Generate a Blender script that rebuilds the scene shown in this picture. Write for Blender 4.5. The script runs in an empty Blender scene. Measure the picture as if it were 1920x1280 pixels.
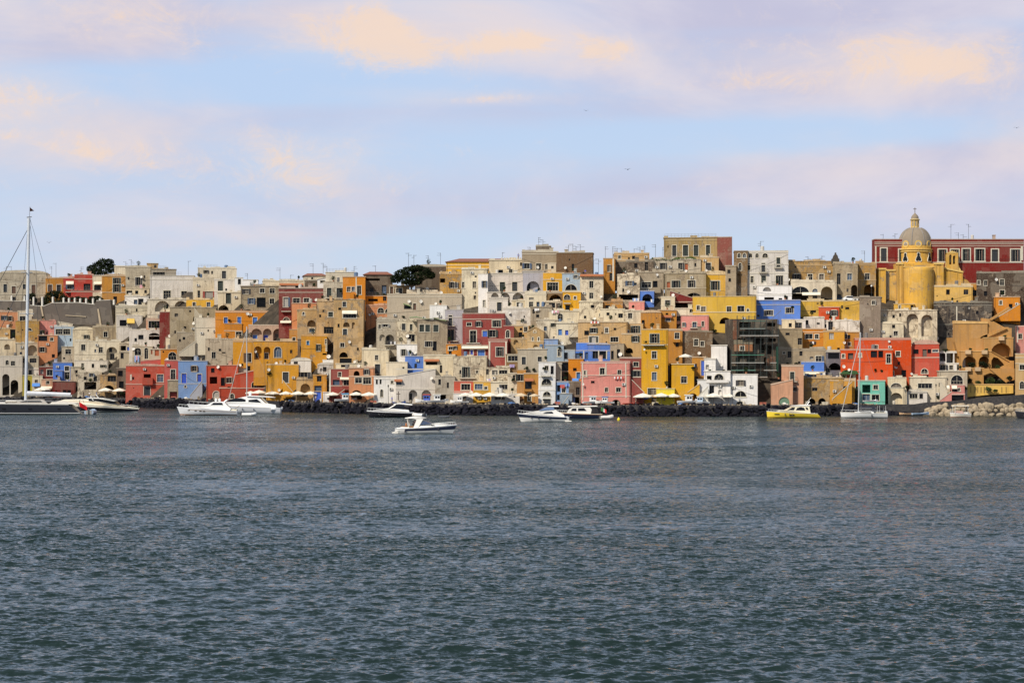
import bpy, math, random
import numpy as np
from mathutils import Vector, Matrix
R = math.radians
rnd = random.Random(7)
scene = bpy.context.scene
C = scene.collection

# ------------------------------------------------------------------ camera
F, CX, HY, CAMZ = 3600.0, 960.0, 684.0, 12.0      # focal length in photo pixels, centre, horizon row, eye height (m)
cam = bpy.data.objects.new('camera', bpy.data.cameras.new('camera'))
C.objects.link(cam)
cam.location = (0, 0, CAMZ); cam.rotation_euler = (R(90), 0, 0)
cam.data.sensor_width = 36; cam.data.lens = 36*F/1920; cam.data.shift_y = (HY-640)/1920
cam.data.clip_start = 1; cam.data.clip_end = 20000
scene.camera = cam

# ------------------------------------------------------------------ light
SUN_EL, SUN_AZ = 42.0, 218.0                       # azimuth clockwise from +Y: behind the camera, from the left
sd = bpy.data.lights.new('sun', 'SUN'); sd.energy = 5.0; sd.angle = R(3.5); sd.color = (1, .925, .81)
sun = bpy.data.objects.new('sun', sd); C.objects.link(sun)
tosun = Vector((math.sin(R(SUN_AZ))*math.cos(R(SUN_EL)), math.cos(R(SUN_AZ))*math.cos(R(SUN_EL)), math.sin(R(SUN_EL))))
sun.rotation_euler = tosun.to_track_quat('Z', 'Y').to_euler(); sun.location = (-100, -100, 200)

def srgb(h):
    h = h.lstrip('#'); v = [int(h[i:i+2], 16)/255 for i in (0, 2, 4)]
    return tuple(c/12.92 if c <= .04045 else ((c+.055)/1.055)**2.4 for c in v)

world = bpy.data.worlds.new('World'); scene.world = world; world.use_nodes = True
nt = world.node_tree; nt.nodes.clear()
class G:                                            # tiny node-graph helper
    def __init__(s, nt): s.nt = nt
    def n(s, t, **kw):
        o = s.nt.nodes.new(t)
        for k, v in kw.items(): setattr(o, k, v)
        return o
    def put(s, sock, v):
        if hasattr(v, 'is_output'): s.nt.links.new(v, sock)
        else: sock.default_value = v
    def m(s, op, a, b=0.0, c=0.0, clamp=False):
        o = s.n('ShaderNodeMath', operation=op, use_clamp=clamp)
        for i, v in enumerate((a, b, c)):
            if i < len(o.inputs): s.put(o.inputs[i], v)
        return o.outputs[0]
    def ss(s, x, a, b):
        o = s.n('ShaderNodeMapRange', interpolation_type='SMOOTHSTEP')
        s.put(o.inputs[0], x); o.inputs[1].default_value = a; o.inputs[2].default_value = b
        return o.outputs[0]
    def mix(s, f, a, b, bt='MIX'):
        o = s.n('ShaderNodeMix', data_type='RGBA', blend_type=bt)
        s.put(o.inputs[0], f); s.put(o.inputs[6], a); s.put(o.inputs[7], b)
        return o.outputs[2]
    def noise(s, vec, scale, detail=4, rough=.55, dist=0.0):
        o = s.n('ShaderNodeTexNoise'); s.put(o.inputs['Vector'], vec)
        o.inputs['Scale'].default_value = scale; o.inputs['Detail'].default_value = detail
        o.inputs['Roughness'].default_value = rough; o.inputs['Distortion'].default_value = dist
        return o.outputs[0]
    def mul(s, vec, k):
        o = s.n('ShaderNodeVectorMath', operation='MULTIPLY'); s.put(o.inputs[0], vec); o.inputs[1].default_value = k
        return o.outputs[0]
    def add(s, vec, k):
        o = s.n('ShaderNodeVectorMath', operation='ADD'); s.put(o.inputs[0], vec); s.put(o.inputs[1], k)
        return o.outputs[0]
def rgba(h, k=1.0): return tuple(c*k for c in srgb(h)) + (1,)
g = G(nt)
sky = g.n('ShaderNodeTexSky', sky_type='NISHITA'); sky.sun_disc = False
sky.sun_elevation = R(SUN_EL); sky.sun_rotation = R(SUN_AZ); sky.air_density = 1.2; sky.dust_density = 2.0
tc = g.n('ShaderNodeTexCoord'); d = tc.outputs['Generated']
sp = g.n('ShaderNodeSeparateXYZ'); g.put(sp.inputs[0], d)
az, el = sp.outputs[0], sp.outputs[2]
cl = g.mul(d, (1, 1, 2.6))                          # clouds stretched along the horizon
n1 = g.noise(cl, 6.5, 6, .58, .4)
n2 = g.noise(g.add(g.mul(d, (1, 1, 1.5)), (3.1, 1.7, .4)), 22, 12, .74, .5)
n3 = g.noise(g.add(g.mul(d, (1, 1, 5.5)), (1.1, 4.7, 2.4)), 5, 5, .55, .3)
SK = 10.0                                           # cloud colours are given in the units of the sky texture (world strength 0.1)
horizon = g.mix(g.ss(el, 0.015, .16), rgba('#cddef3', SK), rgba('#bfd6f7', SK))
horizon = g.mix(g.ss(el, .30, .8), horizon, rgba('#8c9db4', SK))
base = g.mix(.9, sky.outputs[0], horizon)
def blob(px, py, rx, ry):
    ax, ay = (px-CX)/F, (HY-py)/F
    dx = g.m('DIVIDE', g.m('SUBTRACT', az, ax), rx/F); dy = g.m('DIVIDE', g.m('SUBTRACT', el, ay), ry/F)
    return g.m('POWER', 2.718, g.m('MULTIPLY', g.m('ADD', g.m('MULTIPLY', dx, dx), g.m('MULTIPLY', dy, dy)), -1.0))
def field(items):
    acc = None
    for it in items:
        v = blob(*it[:4])
        if len(it) > 4: v = g.m('MULTIPLY', v, it[4])
        acc = v if acc is None else g.m('ADD', acc, v)
    return acc
# lilac sheets with blue gaps, then the peach-lit patches
sheets = field([(150, 90, 330, 70, .8), (250, 250, 330, 60, .45), (850, 225, 420, 45, .75), (1250, 60, 700, 70, .9), (1600, 30, 420, 55, .6), (1650, 180, 420, 70, .75), (1500, 350, 620, 65, .75), (1800, 300, 300, 60, .5), (620, 390, 420, 40, .35), (250, 440, 420, 50, .3), (480, 30, 260, 40, .5), (1250, 150, 420, 40, .35), (1850, 430, 300, 60, .5)])
gaps = field([(330, 172, 420, 26, .9), (640, 140, 130, 45, .5), (960, 265, 420, 40, .6), (1480, 262, 330, 26, .9), (1560, 70, 300, 12, .4), (470, 20, 60, 40, .3)])
beyond = g.ss(el, .19, .32)
grey = g.m('ADD', g.m('MULTIPLY', sheets, g.m('SUBTRACT', 1.0, beyond)), g.m('MULTIPLY', g.m('SUBTRACT', n3, .5), 1.5))
grey = g.m('SUBTRACT', grey, g.m('MULTIPLY', gaps, .8))
grey = g.m('ADD', grey, g.m('MULTIPLY', g.m('SUBTRACT', n1, .5), .9))
grey = g.ss(grey, -.1, 1.0)
lil = g.mix(g.ss(n1, .35, .68), rgba('#c6c3da', SK), rgba('#ded8e4', SK))
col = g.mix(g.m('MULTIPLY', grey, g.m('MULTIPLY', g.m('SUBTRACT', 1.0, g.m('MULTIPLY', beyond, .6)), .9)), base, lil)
peach = field([(710, 70, 75, 75, 1.0), (800, 120, 90, 40, .6), (960, 88, 110, 26, .9), (1120, 98, 60, 30, .85), (1440, 162, 90, 26, .75), (1770, 145, 100, 40, 1.0), (60, 205, 110, 48, .75), (850, 192, 110, 9, .75), (960, 185, 40, 16, .6), (580, 60, 90, 55, .5), (280, 70, 120, 40, .5), (130, 40, 160, 30, .3), (580, 330, 85, 60, .6), (230, 290, 120, 40, .5), (1890, 270, 60, 24, .6), (1300, 340, 60, 22, .4), (1500, 95, 260, 26, .45), (480, 255, 60, 22, .4), (20, 270, 50, 12, .6), (1620, 130, 90, 40, .4), (150, 260, 330, 80, .22), (420, 60, 520, 60, .22), (1500, 130, 420, 60, .3), (900, 100, 420, 70, .25), (560, 360, 260, 60, .25)])
warm = field([(280, 60, 400, 75, .55), (90, 235, 200, 90, .7), (330, 265, 220, 55, .4), (590, 335, 130, 70, .55), (1300, 105, 420, 50, .45), (1700, 150, 280, 60, .6), (1500, 315, 460, 40, .4), (900, 190, 300, 24, .5), (760, 70, 260, 90, .5), (1880, 275, 120, 40, .5)])
wm = g.ss(g.m('ADD', warm, g.m('ADD', g.m('MULTIPLY', g.m('SUBTRACT', n1, .5), 1.6), g.m('MULTIPLY', g.m('SUBTRACT', n3, .5), 1.0))), .0, .9)
col = g.mix(g.m('MULTIPLY', wm, .62), col, rgba('#ecdcd8', SK))
n4 = g.noise(g.add(g.mul(d, (1, 1, 1.35)), (.7, 5.1, 1.9)), 34, 13, .78, .6)
pm = g.ss(g.m('ADD', g.m('MULTIPLY', peach, .62), g.m('ADD', g.m('MULTIPLY', g.m('SUBTRACT', n4, .5), 1.9), g.m('MULTIPLY', g.m('SUBTRACT', n3, .5), .9))), .16, .80)
col = g.mix(g.m('MULTIPLY', pm, .7), col, g.mix(g.ss(pm, .3, .95), rgba('#efdcd4', SK), rgba('#fadcc2', SK)))
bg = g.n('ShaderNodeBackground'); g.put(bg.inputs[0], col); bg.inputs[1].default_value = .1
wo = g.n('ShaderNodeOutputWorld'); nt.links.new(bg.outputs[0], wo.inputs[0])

scene.view_settings.view_transform = 'Standard'; scene.view_settings.look = 'None'
scene.view_settings.exposure = 0; scene.view_settings.gamma = 1
scene.cycles.max_bounces = 6; scene.cycles.diffuse_bounces = 3; scene.cycles.glossy_bounces = 3
scene.cycles.caustics_reflective = False; scene.cycles.caustics_refractive = False

# ------------------------------------------------------------------ materials (colour of each part comes from its object colour)
def material(name): 
    m = bpy.data.materials.new(name); m.use_nodes = True
    nt = m.node_tree; b = nt.nodes['Principled BSDF']
    return m, G(nt), b
M = {}
def plaster():
    m, g, b = material('plaster')
    oi = g.n('ShaderNodeObjectInfo'); tc = g.n('ShaderNodeTexCoord')
    rv = g.n('ShaderNodeCombineXYZ')
    for i in range(3): g.put(rv.inputs[i], g.m('MULTIPLY', oi.outputs['Random'], 37.0+11*i))
    p = g.add(tc.outputs['Object'], rv.outputs[0])
    w = oi.outputs['Alpha']
    r1 = g.m('FRACT', g.m('MULTIPLY', oi.outputs['Random'], 17.31)); r2 = g.m('FRACT', g.m('MULTIPLY', oi.outputs['Random'], 91.7)); r3 = g.m('FRACT', g.m('MULTIPLY', oi.outputs['Random'], 53.1))
    vs = g.n('ShaderNodeVectorMath', operation='SCALE'); g.put(vs.inputs[0], p); g.put(vs.inputs[3], g.m('ADD', .55, g.m('MULTIPLY', r1, 1.1))); p = vs.outputs[0]
    blot = g.noise(p, .3, 6, .62, .6)
    fine = g.noise(p, 2.6, 5, .65)
    streak = g.noise(g.mul(p, (2.2, 2.2, .16)), 1.0, 6, .62)
    peel = g.noise(g.add(p, (9, 3, 5)), .42, 10, .74, .8)
    base = oi.outputs['Color']
    dark = g.mix(g.m('ADD', .42, g.m('MULTIPLY', r2, .3)), base, (.13, .10, .07, 1))
    lite = g.mix(.4, base, (.62, .55, .43, 1))
    c = g.mix(g.m('MULTIPLY', g.ss(blot, .44, .68), g.m('ADD', .14, g.m('MULTIPLY', w, g.m('MULTIPLY', r3, .8))), clamp=True), base, dark)
    c = g.mix(g.m('MULTIPLY', g.ss(fine, .5, .7), g.m('ADD', .08, g.m('MULTIPLY', w, .35))), c, lite)
    c = g.mix(g.m('MULTIPLY', g.ss(streak, .49, .66), g.m('ADD', .2, g.m('MULTIPLY', w, .85)), clamp=True), c, dark)
    vo = g.n('ShaderNodeTexVoronoi', distance='CHEBYCHEV'); g.put(vo.inputs['Vector'], g.mul(p, (.33, .33, .3))); vo.inputs['Randomness'].default_value = .9; vo.inputs['Scale'].default_value = 1.0
    vsep = g.n('ShaderNodeSeparateXYZ'); g.put(vsep.inputs[0], vo.outputs['Color'])
    c = g.mix(g.m('MULTIPLY', g.ss(vsep.outputs[0], .55, .6), g.m('ADD', .07, g.m('MULTIPLY', w, .22))), c, dark)      # patched coats of render
    c = g.mix(g.m('MULTIPLY', g.ss(vsep.outputs[1], .66, .7), g.m('ADD', .05, g.m('MULTIPLY', w, .22))), c, lite)
    expo = g.mix(g.ss(fine, .35, .65), (.15, .11, .075, 1), (.30, .24, .17, 1))
    pk = g.m('MULTIPLY', g.ss(g.m('ADD', g.m('ADD', peel, g.m('MULTIPLY', w, .07)), g.m('MULTIPLY', r2, .09)), .66, .70), g.m('MULTIPLY', g.ss(w, .25, .9), .85))
    c = g.mix(pk, c, expo)
    g.put(b.inputs['Base Color'], c); b.inputs['Roughness'].default_value = .88
    b.inputs['Specular IOR Level'].default_value = .2
    bp = g.n('ShaderNodeBump'); bp.inputs['Strength'].default_value = .5; bp.inputs['Distance'].default_value = .12
    g.put(bp.inputs['Height'], g.m('ADD', fine, g.m('MULTIPLY', pk, -.6))); g.put(b.inputs['Normal'], bp.outputs[0])
    return m
def paint(name, rough, spec=.4, var=.25, metal=0, scale=1.5):
    m, g, b = material(name)
    oi = g.n('ShaderNodeObjectInfo'); tc = g.n('ShaderNodeTexCoord')
    n = g.noise(g.add(tc.outputs['Object'], oi.outputs['Random']), scale, 4, .6)
    c = g.mix(g.m('MULTIPLY', g.ss(n, .35, .75), var), oi.outputs['Color'], g.mix(.6, oi.outputs['Color'], (.1, .08, .06, 1)))
    g.put(b.inputs['Base Color'], c); b.inputs['Roughness'].default_value = rough
    b.inputs['Specular IOR Level'].default_value = spec; b.inputs['Metallic'].default_value = metal
    return m
def stripes(name, k, rough=.8, depth=.03, dirt=(.25, .18, .12, 1)):          # corrugated tiles / louvres / boards, along object x or z
    m, g, b = material(name)
    oi = g.n('ShaderNodeObjectInfo'); tc = g.n('ShaderNodeTexCoord')
    w = g.n('ShaderNodeTexWave', wave_type='BANDS', bands_direction=k); g.put(w.inputs[0], tc.outputs['Object'])
    w.inputs['Scale'].default_value = 1.6 if k == 'X' else 3.2; w.inputs['Distortion'].default_value = .4
    n = g.noise(tc.outputs['Object'], 1.3, 5, .7)
    c = g.mix(g.m('MULTIPLY', w.outputs[1], .35), oi.outputs['Color'], (.05, .03, .02, 1))
    c = g.mix(g.m('MULTIPLY', g.ss(n, .4, .7), .5), c, g.mix(.5, oi.outputs['Color'], dirt))
    g.put(b.inputs['Base Color'], c); b.inputs['Roughness'].default_value = rough
    bp = g.n('ShaderNodeBump'); bp.inputs['Distance'].default_value = depth; g.put(bp.inputs['Height'], w.outputs[1]); g.put(b.inputs['Normal'], bp.outputs[0])
    return m
def glass():
    m, g, b = material('window_glass')
    oi = g.n('ShaderNodeObjectInfo'); g.put(b.inputs['Base Color'], oi.outputs['Color'])
    b.inputs['Roughness'].default_value = .2; b.inputs['Specular IOR Level'].default_value = .15
    return m
def stone(name, a, bcol, scale, rough=.9, bump=.3, spec=.2):
    m, g, b = material(name)
    tc = g.n('ShaderNodeTexCoord'); p = tc.outputs['Object']
    n = g.noise(p, scale, 8, .65, .4); n2 = g.noise(p, scale*.17, 4, .6)
    c = g.mix(g.ss(n, .3, .7), a, bcol); c = g.mix(g.m('MULTIPLY', g.ss(n2, .4, .65), .55), c, g.mix(.5, a, (0.02, .02, .02, 1)))
    g.put(b.inputs['Base Color'], c); b.inputs['Roughness'].default_value = rough; b.inputs['Specular IOR Level'].default_value = spec
    bp = g.n('ShaderNodeBump'); bp.inputs['Distance'].default_value = bump; g.put(bp.inputs['Height'], n); g.put(b.inputs['Normal'], bp.outputs[0])
    return m
def leafmat():
    m, g, b = material('foliage')
    oi = g.n('ShaderNodeObjectInfo'); tc = g.n('ShaderNodeTexCoord')
    n = g.noise(tc.outputs['Object'], .8, 4, .7)
    c = g.mix(g.ss(n, .35, .7), oi.outputs['Color'], g.mix(.12, oi.outputs['Color'], (.10, .13, .03, 1)))
    g.put(b.inputs['Base Color'], c); b.inputs['Roughness'].default_value = .8; b.inputs['Specular IOR Level'].default_value = .05
    return m
M['plaster'] = plaster(); M['trim'] = paint('trim', .75, .25, .3); M['paint'] = paint('paint', .55, .4, .25)
M['gloss'] = paint('gelcoat', .22, .5, .06); M['fabric'] = paint('fabric', .9, .1, .3); M['metal'] = paint('metal', .45, .5, .2, .3)
M['tile'] = stripes('roof_tiles', 'X'); M['louvre'] = stripes('louvres', 'Z', .7, .02, (.02, .02, .018, 1)); M['glass'] = glass(); M['leaf'] = leafmat()
M['rock'] = stone('dark_basalt', (.006, .006, .010, 1), (.020, .019, .025, 1), 1.1, .95, .3, .04)
M['lime'] = stone('pale_limestone', (.42, .33, .22, 1), (.22, .17, .11, 1), 1.0)
M['earth'] = stone('hillside_earth', (.03, .024, .017, 1), (.085, .065, .045, 1), .5)
M['quay'] = stone('quay_concrete', (.33, .29, .23, 1), (.22, .19, .15, 1), .6, .9, .05)
M['basaltwall'] = stone('basalt_wall', (.035, .033, .036, 1), (.085, .075, .068, 1), 1.6, .9, .2)

# ------------------------------------------------------------------ geometry helpers
def obj(name, mesh, mat, parent=None, color=None):
    o = bpy.data.objects.new(name, mesh); C.objects.link(o)
    if mat and not mesh.materials: mesh.materials.append(M[mat] if isinstance(mat, str) else mat)
    if parent: o.parent = parent
    if color: o.color = color if len(color) == 4 else (*color, 0)
    return o
def tag(o, label=None, cat=None, group=None, kind=None):
    for k, v in (('label', label), ('category', cat), ('group', group), ('kind', kind)):
        if v: o[k] = v
    return o
def empty(name, loc, rz=0, label=None, cat=None, group=None):
    o = bpy.data.objects.new(name, None); C.objects.link(o); o.location = loc; o.rotation_euler = (0, 0, rz)
    o.empty_display_size = .3
    return tag(o, label, cat, group)
def kids(o): return [c for c in o.children]
def copy_tree(o, parent=None):
    c = o.copy(); C.objects.link(c); c.parent = parent
    for ch in list(o.children): copy_tree(ch, c)
    return c
class MB:
    def __init__(s): s.v, s.f = [], []
    def add(s, vs, fs):
        k = len(s.v); s.v += [tuple(p) for p in vs]; s.f += [tuple(i+k for i in f) for f in fs]
    def quad(s, *p): s.add(p, [tuple(range(len(p)))])
    def box(s, x0, x1, y0, y1, z0, z1):
        s.add([(x0,y0,z0),(x1,y0,z0),(x1,y1,z0),(x0,y1,z0),(x0,y0,z1),(x1,y0,z1),(x1,y1,z1),(x0,y1,z1)],
              [(0,3,2,1),(4,5,6,7),(0,1,5,4),(1,2,6,5),(2,3,7,6),(3,0,4,7)])
    def prism(s, pts, y0, y1):                      # outline in x,z extruded along y
        n = len(pts)
        s.add([(x,y0,z) for x,z in pts]+[(x,y1,z) for x,z in pts],
              [tuple(range(n)), tuple(range(2*n-1,n-1,-1))]+[(i,i+n,(i+1)%n+n,(i+1)%n) for i in range(n)])
    def tube(s, p, q, r, n=6, r2=None):
        p, q = Vector(p), Vector(q); r2 = r if r2 is None else r2
        z = (q-p).normalized(); a = z.orthogonal().normalized(); b = z.cross(a)
        vs = []
        for c, rr in ((p, r), (q, r2)):
            for i in range(n):
                t = 2*math.pi*i/n; vs.append(c+a*math.cos(t)*rr+b*math.sin(t)*rr)
        s.add(vs, [(i,(i+1)%n,(i+1)%n+n,i+n) for i in range(n)]+[tuple(range(n-1,-1,-1)), tuple(range(n,2*n))])
    def path(s, pts, r, n=6):
        for p, q in zip(pts, pts[1:]): s.tube(p, q, r, n)
    def lathe(s, prof, n=24, cx=0, cy=0, a0=0, a1=2*math.pi):   # prof: (radius, z)
        full = abs(a1-a0-2*math.pi) < 1e-6; m = n if full else n+1
        k = len(s.v)
        for r, z in prof:
            for i in range(m):
                t = a0+(a1-a0)*i/n; s.v.append((cx+r*math.cos(t), cy+r*math.sin(t), z))
        for j in range(len(prof)-1):
            for i in range(n):
                i2 = (i+1) % m
                s.f.append((k+j*m+i, k+j*m+i2, k+(j+1)*m+i2, k+(j+1)*m+i))
    def mesh(s, name, smooth=False):
        me = bpy.data.meshes.new(name); me.from_pydata(s.v, [], s.f); me.update()
        if smooth: me.shade_smooth()
        return me
    def build(s, name, mat, parent=None, color=None, smooth=False, bevel=0):
        o = obj(name, s.mesh(name, smooth), mat, parent, color)
        if bevel:
            b = o.modifiers.new('bevel', 'BEVEL'); b.width = bevel; b.segments = 2; b.limit_method = 'ANGLE'
        return o
def lerp(tab, x):
    if x <= tab[0][0]: return tab[0][1]
    for (a, p), (b, q) in zip(tab, tab[1:]):
        if x <= b: return p+(q-p)*(x-a)/(b-a)
    return tab[-1][1]
YSH = [(0,560),(230,545),(400,515),(560,486),(700,466),(1140,446),(1440,445),(1700,455),(1920,455)]   # distance of the shore
YB = [(0,741),(300,746),(560,753),(700,757),(1440,760),(1600,758),(1920,752)]                          # photo row of the quay line
SLOPE = .2
def depth(px, ybot): return lerp(YSH, px)+12+SLOPE*max(-9, lerp(YB, px)-ybot)
def at(px, py, Y): return Vector(((px-CX)/F*Y, Y, CAMZ+(HY-py)/F*Y))
# ------------------------------------------------------------------ sea
def sea():
    ys = [-4000., -600., -60., 25.]
    y = 60.
    while y < 600: ys.append(y); y *= 1.0019
    ys += [640, 760, 1200, 3000, 9000]
    ys = np.array(ys); us = np.concatenate([[-40, -6, -1.2, -.5], np.linspace(-.31, .31, 620), [.5, 1.2, 6, 40]])
    Y, U = np.meshgrid(ys, us, indexing='ij'); X = U*np.maximum(np.abs(Y), 60.)
    rs = np.random.RandomState(3); Z = np.zeros_like(X)
    step = np.maximum(np.abs(Y)*.0019, np.abs(Y)*.62/620)
    for lam, amp, n in ((4.0, .038, 6), (1.4, .030, 14), (.7, .038, 26), (.38, .032, 34)):
        for _ in range(n):
            l = lam*rs.uniform(.7, 1.35); a = rs.normal(0, .62)+math.pi/2+.25; ph = rs.uniform(0, 6.28)
            k = 2*math.pi/l; t = k*(np.cos(a)*X+np.sin(a)*Y)+ph
            t = t+.9*np.sin(.35*k*(X*np.cos(a+1.1)+Y*np.sin(a+1.1))+ph*2)
            fade = np.clip((l/step-3.0)/4.0, 0, 1)
            w = np.sin(t); Z += amp/math.sqrt(n)*1.3*fade*(w+.35*np.abs(w)*w-.18*np.cos(2*t))
    gust = .75+.35*np.sin(X*.045+.6*np.sin(Y*.03))*np.sin(Y*.021+1)
    Z *= gust
    Z[(Y < 60) | (Y > 600) | (np.abs(U) > .32)] = 0
    nr, nc = Y.shape
    co = np.stack([X, Y, Z], -1).reshape(-1, 3).astype(np.float32)
    i = np.arange((nr-1)*(nc-1)); r, c = i//(nc-1), i % (nc-1); a = r*nc+c
    fs = np.stack([a, a+1, a+nc+1, a+nc], -1).astype(np.int32)
    me = bpy.data.meshes.new('sea'); me.vertices.add(len(co)); me.vertices.foreach_set('co', co.ravel())
    me.loops.add(fs.size); me.loops.foreach_set('vertex_index', fs.ravel())
    me.polygons.add(len(fs)); me.polygons.foreach_set('loop_start', np.arange(0, fs.size, 4, dtype=np.int32))
    me.update(calc_edges=True); me.shade_smooth()
    m, g, b = material('sea_water')
    geo = g.n('ShaderNodeNewGeometry'); p = geo.outputs['Position']
    def slope(vec, scale, k, detail=2):
        t = g.n('ShaderNodeTexNoise'); g.put(t.inputs['Vector'], vec); t.inputs['Scale'].default_value = scale
        t.inputs['Detail'].default_value = detail; t.inputs['Roughness'].default_value = .6; t.inputs['Distortion'].default_value = .35
        o = g.n('ShaderNodeVectorMath', operation='MULTIPLY_ADD'); g.put(o.inputs[0], t.outputs['Color'])
        o.inputs[1].default_value = (k*.7, k, 0); o.inputs[2].default_value = (-.5*k*.7, -.5*k-.058, 0); return o.outputs[0]
    patch = g.noise(g.mul(p, (.5, 1, 1)), .03, 4, .6)
    q = g.mul(p, (.42, 1.0, 1))
    sl = g.add(slope(q, 1.4, .75), slope(g.add(q, (7, 3, 1)), 5.2, 1.9)); sl = g.add(sl, slope(g.add(q, (2, 8, 5)), 13.0, 1.2, 3))
    sc = g.n('ShaderNodeVectorMath', operation='SCALE'); g.put(sc.inputs[0], sl); g.put(sc.inputs[3], g.m('ADD', .45, g.m('MULTIPLY', g.ss(patch, .32, .68), 1.0)))
    nn = g.n('ShaderNodeVectorMath', operation='NORMALIZE'); g.put(nn.inputs[0], g.add(geo.outputs['Normal'], sc.outputs[0]))
    g.put(b.inputs['Normal'], nn.outputs[0])
    b.inputs['Base Color'].default_value = (.008, .018, .015, 1); b.inputs['Roughness'].default_value = .05
    b.inputs['IOR'].default_value = 1.333; b.inputs['Specular IOR Level'].default_value = .57
    o = obj('sea', me, m); o['kind'] = 'structure'
sea()

# ------------------------------------------------------------------ hillside terrain and quay
def ground():
    pxs = np.linspace(-460, 2380, 90)
    mb = MB(); rows = []
    zq = 2.5
    ds = [8, 11.6] + [12+6*i for i in range(9)] + [110, 260]
    for px in pxs:
        col = []
        for d in ds:
            Y = lerp(YSH, px)+d; yb = lerp(YB, px)-max(0, d-12)/SLOPE
            z = CAMZ+(HY-max(yb, 545))/F*(lerp(YSH, px)+min(d, 54)) - .35
            if d < 12: z = zq - .6
            if d > 60: z -= (d-54)*.16
            out = max(0, px-1925, -15-px)            # beyond the picture the headland drops to a rough rocky point
            if out > 0: z = z*max(.04, 1-out/420)+(math.sin(px*.06+d*.3)+math.sin(px*.13-d*.21))*min(1.6, out*.03)-.02*out*.1
            col.append(Vector(((px-CX)/F*Y, Y, z)))
        rows.append(col)
    n = len(ds)
    mb.v = [tuple(p) for c in rows for p in c]
    mb.f = [(i*n+j, (i+1)*n+j, (i+1)*n+j+1, i*n+j+1) for i in range(len(rows)-1) for j in range(n-1)]
    o = mb.build('hillside', 'earth'); o['kind'] = 'structure'
    # quay platform
    q = MB(); top, bot = [], []
    for px in pxs:
        Y0, Y1 = lerp(YSH, px)+6, lerp(YSH, px)+13
        top.append((((px-CX)/F*Y0, Y0, zq+.0), ((px-CX)/F*Y1, Y1, zq+.0), ((px-CX)/F*Y0, Y0, -2)))
    q.v = [p for t in top for p in t]
    for i in range(len(pxs)-1):
        a = 3*i; q.f += [(a, a+3, a+4, a+1), (a+2, a+5, a+3, a)]
    o = q.build('quay', 'basaltwall'); o['kind'] = 'structure'
ground()

# ------------------------------------------------------------------ rocks along the shore
def boulder(mb, c, r, seed, flat=.75):
    rs = random.Random(seed); vs, fs = ICO
    k = [rs.uniform(-1, 1) for _ in range(9)]; yaw = rs.uniform(0, 6.28); cy, sy = math.cos(yaw), math.sin(yaw)
    planes = [(Vector((rs.gauss(0,1), rs.gauss(0,1), rs.gauss(0,.8))).normalized(), rs.uniform(.5, .85)) for _ in range(7)]
    out = []
    for v in vs:
        p = Vector(v)*(1+.13*math.sin(3*v[0]+k[0]*3)+.13*math.sin(3*v[1]+k[1]*5)+.1*math.sin(4*v[2]+k[2]*4))
        for nrm, dd in planes:
            e = p.dot(nrm)-dd
            if e > 0: p -= nrm*e*.9
        x, y = p.x*(1+.3*k[3]), p.y*(1+.2*k[4])
        out.append((c[0]+r*(x*cy-y*sy), c[1]+r*(x*sy+y*cy), c[2]+r*p.z*flat))
    mb.add(out, fs)
import bmesh
_b = bmesh.new(); bmesh.ops.create_icosphere(_b, subdivisions=2, radius=1)
ICO = ([tuple(v.co) for v in _b.verts], [tuple(v.index for v in f.verts) for f in _b.faces]); _b.free()
def rocks():
    mb = MB(); rs = random.Random(11)
    px = -40
    while px < 1752:
        Y0 = lerp(YSH, px); s = F/Y0
        hi = 2.55 if px < 1620 else 2.55*max(.35, (1752-px)/132)
        for row in range(7):
            t = row/6; z = -.2+hi*t*rs.uniform(.85, 1.08); Y = Y0+.6+6.4*t+rs.uniform(-.6, .6)
            x = (px-CX)/F*Y+rs.uniform(-.6, .6); r = rs.uniform(.4, .9)
            boulder(mb, (x, Y, z), r, rs.random())
        px += .95*s
    o = mb.build('breakwater_rocks', 'rock'); tag(o, 'dark basalt boulders heaped along the waterline below the quay', 'rocks', None, 'stuff')
    mb = MB(); px = 225
    while px < 1650:                                 # pale stones and debris along the quay edge
        Y = lerp(YSH, px)+rs.uniform(6.2, 7.8); r = rs.uniform(.12, .34)
        if rs.random() < .8: boulder(mb, ((px-CX)/F*Y, Y, 2.55+r*.2), r, rs.random(), .7)
        px += rs.uniform(1.5, 6)
    o = mb.build('quay_rubble', 'lime'); tag(o, 'pale stones and rubble scattered along the top of the dark breakwater', 'rubble', None, 'stuff')
    px = 1738
    n = 0
    while px < 1930:
        Y0 = 453
        for row in range(3):
            t = row/2; r = rs.uniform(.65, 1.35)
            m1 = MB(); hh = .2+1.9*t*min(1, (px-1722)/45)
            boulder(m1, (0, 0, 0), r, rs.random(), .8)
            o = m1.build('boulder', 'lime'); p = at(px+rs.uniform(-5, 5), 700, Y0+2.5*t)
            o.location = (p.x, Y0+2.5*t, hh)
            tag(o, 'pale tan boulder in the rock heap below the dark quay wall, right', 'boulder', 'pale boulders below the right quay wall'); n += 1
        px += 10
rocks()
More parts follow.
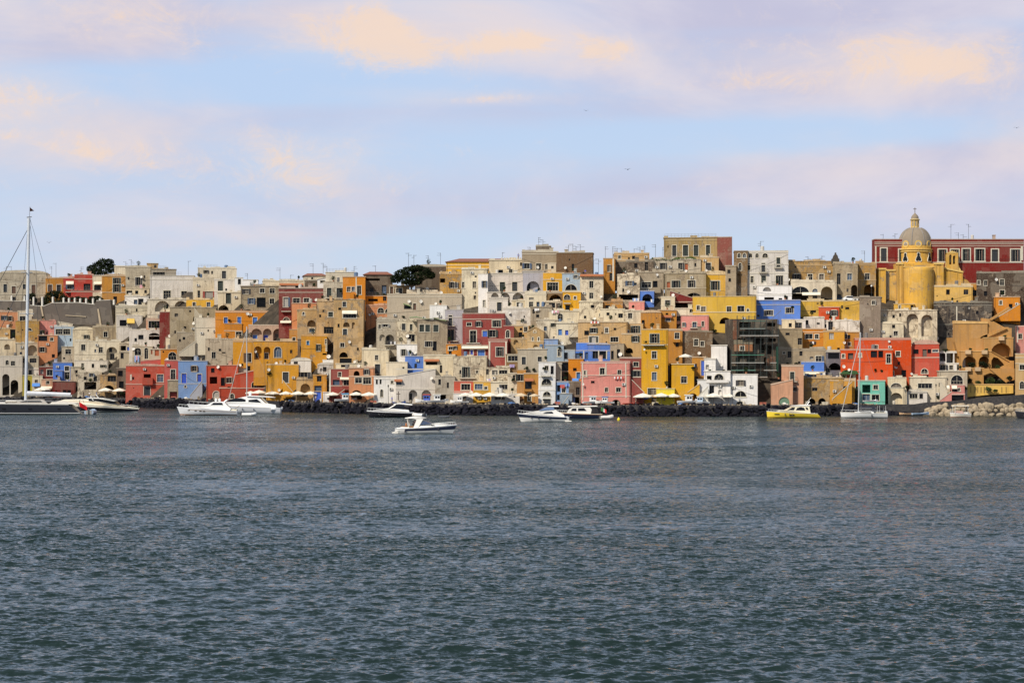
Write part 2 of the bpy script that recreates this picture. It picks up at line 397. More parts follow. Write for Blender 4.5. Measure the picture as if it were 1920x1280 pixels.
HTEXT = '''
long crumbling grey villa behind the tall mast, far left | 0 512 88 566 | gb3 | d8,533,6,15 d23,537,7,13 d43,533,5,9 d59,534,7,16 n22,557,8,7 e528 e552 | v5
small ochre house with two dark doors beside the crumbling villa | 87 522 119 562 | oc1 | d91,534,7,13 d107,534,7,12 |
red house with striped awning and small balcony, upper left | 119 522 150 560 | ro1 | c124,527,14,5 w127,534,8,8 Q123,540,14,7 |
low red terrace house with dark glazed opening, upper left | 140 515 175 556 | ro1 | n157,532,12,14 n130,517,9,4 e523 |
red terrace wall below the upper left red houses | 134 545 192 563 | ro0 | e547 |
little cream house squeezed between red and orange houses | 174 517 193 552 | cr2 | n177,535,12,10 c176,528,15,4 |
orange house with two brown shuttered windows, upper left | 192 518 237 570 | oc0 | s212,521,14,11 s212,533,14,15 e548 n213,556,6,12 | v4
cream rooftop turret beside the round dark tree | 215 500 239 522 | cr1 | | 
salmon house with two narrow windows at left edge | 0 585 36 622 | sa1 | w6,592,6,8 w18,593,4,8 |
tan cottage with dark tall door at left edge | 0 617 31 640 | tn2 | n19,618,9,17 |
cream cottage with veranda window beside the tall mast | 34 583 76 606 | cr1 | w38,593,10,8 w62,593,5,7 |
ruined yellow stone wall house with tiny arched window | 30 602 73 662 | oy3 | A50,615,10,5 n57,640,3,3 n66,633,3,3 |
pale pink house above the tall salmon house, far left | 72 601 105 634 | pk2 | w75,620,4,6 |
cream gabled rooftop hut with diagonal parapet | 100 602 136 618 | cr1 | | sr6
tall salmon orange house with scattered square windows | 71 629 107 677 | sa0 | n73,630,15,9 w94,633,5,6 w76,651,7,9 n97,664,5,6 |
pale blue house with double glazed bays, far left | 102 613 138 655 | lb1 | w105,617,12,10 w119,617,12,10 |
rough stone house with brown door above the arched loggia | 175 613 227 646 | st3 | w195,622,7,10 n219,620,6,20 |
low cream house with vaulted lump roof beside pale blue house | 137 618 176 650 | cr2 | n143,637,5,4 w160,628,5,7 | v5
small cream house with blind niche at left edge | 0 637 31 672 | cr1 | a8,645,10,10 |
greige house with large pale arch behind the mast | 30 643 72 676 | gb1 | a52,647,17,20 n38,660,4,4 |
cream house with twin window below pale blue house | 116 650 141 684 | gb1 | w123,655,10,9 n119,670,3,3 |
big cream house with deep arched loggia, left side | 140 640 226 692 | cr1 | w153,646,7,11 w185,651,7,10 a199,650,20,25 n206,663,7,11 n204,652,5,8 a185,672,9,7 |
whitewashed house with twin ground arches at left edge | 0 668 42 742 | gw0 | A11,675,6,9 w21,677,7,9 e686 o5,701,13,40 o20,712,14,28 |
shadowed brown house under sagging roofs behind mast | 36 668 72 702 | gb2 | n40,672,12,8 n56,672,12,8 n45,694,5,7 |
small grey annex with dark doorway behind mast | 40 692 75 712 | gw1 | n54,694,5,9 |
mustard yellow arch house beside tall mast | 42 704 62 742 | mu0 | o47,712,10,30 |
small cream house with blue awning by the yacht boom | 61 705 80 742 | cr0 | n66,712,5,5 u61,718,14,5 |
pinkish cottage above cream parasol, far left quay | 78 711 99 742 | pe1 | w87,714,5,6 c77,724,20,3 |
dark maroon house with barred window beside blue house | 73 688 104 720 | dr0 | n76,693,5,8 w88,693,10,11 |
cobalt blue house with two white framed windows, far left | 100 680 135 722 | bl0 | w122,687,7,8 w122,698,8,13 |
blue annex block in front of cobalt house | 103 695 117 723 | bl0 | n105,703,4,4 | f1 
maroon ground floor house below the cobalt blue house | 99 715 141 744 | dr1 | n118,731,6,13 n126,731,6,13 |
cream cottage with dark window right of cobalt house | 133 688 152 722 | gb1 | n142,694,4,5 n143,702,4,4 |
flat roofed cream terrace house under blue dome tarp | 140 676 202 704 | gw1 | w153,681,4,8 n172,682,4,7 w190,684,6,5 |
cream quay house with crooked pergola poles, left | 146 698 190 743 | cr2 | w169,700,5,6 n157,706,5,6 n175,705,6,10 O158,716,22,14 |
tan quay house with wide vaulted boat store, left | 188 703 222 744 | tn2 | n202,705,15,10 o194,722,20,12 |
narrow dark passage house left of coral quay house | 218 690 238 744 | ds1 | n221,695,8,10 n223,715,8,12 |
grey house with shutters and hanging pink towel, upper left | 236 501 282 545 | gb1 | s254,520,12,15 | v3
cream terrace house with pierced ornamental wall | 236 541 280 562 | cr2 | n238,545,10,6 n254,545,5,6 n271,544,4,6 |
tan turret on skyline above grey shuttered house | 276 494 296 512 | tn1 | n289,497,4,5 |
low dark stone skyline house left of long villa | 284 505 330 522 | st2 | O287,510,22,6 |
long pale grey villa with two blue glazed doors | 282 517 364 566 | gw0 | w307,545,13,18 w340,546,10,17 e524 | h345,508,12,9
cream house with red shutters beside long grey villa | 362 522 404 566 | cr2 | S384,546,15,17 n371,545,4,15 e524 |
boxy cream rooftop house with green door on skyline | 371 503 443 528 | cr1 | w384,507,5,6 g416,508,7,14 |
white house with tall green door over terrace slab | 402 525 448 551 | gw1 | g409,527,9,19 e546 |
cream stone house with green door under terrace slab | 409 549 458 585 | cr2 | g424,550,9,19 o409,572,20,12 |
tiny white rooftop hut with dark door on skyline | 440 521 455 544 | wh0 | n446,523,5,10 |
white cottage with dark planter terrace, upper left | 234 556 278 580 | wh1 | n251,562,6,8 n259,560,9,13 n223,565,14,6 |
wide plain cream house below the dark planter terrace | 218 574 302 604 | cr1 | e576 |
cream house with two shallow blind arches | 277 562 352 596 | cr1 | a291,564,28,20 a327,564,24,16 n312,570,3,8 n341,567,4,8 |
low yellow house beside the blind arches | 350 562 414 588 | ye1 | w362,567,5,7 w388,567,6,8 | 
crumbling stone terraces with diagonal stair, left centre | 320 577 405 636 | st3 | a362,588,20,14 n328,588,6,6 n345,612,4,4 n355,582,3,3 /364,578,386,606,606 |
white house with yellow awning and dark creepers | 219 592 267 628 | gw1 | C238,597,14,8 n225,600,12,12 e612 |
cream house with wide glazed window and rust cornice | 275 598 307 630 | pe1 | w279,602,20,13 e600 |
narrow dark red house in the shade, left centre | 299 585 323 646 | dr1 | |
plain cream house with stepped parapet, left centre | 366 596 440 644 | cr0 | n420,630,8,5 n390,618,2,3 | f2
tall cream parapet step beside blue shuttered orange house | 402 594 420 646 | cr0 | |
orange house with four bright blue shutters | 404 583 526 616 | or0 | D420,595,7,11 D445,594,7,16 D474,595,8,17 D501,596,7,15 e585 |
low orange annex with light blue glazing, left centre | 420 607 453 642 | or1 | w442,622,14,14 e620 |
pale house with dark window strip, left centre | 243 619 311 664 | gw1 | n260,628,9,8 O279,630,20,7 n253,634,4,6 o279,624,20,5 n298,640,6,3 |
shabby cottage with blue balcony railing | 224 644 252 668 | gb2 | O226,648,10,9 D238,650,6,7 |
grey cottage wall with stair below blue railing | 224 660 250 704 | gb1 | n226,662,5,10 /246,678,230,694,700 |
grey vaulted house with tall arched windows | 249 650 286 692 | gb1 | A253,652,12,14 A271,652,7,21 |
greige house with orange shutter, left centre | 282 655 306 684 | gb0 | r290,656,8,11 r283,656,3,8 |
orange cottage with white arched window | 302 655 334 684 | or0 | A316,660,15,15 n306,658,2,3 |
small grey tower with dark sliding window | 311 633 334 662 | cr2 | w319,638,13,11 O311,630,22,4 |
ruined stone house with arched niches and broken stair | 332 624 395 690 | st3 | n360,653,8,24 A381,650,10,16 w378,667,11,9 n343,632,4,5 /336,662,366,640,668 | 
large pale concrete house with blind windows | 385 636 441 692 | gb3 | w397,660,7,12 n410,654,4,4 n416,660,6,2 e688 |
rose pink stepped house above the coral quay house | 264 673 312 706 | rp0 | n272,683,8,7 O296,693,13,5 | sl4
rose house with iron balcony left of pale blue house | 308 676 336 750 | rp0 | b320,693,8,18 | 
rough stone basement with junk below rose balcony | 314 714 335 751 | st3 | O318,734,14,12 | f1
coral red quay house with white band and grey balcony | 236 686 309 750 | co1 | p244,702,3,11 O269,701,13,7 q267,708,19,13 w294,702,11,14 e720 d270,725,11,16 | 
pale blue quay house with white stair and bright doors | 335 677 389 750 | sb0 | w361,686,7,10 D341,700,9,18 D370,701,8,14 e719 R348,724,4 n366,734,12,12 /379,714,356,742,748 |
vermilion quay house with arched doors, left centre | 388 685 447 752 | vm0 | n397,690,6,8 O394,706,14,13 n415,708,7,15 w426,708,8,10 A400,733,12,16 A414,735,8,14 |
sloping vermilion house with small arched window | 443 690 503 736 | vm0 | A472,716,9,11 | sl12
low vermilion terrace wall behind the white yachts | 412 728 510 754 | vm0 | A432,738,7,9 | f1.5 
stained stone house with dark glass bay, upper left centre | 452 537 524 590 | st3 | w458,542,8,9 w488,541,8,8 w506,541,9,9 w468,559,7,11 n482,558,16,18 w506,560,8,10 o456,580,18,6 |
white rooftop room on skyline above stained stone house | 456 525 484 541 | wh0 | |
cream rooftop room on skyline left of dark red house | 493 527 523 541 | cr1 | |
dark red house with white framed windows and long balcony | 523 541 609 612 | dr1 | w532,558,8,17 w550,559,12,9 w570,559,10,8 Q528,575,18,8 e548 A531,595,12,6 c526,601,20,3 | 
cream skyline house with terracotta strip above dark red house | 523 527 573 546 | cr1 | k524,531,48,3 O526,536,8,4 w535,535,34,5 |
tan skyline turret with terracotta tiled roof, left centre | 570 517 612 532 | cr2 | n584,520,3,4 | t5
dark grey stone block beside dark red house | 572 526 608 548 | ds1 | |
white gabled attic above green shuttered cream house | 596 524 642 538 | wh0 | w601,526,8,4 | g5
cream house with tall green shutters over balcony | 606 529 649 572 | cr2 | g613,540,8,17 g631,540,11,17 Q610,551,34,7 |
long cream parapet house on skyline, left centre | 611 511 667 530 | cr1 | e514 |
orange house with white edges and shadowed arch | 643 519 685 612 | or0 | w651,538,6,9 w660,538,5,8 w670,536,7,16 p667,519,2,30 a662,560,22,17 e519 q650,550,14,12 n672,582,5,6 |
blackened tan house with green square window | 593 565 632 646 | tn3 | g615,585,8,9 n598,590,3,5 n607,613,18,12 |
tall stained tan house with white tin canopy | 625 562 681 690 | tn3 | g642,566,6,9 c641,582,28,5 w643,588,24,8 a643,604,12,9 d643,617,7,11 w638,643,7,8 o636,660,16,10 n637,672,22,10 a659,604,6,12 n634,577,5,4 |
salmon house with stepped parapet, left centre | 548 569 595 622 | sa0 | w582,581,7,10 |
tan house with pale blind arch and blue window | 558 581 597 648 | tn2 | A567,585,4,6 a576,600,16,12 w580,616,9,7 |
pinkish arcade with three arches below blue shutters | 466 610 546 648 | pb0 | a471,616,20,24 a493,616,16,24 a512,616,18,24 D474,628,8,12 D494,628,8,11 n516,626,5,6 w532,630,10,10 |
small ochre cottage right of the pinkish arcade | 543 618 562 660 | oc1 | w549,633,5,6 |
large golden house with big white arched window | 476 640 560 700 | go1 | a477,649,14,25 a495,650,12,23 n480,662,5,9 w497,662,6,10 A514,650,14,20 n544,656,4,6 |
golden house wing behind the slender white mast | 438 638 482 708 | go1 | w462,662,9,17 n448,690,14,8 n463,686,6,9 e640 |
golden quay house with green door and arched stair | 499 684 559 752 | go0 | g530,698,10,19 o527,727,12,15 /530,712,552,738,746 |
white cottage with arched roof and white shutters | 545 676 583 716 | gw0 | n551,678,7,7 s558,698,24,12 | v5
tan quay house with tall blind arch | 556 712 588 754 | tn2 | a563,719,18,24 n563,738,14,8 |
tall golden house with small blue window | 564 630 612 694 | go2 | D574,639,5,8 w594,646,5,12 w609,636,12,9 w611,645,8,12 O604,662,10,3 |
golden quay house with tall blue arched door | 588 703 613 755 | go2 | n595,705,8,10 n590,723,13,10 D589,734,13,20 e703 |
red quay house with white edges and outside stair | 617 692 658 754 | rd0 | p617,692,3,46 w634,698,5,8 n624,712,12,10 w644,711,10,12 c637,707,22,3 e723 q641,723,20,7 /646,730,630,742,752 |
peach quay house with arched boat store | 655 690 703 755 | sa1 | o664,695,11,9 w667,708,12,10 w682,708,14,12 w685,693,6,9 o659,731,20,18 e705 |
cream house with roof dishes above red quay house | 630 682 681 706 | cr0 | n640,684,8,4 |
dull brown cottage with vaulted lid, left centre | 596 684 632 710 | gw2 | n606,688,6,8 a600,690,5,6 | v4
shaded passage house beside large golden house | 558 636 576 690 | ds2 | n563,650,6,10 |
small white house with dark door under golden house | 605 675 628 696 | wh0 | n612,682,6,8 |
cream pedestal house beside blue arched door | 606 736 632 756 | wh1 | n628,742,5,3 |
dark stone house with terracotta roof left of umbrella pine | 682 515 734 560 | ds1 | n694,540,6,8 n716,535,8,18 O686,522,26,4 | t6
brown cottage under the umbrella pine | 731 537 768 562 | br2 | d731,538,6,12 d749,540,5,10 w743,541,4,8 |
dark brown vaulted house behind the umbrella pine | 778 500 841 530 | ds1 | | v4
long yellow palace with terracotta hipped roof on skyline | 837 491 966 520 | ye1 | e497 e503 O890,504,30,4 | t7
ochre and grey house right of umbrella pine | 824 514 868 556 | oy3 | w845,529,7,11 w852,530,5,10 O824,522,10,8 |
tall cream house with three narrow windows below yellow palace | 865 505 912 572 | cr1 | w866,529,4,11 w886,528,6,12 n888,554,4,7 n890,517,3,3 |
cream terrace house with four small windows under pine | 763 547 826 566 | cr2 | n765,551,6,6 n775,551,6,6 w786,550,7,7 w794,550,5,7 |
wide beige house with single dark door below pine | 726 552 866 598 | gb0 | d775,569,5,12 n758,573,12,6 e556 |
low orange house with pergola left of beige house | 684 555 728 574 | or0 | O690,560,18,5 n718,556,6,8 |
salmon house with two glazed arches, centre left | 686 573 758 602 | sa2 | A708,577,12,10 A722,577,16,10 n747,579,4,6 e575 |
thin orange house below the wide beige house | 757 583 806 602 | or0 | n770,585,10,5 |
blank white block with green tarpaulin in front | 805 573 837 612 | wh0 | |
grey house with curved balcony niche and arches | 706 600 748 668 | gb2 | w709,609,4,8 w718,608,8,5 a711,627,10,12 a722,627,16,20 n725,630,5,9 Q720,638,18,8 w724,652,5,7 e602 |
cream stone house with tall green doors, centre left | 744 602 786 662 | cr2 | g753,607,6,12 g768,608,4,11 w765,627,12,13 |
stained stone house with three green shutters in a row | 782 600 838 676 | st2 | g786,609,8,13 g797,609,8,13 g812,609,9,13 s796,640,14,10 n811,640,7,17 |
lilac grey house with tall balcony doors | 835 581 869 652 | lg0 | B841,591,7,19 b840,618,11,20 e595 |
small orange house under the lilac grey house | 837 645 869 676 | or0 | w842,650,6,6 w852,649,4,6 n842,657,5,9 |
brick red house with white cornice and shutters, centre | 868 588 948 668 | rd0 | e598 w876,605,8,6 w895,603,6,9 s924,601,15,12 b882,620,11,22 D905,620,9,11 w919,619,10,13 |
brick red annex with grey arch, centre | 944 611 963 664 | rd0 | A948,619,7,14 |
white house with sloping stair wall above blue block | 744 646 789 682 | wh0 | w754,655,6,12 | 
bright blue block above the white cross | 759 668 794 696 | bl0 | n777,682,4,8 |
cream tower house with brown doors, centre left | 678 656 728 716 | cr1 | w703,666,5,9 d703,683,9,17 n706,701,5,7 |
cream lean house beside bright blue block | 724 679 764 712 | cr0 | n755,688,3,3 |
large white arcaded quay house behind the cross | 742 692 816 760 | gw0 | a764,700,20,23 T766,711,8,11 a789,700,21,23 w799,712,6,10 a766,731,16,21 n768,738,4,12 a790,731,18,18 e692 e729 w740,713,12,9 k739,711,15,3 | sl14
white quay house with arched slit window | 702 706 745 760 | wh0 | w733,714,4,5 A713,730,5,14 n705,712,3,8 n712,710,3,10 e710 |
dark crimson house with slatted pergola, centre | 794 666 853 716 | cr4 | n825,685,4,14 k796,673,28,3 O798,677,22,7 |
dull grey cottage below dark crimson house | 816 706 853 756 | gb2 | n822,711,4,10 n838,717,3,10 O820,740,16,12 e738 |
cream house with white double doors and flowered balcony | 851 669 914 722 | cr2 | s867,688,14,19 w893,695,4,5 Q862,701,30,7 |
coral quay house with four pane window, centre | 851 715 889 746 | co0 | w865,720,16,11 e734 |
bright yellow house with dark balcony, centre quay | 887 716 923 752 | ye0 | w890,720,14,10 w908,725,5,5 Q888,733,26,7 |
white ground floor below coral quay house, centre | 851 738 888 760 | wh0 | n866,743,8,9 |
terrace room with white pergola and blue doors | 865 648 918 680 | dr1 | D882,656,5,10 D896,656,13,13 c866,648,50,4 |
stone palace with roof turret on skyline, centre | 978 473 1046 516 | st1 | w983,494,9,10 w1005,494,9,11 w1022,495,5,10 e476 |
dark stone turret atop the central stone palace | 1005 462 1033 478 | ds1 | n1011,468,6,8 |
dark brown side wing of central stone palace | 1043 474 1111 520 | db1 | n1072,495,4,8 |
little white stair tower beside dark brown wing | 1027 494 1043 516 | cr0 | n1034,499,4,5 |
cream house with battlement parapet below yellow palace | 918 488 986 520 | cr1 | n935,506,8,6 w955,505,6,7 m940,487,40,4 |
pale mansion with grey cornice and two green doors | 912 513 983 552 | gw0 | g938,529,9,18 g961,529,9,18 e515 e547 |
tall white corner strip left of pale mansion | 897 514 915 596 | wh0 | w906,527,5,12 w906,563,4,12 |
white arcade of three arches under pale mansion | 914 548 984 590 | gw0 | a921,549,14,10 a939,549,17,28 a961,549,21,17 n945,566,4,10 |
lilac house with recessed terrace, centre | 982 509 1020 558 | lg0 | n989,530,6,15 a988,527,24,20 e511 |
golden yellow house with brown glazed window, centre | 1018 512 1057 556 | yo0 | w1026,530,20,15 e524 |
brown vaulted loggia below golden yellow house | 1022 548 1058 576 | br1 | o1029,552,24,12 e549 |
pale blue house with white arched blue window | 1055 513 1088 556 | lb0 | w1078,516,5,6 A1060,533,22,12 e546 |
tiny white rooftop room with blue door, centre | 1061 502 1073 518 | wh0 | D1066,504,5,9 |
orange yellow house with white arch and balcony, centre | 1055 548 1089 590 | yo0 | A1057,552,12,9 w1076,556,4,5 Q1057,561,13,7 n1060,572,8,10 |
tall cream house with dark red roof edge, centre | 1087 518 1131 574 | cr2 | w1105,527,7,13 w1105,549,7,11 k1087,514,44,3 |
cream house with white shutters right of three arches | 984 550 1024 584 | cr1 | n992,558,8,4 w992,566,7,10 n1006,566,5,10 w1017,567,5,6 e552 |
small white house with tall door and parapet, centre | 917 559 952 598 | gw0 | d932,567,8,16 e562 |
tiny cream cottage inside the third arch | 960 564 992 586 | cr1 | w969,567,5,10 w976,568,4,5 |
plain grey house with blue cornice right of brick red | 942 578 998 618 | gw1 | e579 n955,588,2,3 n982,592,2,3 |
crumbling stone house with leaning pipes, centre | 994 576 1034 618 | st3 | n1005,590,5,5 n998,580,4,8 |
cream cottage with washing line below brown loggia | 1023 566 1058 592 | cr2 | n1030,568,11,9 w1046,569,5,10 |
cream house with small arched window, centre | 1029 583 1089 616 | cr1 | A1045,588,10,13 |
tan cottage right of brick red annex | 954 611 992 642 | tn1 | n975,615,4,4 w983,613,6,9 n973,623,6,8 |
stone chapel with gable and round window | 988 622 1019 662 | tn2 | R1002,621,4 A997,632,3,7 A1008,632,3,7 e640 a999,646,10,5 | g9
low tan house with white arch in front of brick red | 958 636 992 668 | tn2 | a963,637,9,9 |
crooked cream house behind the stone chapel | 1008 600 1046 642 | cr3 | n1020,612,5,8 w1036,606,6,7 |
cream house with two blue shutters, centre | 1044 606 1086 644 | cr2 | D1047,617,7,11 D1060,619,6,9 /1086,612,1066,632,632 |
long tan house with grey shutters right of centre | 1084 604 1176 650 | tn1 | w1109,615,8,9 w1135,615,5,9 n1151,615,4,4 s1105,631,16,11 w1145,632,14,9 n1096,620,8,8 |
flat cottage with pale blue roof strip, centre | 1019 636 1046 656 | sb1 | |
maroon house with white pilasters and black shutters | 915 637 951 690 | rd0 | p916,640,3,46 p947,640,3,48 e640 s930,651,14,17 |
grey terrace house with two doors and garden, centre | 971 655 1026 706 | gb1 | d979,669,7,14 g1009,669,7,9 |
brown wooden veranda cottage beside maroon house | 949 664 973 702 | br1 | w953,667,18,10 e664 |
blue grey house right of terrace garden | 1023 647 1057 694 | bg0 | w1046,655,5,13 |
small blue grey house with dark tiled edge | 1054 656 1078 690 | bg1 | n1058,661,6,12 |
bright blue house with white terrace frames, centre | 1080 643 1106 664 | bl0 | |
blue and white terrace room above orange house | 1071 657 1110 684 | bl0 | n1080,662,13,11 n1098,661,8,12 e657 p1077,658,2,15 p1094,658,2,15 |
blue house with dark glazed veranda and painted frieze | 1103 646 1146 684 | bl1 | n1111,659,10,13 n1122,659,14,13 e657 p1121,657,2,16 p1136,657,2,16 |
stained brown passage beside blue painted house | 1144 645 1170 690 | st3 | n1146,658,4,15 n1157,655,5,16 |
cream house with dark window above cluttered terrace | 911 690 956 726 | cr2 | s923,694,9,8 w936,694,15,7 n908,692,8,10 |
cream tavern with shuttered window and round sign | 921 717 973 746 | cr1 | s937,721,20,9 g963,722,5,7 e739 |
white tavern ground floor with vents, centre quay | 921 739 974 760 | wh0 | w928,742,18,7 n963,742,3,3 |
cream strip house with climbing plant stain | 952 700 974 742 | cr2 | n962,703,4,9 |
small ochre house with blue grey shutters, centre quay | 969 694 985 746 | oc2 | w971,702,9,12 |
ochre quay house with balcony and brown awning | 983 700 1012 760 | oc1 | n985,714,12,17 q983,729,15,4 k984,709,17,4 A990,736,6,15 e700 |
white quay house with three stacked arches | 1009 679 1041 761 | wh0 | w1021,686,6,8 n1032,686,5,15 Q1014,698,18,6 A1015,710,18,12 A1018,734,14,9 d1018,748,14,12 e706 e731 |
narrow grey quay house right of stacked arches | 1037 682 1052 748 | gb1 | n1041,712,5,7 n1042,730,5,8 |
dark glass veranda house above quay, centre | 1044 678 1069 722 | ds1 | n1046,680,20,15 n1046,704,10,9 e696 |
pale blue quay house with laundry, centre | 1044 716 1078 762 | sb0 | w1054,726,6,10 n1044,722,6,12 n1043,740,6,10 n1068,728,6,10 |
grey stair wall in front of pale blue quay house | 1050 738 1073 764 | bg1 | /1066,742,1052,760,764 | f1.2 
orange house with blue door beside pink house | 1066 673 1094 724 | or0 | n1075,690,6,5 D1081,698,7,12 u1073,709,12,4 |
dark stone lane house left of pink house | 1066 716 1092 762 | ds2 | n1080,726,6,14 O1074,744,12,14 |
large pink quay house with white stepped edging | 1090 678 1182 762 | pk0 | p1092,680,2,70 p1099,695,2,10 w1096,695,4,10 w1126,690,8,12 n1109,714,6,4 w1159,694,6,8 w1135,727,5,8 w1156,727,8,8 o1146,749,18,13 o1122,750,16,12 e680 e743 p1136,680,2,23 p1173,680,2,66 e703 |
wide stone palace with four tall green doors, skyline | 1245 446 1347 486 | sy2 | g1261,460,7,20 g1281,460,9,20 g1301,460,8,20 g1324,460,7,20 e450 |
brick pink side block of stone palace, skyline | 1346 445 1373 502 | bp1 | |
yellow lower floor of skyline stone palace | 1312 483 1347 518 | tn1 | g1323,493,9,14 |
grey house with grass roof and red door, skyline | 1225 487 1314 518 | gb2 | w1240,493,7,12 r1284,494,6,12 w1272,493,7,13 |
dark roofless ruin on skyline right of centre | 1151 491 1227 520 | ds3 | n1210,492,5,16 n1190,494,5,8 |
tan rooftop house with many aerials, skyline | 1152 475 1218 496 | tn1 | n1186,480,5,6 w1160,479,4,6 e487 |
narrow ochre house with pink pilaster, skyline | 1131 485 1153 540 | oc1 | w1140,497,4,12 p1148,485,3,42 n1143,512,5,14 |
cream house with rubble parapet, right of centre | 1157 516 1199 572 | cr3 | w1176,527,8,9 n1188,530,5,5 O1160,552,36,10 O1166,514,20,3 |
stone house with white window row, right of centre | 1197 511 1245 558 | st2 | w1204,529,17,10 n1225,527,8,12 q1225,539,14,10 |
sky blue arch house with hanging laundry | 1199 546 1226 574 | bl0 | o1204,551,19,14 |
weathered stone house with orange door and shutters | 1247 513 1324 562 | st3 | r1251,528,6,15 s1260,526,16,13 s1290,526,14,13 e540 o1287,549,28,9 |
yellow domed house with tall shutters, right of centre | 1322 515 1366 556 | ye1 | s1333,527,16,17 | v7
dark red house with sloping wall, right of centre | 1256 546 1302 580 | dr0 | O1266,568,30,9 e566 | sr14
pink rooftop wall right of centre | 1179 566 1208 588 | pk0 | |
cream house with black shutters beside dark red slope | 1239 557 1265 584 | cr1 | s1247,563,9,9 e573 |
wide yellow house with small finial, right of centre | 1299 556 1417 620 | ym0 | w1307,573,5,8 w1315,575,8,10 w1363,575,8,10 w1383,574,12,11 o1349,595,22,12 A1400,579,4,6 e585 |
ochre patched cottage right of tall cream house | 1128 566 1168 590 | oc3 | n1136,572,8,6 |
cluttered cream roof house right of centre | 1086 566 1130 606 | cr3 | w1124,588,5,5 n1108,572,6,5 n1095,592,4,5 |
white cottage with vaulted roof, right of centre | 1126 580 1172 612 | cr2 | n1138,586,5,5 n1160,588,8,8 |
grey cream house with blue window, right of centre | 1168 583 1206 614 | cr2 | w1178,587,7,10 |
low ochre house with rounded roof, right of centre | 1202 586 1240 626 | oc1 | n1204,600,5,8 | v4
small ochre house with brown canopy, right of centre | 1234 582 1268 612 | oc0 | k1236,591,24,3 w1248,595,8,7 n1248,587,4,3 |
white cottage with green roof beside wide yellow house | 1265 579 1306 606 | cr1 | w1293,579,6,7 w1269,593,8,9 |
pink house with iron balcony, right of centre | 1278 592 1329 630 | pk0 | w1280,605,4,7 b1299,604,7,10 w1316,603,4,9 |
tan house with blue shutters and shadowed arch | 1166 626 1206 676 | tn0 | w1188,630,7,11 o1173,652,14,10 e626 |
small tan terrace room with blue shutters, right centre | 1164 607 1206 634 | tn1 | s1184,611,16,14 D1168,619,11,5 |
tall yellow quay tower with three windows and balcony | 1203 618 1252 762 | yo0 | s1219,626,17,17 w1223,659,8,13 w1223,698,8,15 e646 Q1206,639,40,7 s1215,728,20,12 n1222,745,9,14 |
ochre rear wing of tall yellow tower | 1250 618 1279 684 | oc0 | w1265,624,8,11 q1261,636,14,5 n1267,643,5,7 e619 |
dark brown stone house with white framed windows | 1277 622 1335 680 | db3 | w1301,636,7,12 w1313,640,6,9 |
maroon quay house with two white framed windows | 1161 671 1210 758 | rb0 | w1187,679,9,8 w1188,695,11,11 e671 /1184,712,1208,736,756 |
golden quay house with parasol terrace and arch | 1259 683 1301 762 | yo0 | w1277,706,10,12 |
golden stair with arch and white boat before it | 1290 720 1312 763 | yo0 | o1290,737,18,14 | sl16 f1.5 
lemon yellow boat shed on quay | 1231 729 1265 764 | ly0 | n1245,745,2,6 | f1.2 
ochre lane house with tall blue door | 1298 670 1324 722 | oc1 | D1315,676,6,28 n1303,682,4,8 n1301,706,8,10 |
white tower block left of scaffolding | 1334 648 1363 712 | wh0 | | 
white stepped house below white tower | 1321 673 1342 726 | wh0 | n1324,684,5,8 |
white quay house with blue arched balcony | 1321 696 1370 763 | wh0 | A1340,701,17,16 O1326,704,9,11 e718 q1325,712,42,5 n1330,723,9,18 a1347,730,6,12 |
white quay house with outside stair right of golden stair | 1308 712 1330 763 | wh0 | n1318,738,4,4 /1328,724,1310,742,760 | f0.8 
large white quay house left of peach house | 1366 702 1420 763 | wh0 | w1384,713,9,10 A1378,733,21,11 A1380,752,16,11 |
round shadowed brown stone house beside white palazzo | 1376 471 1401 552 | br2 | A1382,475,6,8 A1392,475,6,8 A1384,493,6,14 a1380,513,8,18 |
white palazzo with three arched attic windows, skyline | 1399 471 1478 550 | gw0 | A1405,475,6,8 A1417,475,6,8 A1430,475,10,8 g1402,494,5,12 B1428,493,7,17 B1456,483,7,18 w1408,518,5,12 g1428,517,8,13 b1455,517,13,18 e496 e512 e473 |
white terrace house below the white palazzo | 1419 536 1484 572 | wh0 | O1433,557,18,6 n1460,559,6,5 e553 a1430,538,16,8 O1471,555,6,8 |
long ochre house with three windows, upper right | 1477 490 1563 540 | os3 | w1490,514,8,13 w1515,514,8,13 w1536,514,8,13 e497 e528 |
cream cafe arcade with orange arch, upper right | 1483 529 1568 574 | cr2 | A1485,537,32,12 A1523,541,10,10 o1539,537,22,28 O1485,550,32,15 n1523,553,9,12 c1504,548,34,4 |
blue house with two shuttered windows, upper right | 1415 563 1500 606 | bl0 | s1434,582,15,9 s1473,577,14,10 e571 n1420,590,4,4 |
blue annex with arch left of shuttered blue house | 1376 592 1418 616 | bl0 | o1380,594,22,12 |
long yellow terrace wall house, upper right | 1496 565 1613 604 | ym1 | n1520,582,10,4 n1585,576,7,4 n1532,568,3,2 |
bright vermilion house with white window, upper right | 1535 576 1573 606 | vr0 | w1560,582,7,10 |
sloping vermilion wall house, upper right | 1571 577 1613 604 | vr0 | | sl6
white cottage with square window beside orange house | 1486 600 1510 630 | wh0 | w1491,605,12,11 e601 |
cream cottage with dark window right of scaffolding | 1466 600 1490 634 | cr1 | n1479,606,5,7 |
grey terrace house below long yellow wall | 1508 596 1546 620 | gw1 | n1511,600,5,9 n1532,605,5,3 |
pale terrace house with dark doors, right | 1544 602 1612 632 | gw2 | n1554,602,8,16 n1546,608,4,6 |
orange house with laundry and grey windows, right | 1486 617 1547 654 | or0 | w1510,626,13,9 w1528,627,6,8 n1497,633,7,14 e622 |
golden house with large brown shutter, right | 1544 620 1583 668 | go0 | n1555,624,8,12 n1570,652,4,5 e621 |
